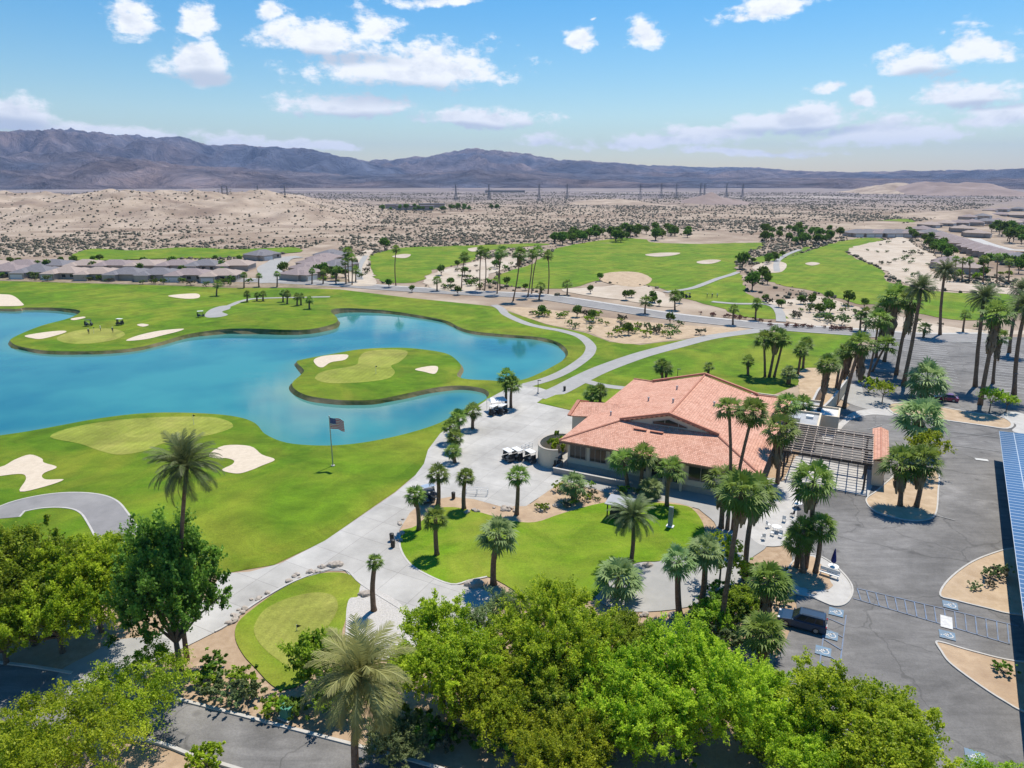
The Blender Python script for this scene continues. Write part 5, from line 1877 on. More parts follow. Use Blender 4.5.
VP = [(244, 288, 244, 275, 3.5), (259, 287, 259, 276, 3.5), (277, 287, 277, 274, 3.5), (312, 284, 312, 271, 3.5), (323, 284, 323, 272, 3.5), (336, 284, 336, 270, 3.5)]
for i, r_ in enumerate(VP):
    palm('f', *r_, 'small palm by the pale street among the houses, %s from the left' % ordn(i), 'palms by the pale street among the houses')

# ---- trees and bushes in the middle distance
MID = [('far_tree', 742, 262, 1.15, 'dark round tree beside the right hand far fairway, upper one'), ('far_tree', 752, 284, 1.05, 'dark round tree beside the right hand far fairway, lower one'),
       ('far_tree', 385, 244, 1.1, 'dark round tree alone at the left end of the far fairway'), ('far_tree', 542, 313, .5, 'small dark tree on the orange bed by the path bend'),
       ('far_tree', 577, 314, .55, 'green tree on the orange bed left of its middle'), ('far_tree', 592, 318, .5, 'green tree in the middle of the orange bed'),
       ('far_tree', 628, 332, .5, 'small tree low on the orange bed'), ('far_tree', 670, 321, .5, 'dark round tree at the right part of the orange bed'),
       ('far_tree', 828, 298, .55, 'dark bush on the bed below the right far fairway, left one'), ('far_tree', 848, 301, .75, 'dark bush on the bed below the right far fairway, larger one'),
       ('far_tree', 819, 313, .6, 'green bush on the bed beside the curving path'), ('far_tree', 389, 285, .5, 'round bush beside the street left of the tall palms'),
       ('far_tree', 458, 292, .5, 'round bush beside the street below the tall palms'), ('far_tree', 412, 290, .4, 'small round bush beside the street left end'),
       ('far_tree', 600, 278, .5, 'dark tree beside the dirt bank on the far fairway')]
for (k, px, py, s, lb) in MID:
    x, y = GH(px, py + 6 * s)
    plant('shade_tree', k, 'tree', lb, x, y, s)


def scatter(name, keys, cat, label, group, poly_px, n, smin, smax, holes=()):
    w = [GH(*p) for p in poly_px]
    xs, ys = [p[0] for p in w], [p[1] for p in w]
    ppx = np.array(poly_px, float)
    k = tries = 0
    while k < n and tries < n * 60:
        tries += 1
        px, py = prng.uniform(ppx[:, 0].min(), ppx[:, 0].max()), prng.uniform(ppx[:, 1].min(), ppx[:, 1].max())
        if not inside(poly_px, [px], [py])[0]:
            continue
        x, y = GH(px, py)
        plant(name, prng.choice(keys), cat, label, x, y, prng.uniform(smin, smax), prng.uniform(0, 6.28), group, prng.uniform(.8, 1.15))
        k += 1


scatter('dark_tree', ['far_tree'], 'tree', 'dark evergreen tree in the thicket above the middle far fairway', 'dark trees above the middle far fairway', [(546, 244), (575, 238), (606, 233), (606, 239), (575, 245), (555, 247)], 22, .75, 1.3)
scatter('dark_tree', ['far_tree'], 'tree', 'dark evergreen tree in the long hedge of trees behind the far fairway', 'dark trees behind the far fairway', [(610, 233), (685, 230), (690, 238), (640, 243), (610, 246)], 34, .7, 1.3)
scatter('dark_tree', ['far_tree'], 'tree', 'dark evergreen tree in the grove between the two right far fairways', 'dark trees between the right far fairways', [(760, 232), (800, 230), (842, 233), (838, 243), (808, 246), (765, 246)], 36, .65, 1.2)
scatter('dark_tree', ['far_tree'], 'tree', 'dark evergreen tree along the edge of the sand before the right houses', 'dark trees along the sand edge', [(903, 234), (915, 236), (945, 249), (955, 258), (945, 260), (925, 249)], 30, .6, 1.0)
scatter('dark_tree', ['far_tree'], 'tree', 'green tree in the park between the right hand houses', 'green trees between the right houses', [(988, 232), (1010, 228), (1060, 226), (1060, 246), (1015, 246), (995, 241)], 34, .8, 1.4)
scatter('dark_tree', ['far_tree', 'far_tree', 'bush_g'], 'tree', 'green tree in the belt below the right hand houses', 'green trees below the right houses', [(952, 272), (975, 262), (1060, 258), (1060, 280), (1000, 281), (960, 281)], 22, .6, .95)
scatter('shrub', ['far_bush', 'far_bush_b', 'far_bush_c'], 'shrub', 'low dark shrub in the planting before the left row of houses', 'shrubs before the left houses', [(0, 276), (60, 275), (240, 279), (262, 285), (230, 288), (100, 283), (0, 281)], 60, .8, 1.7)
scatter('shade_tree', ['far_tree'], 'tree', 'small garden tree between the houses across the lake', 'garden trees across the lake', [(-30, 262), (240, 260), (245, 278), (-30, 277)], 26, .45, .75)
scatter('shrub', ['far_bush', 'far_bush_y', 'far_tree'], 'shrub', 'low green shrub before the middle group of houses', 'shrubs before the middle houses', [(283, 272), (300, 276), (345, 274), (346, 284), (310, 280), (284, 278)], 22, .5, 1.0)
scatter('shrub', ['far_bush', 'far_bush_b', 'far_bush_c', 'far_bush_y'], 'shrub', 'low shrub on the orange earth bed below the street', 'shrubs on the orange bed', [(510, 309), (560, 314), (640, 322), (735, 330), (690, 337), (620, 341), (570, 328)], 46, .6, 1.4)
scatter('shrub', ['far_bush', 'far_bush_b', 'far_bush_c'], 'shrub', 'low shrub on the pale bed between the far fairways and the street', 'shrubs on the pale bed by the street', [(760, 303), (815, 298), (860, 309), (925, 324), (1010, 331), (870, 329), (792, 319)], 30, .7, 1.6)
scatter('flowering_shrub', ['far_bush_r'], 'shrub', 'small reddish shrub in the hedge along the street', 'reddish hedge along the street', [(762, 324), (858, 330), (856, 332.5), (765, 326.5)], 24, .6, .9)
scatter('flowering_shrub', ['far_bush_r'], 'shrub', 'small reddish shrub in the row on the far side of the street', 'reddish row across the street', [(700, 313), (772, 321.5), (770, 324), (700, 315.5)], 18, .6, .9)
scatter('desert_shrub', ['far_bush_c', 'far_bush_b'], 'shrub', 'low scrub bush dotted on the sandy waste before the right houses', 'scrub on the sandy waste', [(862, 250), (900, 240), (930, 258), (930, 268), (940, 281), (905, 279), (880, 266)], 24, .7, 1.5)
scatter('desert_shrub', ['far_bush_c', 'far_bush_b', 'far_bush'], 'shrub', 'low scrub bush on the sandy ground between the middle far fairways', 'scrub between the middle far fairways', [(428, 287), (450, 268), (500, 257), (528, 255), (505, 272), (485, 290), (440, 291)], 26, .7, 1.5)
scatter('desert_shrub', ['far_bush_c', 'far_bush_b'], 'shrub', 'low scrub bush on the pale strip left of the far fairway', 'scrub on the pale strip', [(350, 281), (356, 258), (366, 252), (370, 275), (372, 284)], 10, .8, 1.4)
scatter('shrub', ['far_bush_b', 'far_bush_y', 'far_bush_c'], 'shrub', 'small shrub on the earth bed around the lawn top edge', 'shrubs around the lawn top edge', [(535, 511), (552, 494), (566, 483), (600, 489), (680, 499), (676, 503), (604, 503), (560, 513)], 18, .35, .75)
scatter('shrub', ['far_bush', 'far_bush_b', 'far_bush_y'], 'shrub', 'low shrub on the bare earth between the practice green and the road', 'shrubs above the lower road', [(192, 672), (235, 668), (255, 695), (300, 715), (290, 722), (215, 702)], 13, .6, 1.1)
scatter('shrub', ['far_bush', 'far_bush_b', 'far_bush_c', 'far_bush_y'], 'shrub', 'low shrub under the tree belt beside the lower road', 'shrubs under the tree belt', [(320, 725), (400, 735), (640, 735), (780, 745), (790, 768), (430, 768)], 26, .7, 1.3)
scatter('shrub', ['far_bush_y', 'far_bush_b', 'far_bush'], 'shrub', 'shrub in the planting around the leaning palms', 'shrubs around the leaning palms', [(690, 612), (722, 590), (775, 568), (785, 596), (770, 640), (735, 656), (700, 640)], 20, .6, 1.2)
scatter('desert_shrub', ['far_bush_c', 'far_bush_b'], 'shrub', 'small dry shrub on the curved sand island beside the solar canopy', 'dry shrubs on the sand island', [(968, 570), (1000, 560), (1010, 600), (975, 598), (958, 590)], 5, .4, .75)
scatter('desert_shrub', ['far_bush'], 'shrub', 'single small shrub on the gravel island at right below the blue hatching', None, [(990, 670), (1002, 668), (1004, 676), (992, 676)], 1, .7, .75)

scatter('shade_tree', ['far_tree'], 'tree', 'small dark tree on the rough ground left of the big far fairway', 'trees left of the big far fairway', [(436, 270), (500, 258), (522, 260), (505, 274), (478, 287), (440, 286)], 8, .4, .75)
scatter('shade_tree', ['far_tree'], 'tree', 'small dark tree on the rough ground above the street bend', 'trees above the street bend', [(762, 302), (815, 297), (870, 309), (900, 320), (800, 316)], 9, .35, .7)
scatter('shade_tree', ['far_tree'], 'tree', 'dark tree in the gap between the two right far fairways', 'trees in the gap of the right fairways', [(738, 268), (765, 250), (800, 246), (776, 262), (766, 292), (750, 288)], 9, .45, .85)
scatter('shade_tree', ['far_tree'], 'tree', 'small tree beside the street on its far side', 'trees beside the street', [(500, 285), (560, 290), (680, 302), (680, 309), (560, 296), (500, 290)], 10, .3, .6)

# ---- the desert beyond: too many bushes to count, one object
def scrub():
    g = np.random.default_rng(3)
    polys = EXCL + [[(-160, 290), (-160, 258), (0, 256), (345, 262), (345, 292)], [(255, 262), (335, 240), (345, 262)], [(340, 281), (600, 299), (870, 327), (1100, 330), (1100, 800), (-200, 800), (-200, 283)], [(856, 236), (856, 228), (905, 224), (960, 212), (1030, 196), (1100, 196), (1100, 290), (950, 270), (915, 232)]]
    n = 150000
    px = g.uniform(-160, 1190, n)
    dist = 270 * (2800 / 270) ** (g.uniform(0, 1, n) ** .8)
    u = (px - 512) / FPX
    y = dist
    x = u * (y * CP + CAMH * SP)
    d_ = y * CP + CAMH * SP
    py = 384 + FPX * (CAMH * CP - y * SP) / d_
    ok = np.ones(n, bool)
    for p in polys:
        ok &= ~inside(p, px, py)
    dens = np.array([noise.noise(Vector((a / 140, b / 180, 7))) for a, b in zip(x, y)])
    fine = np.array([noise.noise(Vector((a / 22, b / 26, 2))) for a, b in zip(x, y)])
    hil = np.array([badl(a, b) > -3.5 for a, b in zip(x, y)])
    ok &= g.uniform(0, 1, n) < np.clip(.58 + dens * 1.3 + fine * .9, .03, 1) * np.where(hil, .4, 1)
    x, y = x[ok], y[ok]
    z = np.zeros(len(x))
    for i, (a, b) in enumerate(zip(x, y)):
        w = min(1, (math.hypot(a, b) - 420) / 500)
        if w > 0:
            z[i] = w * 3.0 * noise.fractal(Vector((a / 260, b / 260, 3.1)), 1.0, 2.1, 4) - w
        z[i] = max(z[i], badl(a, b))
    s = (.28 + .9 * g.uniform(0, 1, len(x)) ** 3.0) * (1 + y / 2600)
    V, Q, A = [], [], []
    th = np.linspace(0, 2 * np.pi, 6)[:-1]
    m = len(x)
    ring = np.stack([np.cos(th), np.sin(th)], -1)
    j = g.uniform(.7, 1.3, (m, 5))
    base = np.stack([x[:, None] + ring[None, :, 0] * s[:, None] * j, y[:, None] + ring[None, :, 1] * s[:, None] * j, z[:, None] + np.full((m, 5), -.1)], -1)
    mid = np.stack([x[:, None] + ring[None, :, 0] * s[:, None] * j[:, ::-1] * .95, y[:, None] + ring[None, :, 1] * s[:, None] * j[:, ::-1] * .95, z[:, None] + s[:, None] * g.uniform(.5, .9, (m, 5))], -1)
    top = np.stack([x + g.normal(0, .2, m) * s, y + g.normal(0, .2, m) * s, z + s * g.uniform(.95, 1.4, m)], -1)[:, None, :]
    P = np.concatenate([base, mid, top], 1).reshape(-1, 3)
    tri = []
    for k in range(5):
        k2 = (k + 1) % 5
        tri += [(k, k2, 5 + k2), (k, 5 + k2, 5 + k), (5 + k, 5 + k2, 10)]
    T = (np.arange(m)[:, None, None] * 11 + np.array(tri)[None]).reshape(-1, 3)
    v = np.repeat(g.uniform(0, 1, m), 11)
    tag(link_mesh('desert_scrub', np_mesh('desert_scrub', P, T, v, M['scrub'], tri=True)), kind='stuff')


scrub()

# ---- boulders
def rock_mesh(seed):
    bm = bmesh.new()
    bmesh.ops.create_icosphere(bm, subdivisions=2, radius=.5)
    for v in bm.verts:
        n = noise.noise(v.co * 2.2 + Vector((seed * 7.1, 0, 0)))
        v.co = v.co * (1 + .45 * n)
        v.co.z *= .65
    me = bpy.data.meshes.new('boulder')
    bm.to_mesh(me)
    bm.free()
    me.materials.append(M['rock'])
    return me


ROCKS = [rock_mesh(i) for i in range(4)]


def rocks(px, n, label, group, smin=.4, smax=1.0):
    w = np.array(spline([GH(*p) for p in px], False, 12))
    for i in range(n):
        p = w[int(prng.uniform(0, len(w) - 1))] + np.array([prng.uniform(-.5, .5), prng.uniform(-.5, .5)])
        o = link_mesh('boulder', ROCKS[i % 4])
        s = prng.uniform(smin, smax)
        o.location = (p[0], p[1], zof(p[0], p[1], 2) + s * .12)
        o.scale = (s * prng.uniform(.8, 1.4), s, s)
        o.rotation_euler = (0, 0, prng.uniform(0, 6.28))
        tag(o, label, 'rock', group)


rocks([(228, 622), (246, 608), (268, 593), (296, 578), (328, 567)], 24, 'small rock in the border between the practice green and the drive', 'rocks beside the practice green', .35, .8)
rocks([(470, 512), (500, 509), (530, 512), (560, 506)], 18, 'rock on the earth bed at the top edge of the lawn', 'rocks along the lawn top edge', .4, 1.0)
rocks([(396, 545), (404, 520), (418, 508)], 7, 'rock on the earth bed beside the leftmost lawn palm', 'rocks beside the leftmost lawn palm', .3, .7)
rocks([(640, 614), (670, 616), (712, 612)], 16, 'reddish rock under the palm pair below the grey walk', 'rocks under the palm pair', .3, .8)
rocks([(790, 590), (808, 592), (826, 590)], 8, 'small rock on the palm cluster island', 'rocks on the palm cluster island', .3, .6)
for (px, py, s, lb) in [(475, 585, 2.2, 'large flat boulder left of the thick pale palm'), (336, 566, 1.9, 'large pale boulder above the practice green'), (366, 595, 1.6, 'white boulder on the gravel beside the small tufted palm'), (648, 566, 1.4, 'boulder at the corner of the lawn by the dark feathery palm')]:
    x, y = GH(px, py)
    o = link_mesh('boulder', ROCKS[1])
    o.location = (x, y, zof(x, y, 2) + .1 * s)
    o.scale = (s, s * .7, s * .7)
    o.rotation_euler = (0, 0, .4)
    tag(o, lb, 'rock')
# ================================================================== BUILDINGS
# ---- clubhouse: local x along the front (left to right), y towards the back
CHX, CHY = G(559, 440, 5.0)
LX, DP, EV = 31.0, 40.0, 5.0
SL = .275
club = thing('clubhouse', 'large cream clubhouse with a low terracotta tile roof and front gable window', 'clubhouse', (CHX, CHY, 0), -GA)


def local_w(i, j):
    p = np.array([CHX, CHY]) + E1 * i + E2 * j
    return p


def roof_face(mb, pts, ax):
    """tile uv in metres: u along ax (horizontal), v up the slope"""
    p = [Vector(q) for q in pts]
    n = (p[1] - p[0]).cross(p[2] - p[0]).normalized()
    u = Vector(ax)
    v = n.cross(u).normalized()
    mb.face(pts, [(q.dot(u), q.dot(v)) for q in p])


def build_club():
    gd, gb = 8.0, DP - 6.0       # gablet planes front and back
    zg = EV + gd * SL
    xr = LX / 2
    zr = EV + xr * SL
    zb = EV + 6.0 * SL
    A, B_, Cc, D = (0, 0, EV), (LX, 0, EV), (LX, DP, EV), (0, DP, EV)
    gl, gr = (gd, gd, zg), (LX - gd, gd, zg)
    bl_, br_ = (6.0, gb, zb), (LX - 6.0, gb, zb)
    pf, pb = (xr, gd, zr), (xr, gb, zr)
    mb = MB()
    roof_face(mb, [A, B_, gr, gl], (1, 0, 0))
    roof_face(mb, [A, gl, pf, pb, bl_, D], (0, 1, 0))
    roof_face(mb, [B_, Cc, br_, pb, pf, gr], (0, 1, 0))
    roof_face(mb, [D, bl_, br_, Cc], (1, 0, 0))
    r = mb.build('roof', M['tile'], club)
    md = r.modifiers.new('thick', 'SOLIDIFY')
    md.thickness, md.offset = .22, -1
    # ridge and hip tiles
    rt = MB()
    for p, q in ((A, gl), (B_, gr), (pf, pb), (D, bl_), (Cc, br_)):
        p, q = Vector(p), Vector(q)
        rt.tube([p + Vector((0, 0, .03)), q + Vector((0, 0, .05))], .17, 6)
    rt.build('ridge_tiles', M['tile_plain'], r)
    # front and back gablets with raking barge tiles
    for (y, sgn, x0, x1, zz) in ((gd, -1, gd, LX - gd, zg), (gb, 1, 6.0, LX - 6.0, zb)):
        g = MB()
        yy = y - sgn * .02
        g.face([(x0, y + .02, zz - .3), (x1, y + .02, zz - .3), (xr, y + .02, zr - .12)] if sgn < 0 else [(x1, y, zz - .3), (x0, y, zz - .3), (xr, y, zr - .12)])
        gw = g.build('gable_wall', M['stucco'], club)
        bt = MB()
        for x in (x0, x1):
            e = 1 if x == x0 else -1
            p0, p1 = Vector((x - e * .5, y + sgn * .18, zz + .02 - .5 * SL + .3)), Vector((xr, y + sgn * .18, zr + .3))
            bt.beam(p0, p1, .5, .34)
        bt.build('barge_tiles', M['tile_plain'], club)
        if sgn < 0:
            w = MB()
            # raking clerestory window, its head follows the roof
            x0w, x1w = xr - 2.6, xr + 3.0
            zt = lambda x: zr - abs(x - xr) * SL - .75
            pts = [(x0w, zt(x0w) - .5), (x1w, zt(x1w) - .32), (x1w, zt(x1w) + .0), (xr, zt(xr)), (x0w, zt(x0w))]
            w.face([(a, y - .03, b) for a, b in pts])
            wi = w.build('window', M['glass'], club)
            fr = MB()
            for (a, b), (c, d) in zip(pts, pts[1:] + pts[:1]):
                fr.beam((a, y - .05, b), (c, y - .05, d), .08, .14)
            for xm in (xr - .6, xr + 1.6):
                mu = MB(); mu.beam((xm, y - .05, zt(xm) - .6), (xm, y - .05, zt(xm) + .04), .08, .08); mu.build('mullion', M['frame'], wi)
            fr.build('frame', M['frame'], wi)
    # fascia under the eaves
    fa = MB()
    for p, q in (((.1, .1), (LX - .1, .1)), ((.1, DP - .1), (LX - .1, DP - .1)), ((.1, .1), (.1, DP - .1)), ((LX - .1, .1), (LX - .1, DP - .1))):
        fa.beam((p[0], p[1], EV - .36), (q[0], q[1], EV - .36), .08, .26)
    fa.build('fascia', M['fascia'], club)
    # walls: four sheets of masonry, 1 m inside the eaves
    wl = MB()
    o = 1.1
    T = .35
    wz = EV - .15
    wl.box(LX / 2, o + T / 2, wz / 2, LX - 2 * o, T, wz)
    wl.box(LX / 2, DP - o - T / 2, wz / 2, LX - 2 * o, T, wz)
    wl.box(o + T / 2, DP / 2, wz / 2, T, DP - 2 * o - 2 * T - .01, wz)
    wl.box(LX - o - T / 2, DP / 2, wz / 2, T, DP - 2 * o - 2 * T - .01, wz)
    wl.build('wall', M['stucco'], club)
    # soffit keeps the sun out
    so = MB()
    so.box(LX / 2, DP / 2, EV - .2, LX - .4, DP - .4, .06)
    so.build('soffit', M['stucco'], club)
    pl = MB()
    pl.box(LX / 2 - 1, o - .10, .42, LX - 2 * o - 2, .16, .84)
    pl.box(LX / 2 - 1, o - .14, .90, LX - 2 * o - 2, .26, .12)
    pl.build('plinth', M['stucco_grey'], club)
    # front windows and doors
    def window(x0, x1, z0, z1, y=o - .02, nm=3, name='window'):
        w = MB()
        w.box((x0 + x1) / 2, y, (z0 + z1) / 2, x1 - x0, .06, z1 - z0)
        wi = w.build(name, M['glass'], club)
        f = MB()
        for x in (x0, x1):
            f.box(x, y - .04, (z0 + z1) / 2, .12, .12, z1 - z0 + .12)
        for z in (z0, z1):
            f.box((x0 + x1) / 2, y - .045, z, x1 - x0 - .13, .12, .12)
        for k in range(1, nm):
            f.box(x0 + (x1 - x0) * k / nm, y - .035, (z0 + z1) / 2, .05, .08, z1 - z0 - .13)
        f.build('frame', M['frame'], wi)
    for (a, b) in ((1.5, 4.3), (4.9, 7.7), (8.3, 11.0), (11.6, 14.2)):
        window(a, b, 1.9, 4.4)
    window(15.0, 16.9, 1.2, 4.2, nm=2)
    window(17.4, 19.4, 1.0, 4.1, nm=2, name='door')
    window(20.6, 24.3, 1.9, 4.3, nm=2)
    window(26.0, 28.6, 1.9, 4.1, nm=2)
    for x in (16.95 + .2, 19.75, 14.6):
        p = MB()
        p.box(x, .45, (EV - .3) / 2, .32, .32, EV - .3)
        p.build('post', M['stucco'], club)
    # left side windows
    for (j0, j1) in ((3, 6), (8, 11), (25, 29), (31, 35)):
        w = MB()
        w.box(o - .02, (j0 + j1) / 2, 3.0, .06, j1 - j0, 2.2)
        wi = w.build('window', M['glass'], club)
        f = MB()
        for y in (j0, j1):
            f.box(o - .06, y, 3.0, .12, .12, 2.34)
        for z in (1.9, 4.1):
            f.box(o - .065, (j0 + j1) / 2, z, .12, j1 - j0 - .13, .12)
        f.build('frame', M['frame'], wi)
    # small tiled wing on the left
    wg = MB()
    wx0, wx1, wy0, wy1, we, wr = -3.2, 3.0, 13.5, 21.5, 4.6, 5.9
    wm = (wy0 + wy1) / 2
    roof_face(wg, [(wx0 - .3, wy0 - .4, we), (wx1 + 5.5, wy0 - .4, we + 1.2), (wx1 + 5.5, wm, wr + 1.2), (wx0 - .3, wm, wr)], (1, 0, 0))
    roof_face(wg, [(wx0 - .3, wm, wr), (wx1 + 5.5, wm, wr + 1.2), (wx1 + 5.5, wy1 + .4, we + 1.2), (wx0 - .3, wy1 + .4, we)], (-1, 0, 0))
    w = wg.build('wing_roof', M['tile'], club)
    md = w.modifiers.new('thick', 'SOLIDIFY')
    md.thickness, md.offset = .2, -1
    ww = MB()
    ww.extrude([(wx0, wy0), (o - .01, wy0), (o - .01, wy1), (wx0, wy1)], 0, we - .1)
    ww.face([(wx0 - .02, wy1, we - .1), (wx0 - .02, wy0, we - .1), (wx0 - .02, wm, wr - .1)])
    ww.build('wing_wall', M['stucco'], club)
    bt = MB()
    bt.beam((wx0 - .4, wy0 - .6, we + .05), (wx0 - .4, wm, wr + .25), .6, .3)
    bt.beam((wx0 - .4, wy1 + .6, we + .05), (wx0 - .4, wm, wr + .25), .6, .3)
    bt.build('barge_tiles', M['tile_plain'], club)
    # roof vents
    for (x, y, kind) in ((14.2, 15.5, 0), (12.5, 25.0, 0), (20.2, 20, 0), (9, 19, 0), (4.5, 12, 0)):
        z = EV + min(x, LX - x) * SL
        v = MB()
        v.lathe([(.14, z - .2), (.14, z + .55), (.2, z + .56), (.2, z + .7)], 10, x, y)
        v.build('vent_pipe', M['greyroof'], club)
    for x in (11.5, 14.2):
        v = MB()
        v.box(x, 6.0, EV + 6.0 * SL + .16, 2.1, .5, .14)
        v.build('roof_vent', M['tile_plain'], club)


M['tile_plain'] = pmat('terracotta_ridge', (.50, .235, .16), (.40, .17, .11), scale=2.5, rough=.85)
M['fascia'] = pmat('brown_fascia', (.16, .10, .07), (.20, .13, .09), scale=3, rough=.8)
build_club()


def ext(name, label, cat, mat, boxes, i0=0, j0=0, z=0):
    """a thing in the clubhouse's axes"""
    p = local_w(i0, j0)
    t = thing(name, label, cat, (p[0], p[1], z), -GA)
    return t


# low grey planter wall before the windows
t = ext('garden_wall', 'low grey wall on the slope under the clubhouse windows', 'wall', None, None, 0, 0)
m = MB()
m.box(6.6, -2.2, .5, 13.0, .3, 1.0)
m.box(.2, -.6, .5, .3, 2.9, 1.0)
m.build('wall', M['greywall'], t)
m = MB()
m.box(6.6, -2.2, 1.05, 13.2, .4, .1)
m.build('coping', M['kerb'], t)
# curved patio wall at the left corner
t = ext('patio_wall', 'curved cream patio wall at the left corner of the clubhouse', 'wall', None, None, -1.6, 3.4)
pts = [(3.0 * math.cos(a), 4.0 * math.sin(a)) for a in np.linspace(R(85), R(300), 22)]
def wall_strip(pts, th, h, z0=0.0):
    mb = MB()
    c = np.asarray(pts)
    a, b = offset_line(c, th / 2), offset_line(c, -th / 2)
    for k in range(len(c) - 1):
        P = [a[k], a[k + 1], b[k + 1], b[k]]
        n0 = [(q[0], q[1], z0) for q in P]
        n1 = [(q[0], q[1], h) for q in P]
        mb.face(n1[::-1])
        mb.face([n0[0], n0[1], n1[1], n1[0]])
        mb.face([n0[2], n0[3], n1[3], n1[2]])
        if k == 0:
            mb.face([n0[3], n0[0], n1[0], n1[3]])
        if k == len(c) - 2:
            mb.face([n0[1], n0[2], n1[2], n1[1]])
    return mb
wall_strip(pts, .3, 3.2).build('wall', M['stucco'], t)
wall_strip(pts, .42, 3.34, 3.201).build('coping', M['stucco_grey'], t)
plant('potted_bush', 'far_bush_y', 'bush', 'green bush growing inside the curved patio wall', *local_w(-1.6, 4.0), 1.35, None, None, 1.6)

# flat-roofed store behind the clubhouse, and the walled service yard
t = ext('storage_building', 'low grey flat roofed store behind the clubhouse right back corner', 'building', None, None, 24, DP + 1.0)
m = MB(); m.box(5.5, 3.0, 1.5, 13.0, 5.0, 3.0); m.build('wall', M['stucco_grey'], t)
m = MB(); m.box(5.5, 3.0, 3.06, 12.4, 4.4, .1); m.build('roof', M['greyroof'], t)
m = MB()
for (x, y, sx, sy) in ((5.5, .4, 13.2, .3), (5.5, 5.6, 13.2, .3), (-1.0, 3.0, .3, 4.85), (12.0, 3.0, .3, 4.85)):
    m.box(x, y, 3.25, sx, sy, .5)
m.build('parapet', M['stucco'], t)
m = MB(); m.box(3.2, 2.6, 3.35, 2.2, 1.2, .5); m.build('roof_unit', M['steel'], t)
t = ext('service_building', 'white flat roofed block between the store and the service yard', 'building', None, None, 33.5, DP - 3.0)
m = MB(); m.box(3.0, 3.0, 1.6, 6.0, 6.0, 3.2); m.build('wall', M['stucco'], t)
m = MB(); m.box(3.0, 3.0, 3.25, 5.4, 5.4, .1); m.build('roof', M['offwhite'], t)
m = MB()
for (x, y, sx, sy) in ((3, .15, 6.1, .3), (3, 5.85, 6.1, .3), (.15, 3, .3, 5.38), (5.85, 3, .3, 5.38)):
    m.box(x, y, 3.42, sx, sy, .44)
m.build('parapet', M['stucco'], t)
m = MB(); m.lathe([(.35, 3.3), (.35, 3.8), (.45, 3.85)], 12, 2.4, 3.2); m.build('roof_vent', M['darksteel'], t)
t = ext('service_building', 'small tan flat roofed annex at the clubhouse right rear side', 'building', None, None, LX - .4, DP - 12.0)
m = MB(); m.box(3.0, 4.0, 1.9, 6.0, 8.0, 3.8); m.build('wall', M['stucco'], t)
m = MB(); m.box(3.0, 4.0, 3.86, 5.4, 7.4, .1); m.build('roof', M['greyroof'], t)
m = MB()
for (x, y, sx, sy) in ((3, .15, 6.1, .3), (3, 7.85, 6.1, .3), (.15, 4, .3, 7.38), (5.85, 4, .3, 7.38)):
    m.box(x, y, 4.05, sx, sy, .5)
m.build('parapet', M['stucco'], t)
m = MB(); m.box(2.0, 3.0, 4.2, 1.6, 1.6, .7); m.build('roof_unit', M['steel'], t)
m = MB(); m.box(4.2, 5.4, 4.1, 1.2, 1.2, .5); m.build('skylight', M['white'], t)
gw = [G(*p) for p in ((845, 383), (846, 390), (838, 402), (829, 414), (822, 421))]
c0 = gw[0]
t = thing('yard_wall', 'tall cream wall curving round the service yard beside the dark palms', 'wall', (c0[0], c0[1], 0))
yp = spline([(p[0] - c0[0], p[1] - c0[1]) for p in gw], False, 5)
wall_strip(yp, .3, 3.0).build('wall', M['stucco'], t)
wall_strip(yp, .42, 3.12, 3.001).build('coping', M['white_conc'], t)
gw = [G(*p) for p in ((806, 424), (812, 412), (817, 402), (824, 396))]
c0 = gw[0]
t = thing('yard_wall', 'shorter cream wall inside the service yard ending at the pergola', 'wall', (c0[0], c0[1], 0))
yp = spline([(p[0] - c0[0], p[1] - c0[1]) for p in gw], False, 5)
wall_strip(yp, .3, 2.7).build('wall', M['stucco'], t)
wall_strip(yp, .42, 2.82, 2.701).build('coping', M['white_conc'], t)

# ---- pergola over the drive and the tiled gate wall
PX0, PY0 = G(784, 450, 4.5)
t = thing('pergola', 'wide slatted timber pergola spanning the drive beside the clubhouse', 'pergola', (PX0, PY0, 0), -GA)
PW, PD = 12.1, 13.4
for k in range(10):
    m = MB(); m.box(-.3 + k * (PW + .6) / 9, PD / 2, 4.55, .14, PD + .8, .26); m.build('rafter', M['timber'], t)
m = MB()
for k in range(13):
    m.box(PW / 2, .1 + k * (PD - .2) / 12, 4.76, PW + .7, .16, .13)
m.build('slats', M['timber'], t)
for y in (.35, PD / 2, PD - .35):
    m = MB(); m.box(PW / 2, y, 4.2, PW + .6, .26, .42); m.build('beam', M['timber_dark'], t)
for x in (.2, PW - .4):
    for y in (.35, PD / 2, PD - .35):
        m = MB(); m.box(x, y, 2.0, .3, .3, 3.98); m.build('post', M['timber_dark'], t)
g0 = G(873, 459, 4.3)
t = thing('gate_wall', 'thick cream wall with a terracotta tile cap at the outer end of the pergola', 'wall', (g0[0], g0[1], 0), -GA)
m = MB(); m.box(1.05, 7.5, 2.0, 1.5, 15.0, 4.0); m.box(1.05, 7.5, 4.05, 1.7, 15.1, .1); m.build('wall', M['stucco'], t)
m = MB()
roof_face(m, [(-.1, -.3, 4.12), (1.05, -.3, 4.55), (1.05, 15.3, 4.55), (-.1, 15.3, 4.12)][::-1], (0, 1, 0))
roof_face(m, [(1.05, -.3, 4.55), (2.2, -.3, 4.12), (2.2, 15.3, 4.12), (1.05, 15.3, 4.55)][::-1], (0, 1, 0))
rf = m.build('tile_cap', M['tile'], t)
md = rf.modifiers.new('thick', 'SOLIDIFY'); md.thickness, md.offset = .14, -1
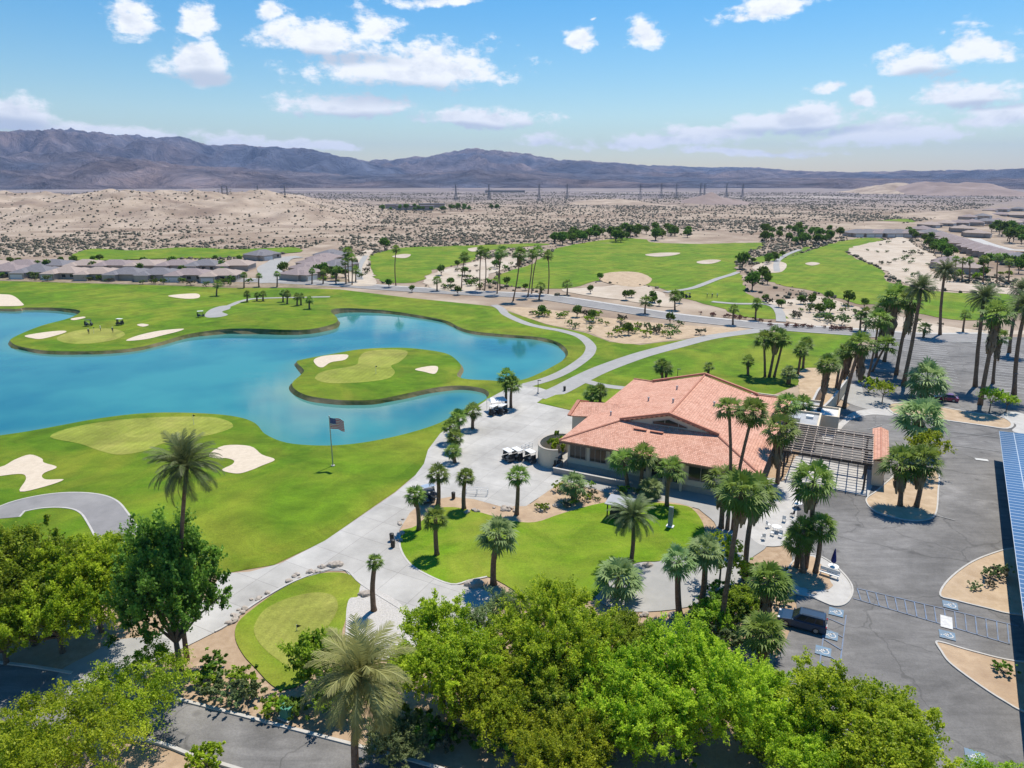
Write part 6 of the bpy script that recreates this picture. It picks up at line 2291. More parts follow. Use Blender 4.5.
m = MB(); m.tube([(1.05, -.3, 4.58), (1.05, 15.3, 4.58)], .14, 6); m.build('ridge_tiles', M['tile_plain'], rf)

# ---- solar canopy over the parking bays at right
s0, s1 = np.asarray(G(999, 431, 4.6)), np.asarray(G(1023, 612, 4.6))
d_ = s0 - s1
Ls = np.linalg.norm(d_)
sang = math.atan2(d_[1], d_[0]) - math.pi / 2
t = thing('solar_canopy', 'long blue solar panel canopy over the parking bays at the right edge', 'canopy', (s1[0], s1[1], 0), sang)
SW, tilt = 13.0, .06
m = MB()
m.face([(0, -14, 4.6), (SW, -14, 4.6 + SW * tilt), (SW, Ls, 4.6 + SW * tilt), (0, Ls, 4.6)], [(0, -14), (SW, -14), (SW, Ls), (0, Ls)])
r = m.build('solar_panels', M['solar'], t)
md = r.modifiers.new('thick', 'SOLIDIFY'); md.thickness, md.offset = .08, -1
m = MB()
for x in (.15, SW * .33, SW * .66, SW - .15):
    m.beam((x, -14, 4.36 + x * tilt), (x, Ls, 4.36 + x * tilt), .14, .3)
m.build('purlin', M['steel'], t)
for k in range(8):
    y = -12 + k * (Ls + 10) / 7
    m = MB(); m.beam((.3, y, 3.98), (SW - .3, y, 3.98 + SW * tilt), .3, .44); m.build('beam', M['darksteel'], t)
    m = MB(); m.box(SW * .55, y, 2.0, .4, .4, 4.1); m.build('post', M['darksteel'], t)

# ---- houses
def house_proto(key, w, d, roofmat, seed):
    g = random.Random(seed)
    parts = {}
    h = 3.0
    ov, rise = .6, .36
    m = MB()
    m.box(0, 0, h / 2, w, d, h)
    m.box(-w * .22, -d / 2 - 2.0, h / 2, w * .42, 4.2, h)
    m.box(w * .26, d / 2 + 1.5, h / 2, w * .36, 3.2, h)
    parts['wall'] = m.mesh('wall', M['housewall'])
    m = MB()
    def hip(cx, cy, ww, dd, z):
        a, b = ww / 2 + ov, dd / 2 + ov
        if a >= b:
            zr = z + b * rise
            P = [(cx - a, cy - b, z), (cx + a, cy - b, z), (cx + a, cy + b, z), (cx - a, cy + b, z), (cx - a + b, cy, zr), (cx + a - b, cy, zr)]
            F = [(0, 1, 5, 4), (2, 3, 4, 5), (1, 2, 5), (3, 0, 4), (3, 2, 1, 0)]
        else:
            zr = z + a * rise
            P = [(cx - a, cy - b, z), (cx + a, cy - b, z), (cx + a, cy + b, z), (cx - a, cy + b, z), (cx, cy - b + a, zr), (cx, cy + b - a, zr)]
            F = [(0, 1, 4), (1, 2, 5, 4), (2, 3, 5), (3, 0, 4, 5), (3, 2, 1, 0)]
        for f in F:
            m.face([P[i] for i in f])
    hip(0, 0, w, d, h)
    hip(-w * .22, -d * .25, w * .42, d * .5 + 6.0, h + .02)
    hip(w * .26, d * .3, w * .36, d * .4 + 4.4, h + .04)
    parts['roof'] = m.mesh('roof', M[roofmat])
    m = MB(); m.box(-w * .22, -d / 2 - 4.12, 1.15, w * .34, .06, 2.2); parts['garage_door'] = m.mesh('garage_door', M['offwhite'])
    m = MB()
    m.box(w * .12, -d / 2 - .03, 1.7, 1.8, .08, 1.3)
    m.box(w * .36, -d / 2 - .03, 1.7, 1.5, .08, 1.3)
    parts['window'] = m.mesh('window', M['glass'])
    m = MB(); m.box(w / 2 + .03, 0, 1.7, .08, 2.2, 1.3); m.box(w / 2 + .03, -d * .3, 1.7, .08, 1.4, 1.3)
    parts['side_window'] = m.mesh('window', M['glass'])
    return parts


HP = [house_proto('a', 17, 13, 'roof_a', 1), house_proto('b', 18, 12, 'roof_b', 2), house_proto('c', 16, 13, 'roof_c', 3), house_proto('d', 19, 13, 'roof_b', 4)]
HC = ['slate grey', 'mauve grey', 'tan', 'broad mauve grey']


def house(x, y, rz, k, label, group, s=1.0):
    z = 0.0
    t = thing('house', label, 'house', (x, y, z), rz, group)
    t.scale = (s, s, s)
    for nm, me in HP[k].items():
        link_mesh('window' if 'window' in nm else nm, me, t)
    return t


hr = random.Random(4)
NUM = {0: 'first'}
for i, px in enumerate((-24, 8, 38, 68, 99, 129, 159, 190, 222)):
    k = hr.randrange(4)
    x, y = G(px, 268 + .02 * px - abs(px - 100) * .008, 4)
    house(x, y, R(180) * 0 + hr.choice((0, math.pi)) + hr.uniform(-.1, .1), k, '%s roofed house, %s from the left in the front row across the lake' % (HC[k], ordn(i)), 'houses across the lake')
for i, px in enumerate((-14, 24, 56, 86, 116, 146, 178, 206, 236)):
    k = hr.randrange(4)
    x, y = G(px, 262.0 - (0 if px < 180 else .0), 4)
    house(x, y, hr.choice((0, math.pi)) + hr.uniform(-.1, .1), k, '%s roofed house, %s from the left in the back row across the lake' % (HC[k], ordn(i)), 'houses across the lake')
for i, (px, py) in enumerate(((262, 252), (302, 270), (310, 264.5), (317, 259.5), (324, 255.5), (331, 252), (338, 262))):
    k = (0, 1, 1, 3, 1, 0, 0)[i]
    x, y = G(px, py, 4)
    lb = ['lone %s roofed house at the far end of the pale street', 'nearest %s roofed house right of the pale street', 'second nearest %s roofed house right of the pale street', 'third %s roofed house going back from the pale street', 'fourth %s roofed house going back from the pale street', 'farthest %s roofed house right of the pale street', '%s roofed house at the right side of the middle houses'][i]
    house(x, y, R(60) + hr.uniform(-.1, .1), k, lb % HC[k], 'houses by the pale street')
for i, (px, py) in enumerate(((1000, 252), (988, 249), (975, 245.5), (963, 241.5), (952, 238), (941, 234.5), (931, 231.5), (922, 228))):
    k = (1, 3, 1, 1, 3, 1, 0, 1)[i]
    x, y = G(px, py, 4)
    house(x, y, R(55) + hr.uniform(-.08, .08), k, '%s roofed house, %s from the near end of the row along the sand' % (HC[k], ordn(i)), 'right row of houses along the sand', 1.15)
for i, px in enumerate((858, 868, 878, 888, 898, 908)):
    k = (0, 0, 1, 0, 0, 1)[i]
    x, y = G(px, 231.5, 4)
    house(x, y, hr.uniform(-.1, .1), k, '%s roofed house, %s from the left in the low row beyond the right fairway' % (HC[k], ordn(i)), 'low row of houses beyond the right fairway', 1.1)
BK = [(962, 227), (976, 231.5), (930, 223.5), (945, 222), (958, 221.5), (972, 221), (985, 220), (998, 219.5), (1012, 221), (1026, 220), (968, 216), (982, 215), (1000, 213.5), (1016, 214), (975, 211), (990, 209.5), (1003, 208.5), (1018, 208), (1034, 213), (1030, 228), (952, 260), (960, 264), (1018, 256), (1032, 258)]
for i, (px, py) in enumerate(BK):
    k = hr.randrange(4)
    x, y = G(px, py, 4)
    row = 'of the nearest few' if py > 250 else ('of the middle band' if py > 218 else 'of the farthest band')
    sub = [q for q in BK if (q[1] > 250) == (py > 250) and ((q[1] > 218) == (py > 218))]
    sub.sort()
    house(x, y, R(40) + hr.uniform(-.3, .3), k, '%s roofed right hand house %s, %s from the left' % (HC[k], row, ordn(sub.index((px, py)))), 'right hand houses', 1.1)

# ---- power pylons on the plain
def pylon_mesh():
    m = MB()
    Hh = 38.0
    for (a, b) in ((-1, -1), (1, -1), (1, 1), (-1, 1)):
        m.beam((a * 4, b * 4, 0), (a * .9, b * .9, Hh * .62), .42, .42)
        m.beam((a * .9, b * .9, Hh * .62), (a * .5, b * .5, Hh), .5, .5)
    for k in range(5):
        z0, z1 = Hh * .62 * k / 5, Hh * .62 * (k + 1) / 5
        w0, w1 = 4 - 3.1 * k / 5, 4 - 3.1 * (k + 1) / 5
        for (ax) in (0, 1):
            for s in (-1, 1):
                p = [(-w0, s * w0, z0), (w1, s * w1, z1)] if ax == 0 else [(s * w0, -w0, z0), (s * w1, w1, z1)]
                m.beam(p[0], p[1], .3, .3)
                q = [(w0, s * w0, z0), (-w1, s * w1, z1)] if ax == 0 else [(s * w0, w0, z0), (s * w1, -w1, z1)]
                m.beam(q[0], q[1], .3, .3)
    return m.mesh('tower', M['pylon'])


def pylon_arm():
    m = MB()
    for z, w in ((26, 9), (32, 8), (38, 7)):
        m.beam((-w, 0, z), (w, 0, z), .5, .5)
        m.beam((-w, 0, z), (0, 0, z + 2.4), .3, .3)
        m.beam((w, 0, z), (0, 0, z + 2.4), .3, .3)
    return m.mesh('cross_arms', M['pylon'])


M['pylon'] = pmat('pylon_steel', (.20, .20, .21), (.26, .26, .27), scale=1, rough=.7, metal=.2)
PM, PAm = pylon_mesh(), pylon_arm()
PYL = [(224, 209), (229, 208.5), (259, 204), (286, 206.5), (456, 200), (489, 199.5), (539, 201), (567, 199.5), (640, 200), (661, 198.5), (676, 198), (700, 197.5), (704, 198), (726, 197), (742, 198)]
for i, (px, py) in enumerate(PYL):
    x, y = G(px, py)
    t = thing('power_pylon', 'distant steel power pylon, %s from the left on the desert plain' % ordn(i), 'pylon', (x, y, -2), R(35), 'power pylons on the plain')
    link_mesh('tower', PM, t)
    link_mesh('cross_arms', PAm, t)
# low sheds out on the plain
for i, (px, py, w, lb) in enumerate([(415, 209.5, 60, 'long low pale shed far out on the desert plain left of the centre'), (398, 208, 40, 'short pale shed beside the long shed far out on the plain'), (432, 207, 45, 'grey shed right of the long shed far out on the plain'), (505, 192, 160, 'row of pale roofs far out at the foot of the mountains')]):
    x, y = G(px, py)
    t = thing('shed', lb, 'building', (x, y, -1), 0)
    m = MB(); m.box(0, 0, 3, w, 16, 6); m.build('wall', M['housewall'], t)
    m = MB(); m.extrude([(-w / 2 - .5, -8.6), (w / 2 + .5, -8.6), (w / 2 + .5, 8.6), (-w / 2 - .5, 8.6)], 6.01, 7.2); m.build('roof', M['roof_a'], t)
scatter('dark_tree', ['far_tree'], 'tree', 'far dark tree in the grove beside the sheds on the plain', 'grove by the far sheds', [(378, 209), (502, 209), (502, 211.5), (378, 212)], 30, .8, 1.3)
# ================================================================== OBJECTS
# ---- flag pole with the stars and stripes
fx, fy = GH(333, 466)
fz = zof(fx, fy, 1)
_u, _f, _dn = ray(333.5, 417)
FH = CAMH + _dn * fy / _f - fz
t = thing('flagpole', 'slim flagpole on the grass by the lake flying a striped flag', 'flagpole', (fx, fy, fz))
m = MB(); m.tube([(0, 0, 0), (0, 0, FH)], [.11, .06], 10); m.build('pole', M['steel'], t)
m = MB(); m.lathe([(0.01, FH), (.1, FH + .06), (.12, FH + .13), (.08, FH + .21), (.01, FH + .24)], 10); m.build('finial', M['steel'], t)
m = MB(); m.lathe([(.3, 0), (.3, .12), (.13, .16)], 14); m.build('base', M['kerb'], t)
M['flag_red'] = pmat('flag_red', (.55, .02, .04), (.60, .03, .05), rough=.9)
M['flag_white'] = pmat('flag_white', (.75, .74, .72), (.7, .7, .68), rough=.9)
M['flag_blue'] = pmat('flag_blue', (.03, .05, .2), (.04, .06, .24), rough=.9)
fw, fh = 2.5, 1.8
nu, nv = 40, 13
m = MB()
def fpt(a, b):
    x = .08 + fw * a
    return (x * .93, -.35 * math.sin(a * 8 + b) * (.2 + a) * .8 - .25 * a, FH - .1 - b * fh - .38 * a ** 1.4)
for i in range(nu):
    for j in range(nv):
        a0, a1, b0, b1 = i / nu, (i + 1) / nu, j / nv, (j + 1) / nv
        mi = 2 if (i < nu * .4 and j < 7) else (0 if j % 2 == 0 else 1)
        m.face([fpt(a0, b1), fpt(a1, b1), fpt(a1, b0), fpt(a0, b0)], mi=mi)
for r_ in range(9):
    for c_ in range(6 if r_ % 2 == 0 else 5):
        a = .4 * ((c_ + .5 + (0 if r_ % 2 == 0 else .5)) / 6)
        b = 7 / 13 * (r_ + .5) / 9
        for off in (-.012, .012):
            m.face([tuple(Vector(fpt(a + .010 * math.cos(q), b + .016 * math.sin(q))) + Vector((0, off, 0))) for q in np.linspace(0, 6.283, 6)[:-1]], mi=1)
fl = m.build('flag', [M['flag_red'], M['flag_white'], M['flag_blue']], t)

# ---- little flags on the greens
def pin(px, py, label, h=2.2):
    x, y = GH(px, py)
    t = thing('golf_flag', label, 'golf flag', (x, y, zof(x, y, 2.5)))
    m = MB(); m.tube([(0, 0, -.1), (0, 0, h)], .03, 6); m.build('stick', M['offwhite'], t)
    m = MB(); m.face([(0, 0, h), (.5, .08, h - .2), (0, 0, h - .4)]); m.face([(0, .02, h - .4), (.5, .1, h - .2), (0, .02, h)]); m.build('pennant', M['darksteel'], t)


pin(376, 374, 'small dark flag on the island green', 2.0)
pin(194, 425, 'small flag on the broad green left of the lake', 2.0)
pin(297, 631, 'short black marker flag on the practice green', .7)
pin(94, 334, 'tiny flag on the green across the lake', 2.0)

# ---- wheels
def wheel(parent, x, y, z, r, w, side):
    ty = MB()
    n = 18
    prof = [(r * .62, -w / 2), (r * .93, -w / 2), (r, -w * .32), (r, w * .32), (r * .93, w / 2), (r * .62, w / 2)]
    b = len(ty.v)
    for (rr, yy) in prof:
        for i in range(n):
            a = 2 * math.pi * i / n
            ty.v.append((x + rr * math.cos(a), y + yy, z + rr * math.sin(a)))
    for k in range(len(prof)):
        k2 = (k + 1) % len(prof)
        for i in range(n):
            j = (i + 1) % n
            ty.f.append((b + k * n + i, b + k * n + j, b + k2 * n + j, b + k2 * n + i))
            ty.uv.append(None); ty.mi.append(0)
    wh = ty.build('wheel', M['rubber'], parent)
    rm = MB()
    yy = y + side * w * .38
    for i in range(5):
        a = 2 * math.pi * i / 5
        rm.beam((x, yy, z), (x + r * .6 * math.cos(a), yy, z + r * .6 * math.sin(a)), .05, .12 * r / .33)
    rm.tube([(x, yy - .03, z), (x, yy + .03, z)], r * .17, 10)
    ring = [(x + r * .6 * math.cos(2 * math.pi * i / n), yy, z + r * .6 * math.sin(2 * math.pi * i / n)) for i in range(n + 1)]
    rm.tube(ring, .035, 5, cap=False)
    rm.build('rim', M['steel'], wh)


# ---- golf cart: x forward
def cart(label, x, y, rz, body='cartbody', roof='white'):
    t = thing('golf_cart', label, 'golf cart', (x, y, zof(x, y, 2.6)), rz, 'golf carts')
    m = MB()
    m.extrude([(-1.15, -.55), (1.0, -.55), (1.15, -.4), (1.15, .4), (1.0, .55), (-1.15, .55)], .28, .42)
    # nose and rear body
    for (x0, x1, z0, z1a, z1b) in ((.55, 1.15, .42, .95, .62), (-1.15, -.25, .42, .72, .72)):
        w = .55
        P = [(x0, -w, z0), (x1, -w, z0), (x1, w, z0), (x0, w, z0), (x0, -w * .95, z1a), (x1, -w * .8, z1b), (x1, w * .8, z1b), (x0, w * .95, z1a)]
        for f in ((4, 5, 6, 7), (0, 1, 5, 4), (1, 2, 6, 5), (2, 3, 7, 6), (3, 0, 4, 7)):
            m.face([P[i] for i in f])
    m.build('body', M[body], t)
    m = MB(); m.box(-.35, 0, .8, .55, 1.05, .14); m.build('seat', M['seat'], t, bevel=.04)
    m = MB(); m.box(-.66, 0, 1.08, .12, 1.05, .42); m.build('backrest', M['seat'], t, bevel=.04)
    m = MB(); m.box(-.05, 0, 1.92, 1.9, 1.2, .07); m.build('roof', M[roof], t, bevel=.03)
    for (a, b, c) in ((.78, .5, .62), (-.85, .5, -.85)):
        for s in (-1, 1):
            p = MB(); p.tube([(a, s * b, .72), (c, s * b, 1.89)], .025, 6); p.build('roof_post', M['darksteel'], t)
    m = MB(); m.face([(.80, -.47, .95), (.80, .47, .95), (.66, .47, 1.82), (.66, -.47, 1.82)]); m.build('windscreen', M['screen'], t)
    m = MB()
    ring = [(.42 - .08 * math.cos(a), .25 + .18 * math.sin(a), 1.02 + .16 * math.cos(a)) for a in np.linspace(0, 6.283, 13)]
    m.tube(ring, .018, 5, cap=False); m.tube([(.62, .25, .9), (.42, .25, 1.02)], .02, 6)
    m.build('steering_wheel', M['black'], t)
    m = MB(); m.box(-1.05, -.22, 1.05, .26, .3, .85, taper=.8); m.box(-1.05, .22, 1.05, .26, .3, .85, taper=.8); m.build('golf_bags', M['black'], t)
    for (a, s) in ((.78, -1), (.78, 1), (-.78, -1), (-.78, 1)):
        wheel(t, a, s * .48, .23, .23, .18, s)
    return t


M['screen'] = pmat('clear_screen', (.10, .12, .13), (.14, .16, .17), rough=.08, spec=.8)
CARTS = [('white roofed golf cart on the left of the pair on the plaza', 508, 461, 2.2, 'cartbody', 'white'), ('white roofed golf cart squeezed between the pair on the plaza', 517, 460, 2.2, 'black', 'white'),
         ('white roofed golf cart on the right of the pair on the plaza', 530, 462, 2.2, 'cartbody', 'white'), ('dark roofed golf cart in the shade of the clubhouse corner', 558, 467, 1.2, 'black', 'darksteel'),
         ('dark golf cart beside the leftmost lawn palm', 427, 503, .5, 'cartbody', 'darksteel'), ('blue grey golf cart just above the leftmost lawn palm', 429, 498, .6, 'carblue', 'blueroof'),
         ('white roofed golf cart by the lake end palms', 494, 415, 1.0, 'black', 'white'), ('second golf cart beside the lake end palms', 503, 414, 1.0, 'black', 'white'),
         ('dark golf cart left of the green across the lake', 89, 326, .2, 'black', 'darksteel'), ('white roofed golf cart right of the green across the lake', 120, 325, 3.0, 'black', 'white'),
         ('golf cart parked on the pale patch across the lake', 201, 317, .4, 'black', 'white'), ('golf cart on the far fairway near the distant golfers', 688, 298, .2, 'black', 'darksteel'), ('golf cart on the plaza edge below the row of small palms', 441, 470, .9, 'cartbody', 'white')]
M['blueroof'] = pmat('blue_grey_roof', (.25, .32, .42), (.3, .37, .46), rough=.5)
for (lb, px, py, rz, bd, rf_) in CARTS[:-1]:
    x, y = GH(px, py)
    cart(lb, x, y, rz, bd, rf_)

# ---- cars: x forward
def car(label, x, y, rz, paint, L=4.7, W_=1.9, hgt=1.7, suv=True):
    t = thing('parked_car', label, 'car', (x, y, zof(x, y, 1.8)), rz)
    hl = L / 2
    gb = .24
    belt = hgt * .60
    # side profile (x, z) of the lower body, lofted over half widths
    prof = [(-hl, .45), (-hl + .02, belt * .92), (-hl + .12, belt), (hl * .38, belt), (hl * .80, belt * .86), (hl * .97, belt * .72), (hl, .55), (hl * .96, gb), (-hl * .97, gb)]
    secs = [(-W_ / 2, .90, .05), (-W_ / 2 + .06, 1.0, 0), (W_ / 2 - .06, 1.0, 0), (W_ / 2, .90, .05)]
    m = MB()
    b = 0
    for (yy, s, dz) in secs:
        for (px, pz) in prof:
            m.v.append((px * (.985 if s < 1 else 1), yy, gb + (pz - gb) * (s if pz > belt * .8 else 1) + (dz if pz <= gb else 0)))
    n = len(prof)
    for k in range(3):
        for i in range(n):
            j = (i + 1) % n
            m.f.append((k * n + i, k * n + j, (k + 1) * n + j, (k + 1) * n + i)); m.uv.append(None); m.mi.append(0)
    for k, rv in ((0, False), (3, True)):
        q = [k * n + i for i in range(n)]
        m.f.append(tuple(q[::-1] if rv else q)); m.uv.append(None); m.mi.append(0)
    body = m.build('body', paint, t, bevel=.05, smooth=False)
    # cabin
    xr0, xr1 = (-hl * .90, hl * .10) if suv else (-hl * .55, hl * .05)
    xb0, xb1 = (-hl * .97, hl * .42) if suv else (-hl * .85, hl * .42)
    wb, wr = W_ / 2 - .08, W_ / 2 - .27
    P = [(xb0, -wb, belt - .03), (xb1, -wb, belt - .03), (xb1, wb, belt - .03), (xb0, wb, belt - .03), (xr0, -wr, hgt), (xr1, -wr, hgt), (xr1, wr, hgt), (xr0, wr, hgt)]
    m = MB()
    for f in ((4, 5, 6, 7), (0, 1, 5, 4), (1, 2, 6, 5), (2, 3, 7, 6), (3, 0, 4, 7)):
        m.face([P[i] for i in f])
    m.build('cabin', paint, t, bevel=.04)
    V = [Vector(p) for p in P]
    def pane(name, a, b_, c, d, u0, u1, v0, v1, off):
        a, b_, c, d = (V[i] for i in (a, b_, c, d))
        nrm = (b_ - a).cross(d - a).normalized() * off
        f = lambda u, v: (a.lerp(b_, u)).lerp(d.lerp(c, u), v) + nrm
        q = MB(); q.face([f(u0, v0), f(u1, v0), f(u1, v1), f(u0, v1)]); q.build(name, M['glass'], t)
    pane('windscreen', 1, 2, 6, 5, .06, .94, .12, .92, .02)
    pane('rear_window', 3, 0, 4, 7, .08, .92, .25, .90, .02)
    for (a, b_, c, d) in ((0, 1, 5, 4), (2, 3, 7, 6)):
        for (u0, u1) in ((.08, .32), (.35, .62), (.65, .90)) if a == 0 else ((.10, .35), (.38, .65), (.68, .92)):
            pane('side_window', a, b_, c, d, u0, u1, .18, .88, .02)
    if suv:
        for s in (-1, 1):
            m = MB(); m.tube([(xr0 + .2, s * (wr - .06), hgt + .02), (xr0 + .25, s * (wr - .06), hgt + .08), (xr1 - .3, s * (wr - .06), hgt + .08), (xr1 - .2, s * (wr - .06), hgt + .02)], .025, 6); m.build('roof_rail', M['black'], t)
    for s in (-1, 1):
        m = MB(); m.box(hl * .93, s * W_ * .36, belt * .74, .22, .36, .14); m.build('headlight', M['lamp_clear'], t, bevel=.03)
        m = MB(); m.box(-hl + .04, s * W_ * .41, belt * .86, .12, .26, .24); m.build('tail_light', M['lamp_red'], t, bevel=.03)
        m = MB(); m.box(hl * .36, s * (W_ / 2 + .08), belt + .06, .16, .2, .14); m.build('wing_mirror', paint, t, bevel=.03)
        m = MB()
        for xx in (-hl * .32, hl * .12):
            m.box(xx, s * (W_ / 2 + .012), belt * .82, .18, .03, .035)
        m.build('door_handles', M['black'], t)
    m = MB(); m.box(-hl + .0, 0, belt * .62, .06, .52, .14); m.build('number_plate', M['white'], t)
    m = MB(); m.box(-hl + .03, 0, .42, .12, W_ * .86, .26); m.box(hl - .03, 0, .40, .12, W_ * .8, .24); m.build('bumper', M['black'], t)
    for xx in (hl * .62, -hl * .60):
        for s in (-1, 1):
            wheel(t, xx, s * (W_ / 2 - .1), .36, .36, .24, s)
    return t


x, y = G(802, 619, .8)
car('dark blue sport utility car parked in the bay beside the shaggy palms', x, y, math.pi - GA, M['carblue'], 4.8, 1.95, 1.72, True)
x, y = G(946, 397, .8)
car('maroon car parked half behind the broad low palm', x, y, math.pi - GA, M['carred'], 4.6, 1.85, 1.5, False)

# ---- people on the course (small and far)
def person(label, px, py, rz, shirt, arms):
    x, y = GH(px, py)
    sk = [((0, 0, .92), .13, -1), ((0, .0, 1.15), .125, 0), ((0, 0, 1.40), .15, 1), ((0, 0, 1.50), .06, 2), ((0, .01, 1.58), .075, 3), ((0, .02, 1.68), .095, 4), ((0, .01, 1.76), .07, 5)]
    for s in (-1, 1):
        b = len(sk)
        sk += [((s * .10, 0, .86), .095, 0), ((s * .12, .03, .48), .065, b), ((s * .13, 0, .09), .045, b + 1), ((s * .14, .14, .04), .04, b + 2)]
    for s in (-1, 1):
        b = len(sk)
        e = ((s * .28, .06, 1.14), (s * .14, .30, .98)) if arms == 'club' else ((s * .30, -.02, 1.14), (s * .30, .08, .88))
        sk += [((s * .20, 0, 1.40), .055, 2), (e[0], .042, b), (e[1], .032, b + 1), ((e[1][0] * .9, e[1][1] + .04, e[1][2] - .09), .03, b + 2)]
    me = bpy.data.meshes.new('body')
    me.from_pydata([p for p, r, q in sk], [(i, q) for i, (p, r, q) in enumerate(sk) if q >= 0], [])
    o = bpy.data.objects.new('tmp_body', me)
    COL.objects.link(o)
    mod = o.modifiers.new('s', 'SKIN')
    for i, (p, r, q) in enumerate(sk):
        me.skin_vertices[0].data[i].radius = (r, r)
        me.skin_vertices[0].data[i].use_root = (i == 0)
    o.modifiers.new('u', 'SUBSURF').levels = 1
    dg = bpy.context.evaluated_depsgraph_get()
    bm_ = bpy.data.meshes.new_from_object(o.evaluated_get(dg))
    bpy.data.objects.remove(o)
    bm_.name = 'body'
    bm_.materials.clear()
    for m_ in (M['skin'], M[shirt], M['trouser']):
        bm_.materials.append(m_)
    for p in bm_.polygons:
        z, xx = p.center.z, abs(p.center.x)
        p.material_index = 2 if (z < .95 and not (xx > .2 and z > .7)) else (1 if z < 1.48 and not (z < 1.2 and (xx > .2 or p.center.y > .15)) else 0)
        p.use_smooth = True
    t = thing('person', label, 'person', (x, y, zof(x, y, 2.5)), rz, 'golfers')
    link_mesh('body', bm_, t)
    m = MB(); m.lathe([(.10, 1.70), (.105, 1.75), (.08, 1.81), (.02, 1.83)], 12, 0, .015); m.box(0, .13, 1.72, .15, .12, .02); m.build('cap', M['white'], t)


person('golfer in dark top left of the flag on the green across the lake', 89, 334.5, .5, 'shirt_dark', 'down')
person('golfer in white top standing between two others on the green across the lake', 101, 331.5, 2.0, 'shirt_white', 'club')
person('golfer in dark top at the right of the green across the lake', 113, 333, 4.0, 'shirt_dark', 'down')
person('leftmost of three distant golfers on the far fairway', 707, 298, 1.0, 'shirt_dark', 'club')
person('middle one of three distant golfers on the far fairway', 712, 298, 3.0, 'shirt_dark', 'down')
person('rightmost of three distant golfers on the far fairway', 717, 298, 5.0, 'shirt_white', 'down')

# ---- small kiosk, upright panel, racks, bins, utility box
x, y = GH(607, 519)
t = thing('kiosk', 'small dark kiosk with grey mono pitch roof on the lawn edge', 'kiosk', (x, y, zof(x, y, 2.4)), -GA)
m = MB(); m.face([(-.3, -.5, 2.45), (3.3, -.5, 2.45), (3.3, 2.2, 2.75), (-.3, 2.2, 2.75)]); r = m.build('roof', M['greyroof'], t); md = r.modifiers.new('thick', 'SOLIDIFY'); md.thickness, md.offset = .12, -1
for (a, b) in ((0, 0), (3, 0), (0, 1.8), (3, 1.8)):
    m = MB(); m.box(a, b, 1.2, .14, .14, 2.4); m.build('post', M['timber_dark'], t)
m = MB(); m.box(1.5, 1.8, 1.2, 2.84, .08, 2.2); m.build('back_panel', M['timber_dark'], t)
m = MB(); m.box(1.5, .9, .5, 2.6, .9, 1.0); m.build('counter', M['timber_dark'], t)
x, y = GH(670, 527)
t = thing('heater_panel', 'pale grey upright panel on a white foot at the lawn corner', 'panel', (x, y, zof(x, y, 2.4)), -GA)
m = MB(); m.box(0, 0, .07, 1.0, .8, .14); m.build('foot', M['white'], t, bevel=.03)
m = MB(); m.box(0, 0, 1.55, .62, .34, 2.8, taper=.94); m.build('column', M['steelpale'], t, bevel=.03) if 'steelpale' in M else m.build('column', M['greyroof'], t, bevel=.03)
m = MB(); m.box(0, -.19, 2.3, .4, .03, .7); m.build('vent_grille', M['greywall'], t)


def rack(px, py, rz, label, w=3.0):
    x, y = GH(px, py)
    t = thing('pipe_rack', label, 'rack', (x, y, zof(x, y, 2.6)), rz)
    for a in (-w / 2, 0, w / 2):
        m = MB(); m.tube([(a, -.35, 0), (a, -.35, 1.0)], .035, 6); m.tube([(a, .35, 0), (a, .35, 1.0)], .035, 6); m.tube([(a, -.35, .9), (a, .35, .9)], .03, 6)
        m.build('end_frame', M['white'], t)
    for z in (.45, 1.0):
        for b in (-.35, .35):
            r_ = MB(); r_.tube([(-w / 2, b, z), (w / 2, b, z)], .035, 6); r_.build('rail', M['white'], t)


rack(477, 495, -.12, 'white pipe bag rack on the plaza above the lawn', 3.2)
rack(527, 450, .9, 'white pipe rack between the golf carts and the curved wall', 2.2)
x, y = GH(497, 411)
t = thing('canopy_tent', 'small white canopy beside the pair of palms at the lake end', 'canopy', (x, y, zof(x, y, 2.4)), .4)
m = MB(); m.face([(-1.8, -1.4, 2.3), (1.8, -1.4, 2.3), (1.4, 0, 2.9), (-1.4, 0, 2.9)]); m.face([(-1.4, 0, 2.9), (1.4, 0, 2.9), (1.8, 1.4, 2.3), (-1.8, 1.4, 2.3)]); m.face([(-1.8, 1.4, 2.3), (-1.8, -1.4, 2.3), (-1.4, 0, 2.9)]); m.face([(1.8, -1.4, 2.3), (1.8, 1.4, 2.3), (1.4, 0, 2.9)]); m.build('canopy', M['white'], t)
for a in (-1.7, 1.7):
    for b in (-1.3, 1.3):
        m = MB(); m.tube([(a, b, 0), (a, b, 2.32)], .04, 6); m.build('post', M['steel'], t)


def bin_(px, py, label):
    x, y = GH(px, py)
    t = thing('litter_bin', label, 'bin', (x, y, zof(x, y, 2.4)))
    m = MB(); m.lathe([(.22, 0), (.27, .1), (.29, .85), (.24, .9)], 14); m.build('barrel', M['timber_dark'], t)
    m = MB(); m.lathe([(.31, .9), (.30, .98), (.12, 1.08), (.02, 1.1)], 14); m.build('lid', M['black'], t)


bin_(392, 541, 'upper dark bin on the drive left of the lawn')
bin_(393, 547.5, 'lower dark bin on the drive left of the lawn')
bin_(564.5, 391, 'dark bin at the path junction behind the plaza')
bin_(453.5, 499, 'small dark post bin above the lawn top left')


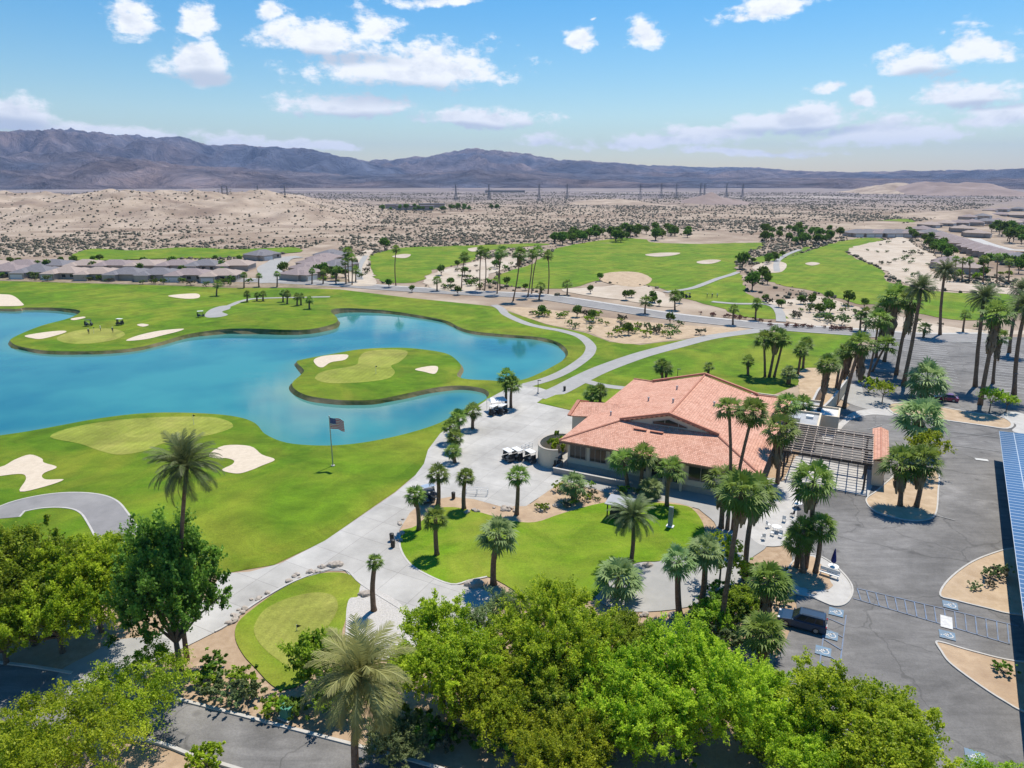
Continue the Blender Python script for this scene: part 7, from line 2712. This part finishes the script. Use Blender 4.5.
def bollard_lamp(px, py, label, h=4.2):
    x, y = GH(px, py)
    t = thing('street_lamp', label, 'lamp', (x, y, zof(x, y, 2)))
    m = MB(); m.tube([(0, 0, 0), (0, 0, h)], [.09, .06], 8); m.build('pole', M['darksteel'], t)
    m = MB(); m.box(.25, 0, h + .06, .8, .34, .12); m.build('lamp_head', M['darksteel'], t, bevel=.03)
    m = MB(); m.lathe([(.28, -.05), (.28, .35), (.2, .4)], 12); m.build('footing', M['kerb'], t)


bollard_lamp(1010, 399, 'slim dark lamp post on the car park strip', 5.5)
bollard_lamp(538, 394, 'short dark lamp on the grass beside the cart path junction', 3.0)
bollard_lamp(677, 383, 'small lamp post behind the clubhouse back gable', 3.2)
x, y = GH(287, 717)
t = thing('utility_cabinet', 'green utility cabinet beside the lower road kerb', 'cabinet', (x, y, zof(x, y, 1)), -GA)
m = MB(); m.box(0, 0, .5, 1.0, .8, 1.0, taper=.95); m.build('body', M['utility'], t, bevel=.05)
m = MB(); m.box(0, 0, 1.05, 1.04, .84, .1); m.build('lid', M['utility'], t, bevel=.03)
m = MB(); m.box(0, 0, .04, 1.3, 1.1, .1); m.build('pad', M['kerb'], t)

# ---- terrace furniture
def umbrella(px, py, label):
    x, y = GH(px, py)
    t = thing('patio_umbrella', label, 'umbrella', (x, y, zof(x, y, 3)))
    m = MB(); m.tube([(0, 0, 0), (0, 0, 3.0)], .035, 8); m.build('pole', M['white'], t)
    m = MB(); m.lathe([(.26, 1.25), (.30, 1.5), (.22, 2.1), (.13, 2.6), (.05, 3.0), (.01, 3.08)], 12); m.build('canopy', M['navy'], t)
    m = MB(); m.lathe([(.34, 0), (.34, .1), (.08, .14)], 14); m.build('base', M['darksteel'], t)
    return x, y


def table(x, y, label, r=.62):
    t = thing('patio_table', label, 'table', (x, y, zof(x, y, 3)))
    m = MB(); m.lathe([(.05, .70), (r, .70), (r, .75), (.06, .755)], 20); m.build('table_top', M['white'], t)
    for k in range(4):
        a = math.pi / 4 + k * math.pi / 2
        m = MB(); m.tube([(.42 * math.cos(a), .42 * math.sin(a), 0), (.3 * math.cos(a), .3 * math.sin(a), .7)], .025, 6); m.build('leg', M['white'], t)


def chair(x, y, rz, label, group, mat='white'):
    t = thing('patio_chair', label, 'chair', (x, y, zof(x, y, 3)), rz, group)
    m = MB(); m.box(0, 0, .44, .48, .48, .05); m.build('seat', M[mat], t, bevel=.015)
    m = MB(); m.box(-.23, 0, .72, .05, .46, .5); m.build('backrest', M[mat], t, bevel=.015)
    for a in (-.2, .2):
        for b in (-.2, .2):
            m = MB(); m.tube([(a, b, 0), (a, b, .43)], .022, 5); m.build('leg', M[mat], t)


def bench(x, y, rz, label):
    t = thing('bench', label, 'bench', (x, y, zof(x, y, 3.4)), rz)
    m = MB(); m.box(0, 0, .45, 2.2, .5, .06); m.build('seat', M['white'], t)
    m = MB(); m.box(0, .24, .78, 2.2, .05, .42); m.build('backrest', M['white'], t)
    for a in (-.95, .95):
        m = MB(); m.box(a, 0, .21, .07, .46, .42); m.build('leg', M['white'], t)


ux, uy = umbrella(796.5, 508, 'closed navy umbrella on the terrace below the pergola')
table(ux + .05, uy - .05, 'white round table under the closed umbrella on the terrace')
vx, vy = umbrella(832, 572, 'closed navy umbrella on the white island by the drive')
table(vx + .05, vy - .05, 'white round table under the umbrella on the white island')
bench(vx - .9, vy - 1.2, R(-38), 'white bench below the umbrella on the white island')
x, y = GH(776, 532)
table(x, y, 'white round table in the shade on the terrace left part')
CH = [(784, 522, 1.0), (772, 536, 2.5), (780, 538, 4.0), (768, 528, .2), (763, 540, 1.5)]
for i, (px, py, rz) in enumerate(CH):
    x, y = GH(px, py)
    chair(x, y, rz, 'white chair on the terrace, %s of the white chairs counting from the right' % ordn(sorted(CH, key=lambda q: -q[0]).index(CH[i])), 'terrace chairs')
for i, (px, py) in enumerate(((792, 517), (794, 527))):
    x, y = GH(px, py)
    chair(x, y, 2.2, ['upper black chair on the terrace edge', 'lower black chair on the terrace edge'][i], 'terrace chairs', 'black')
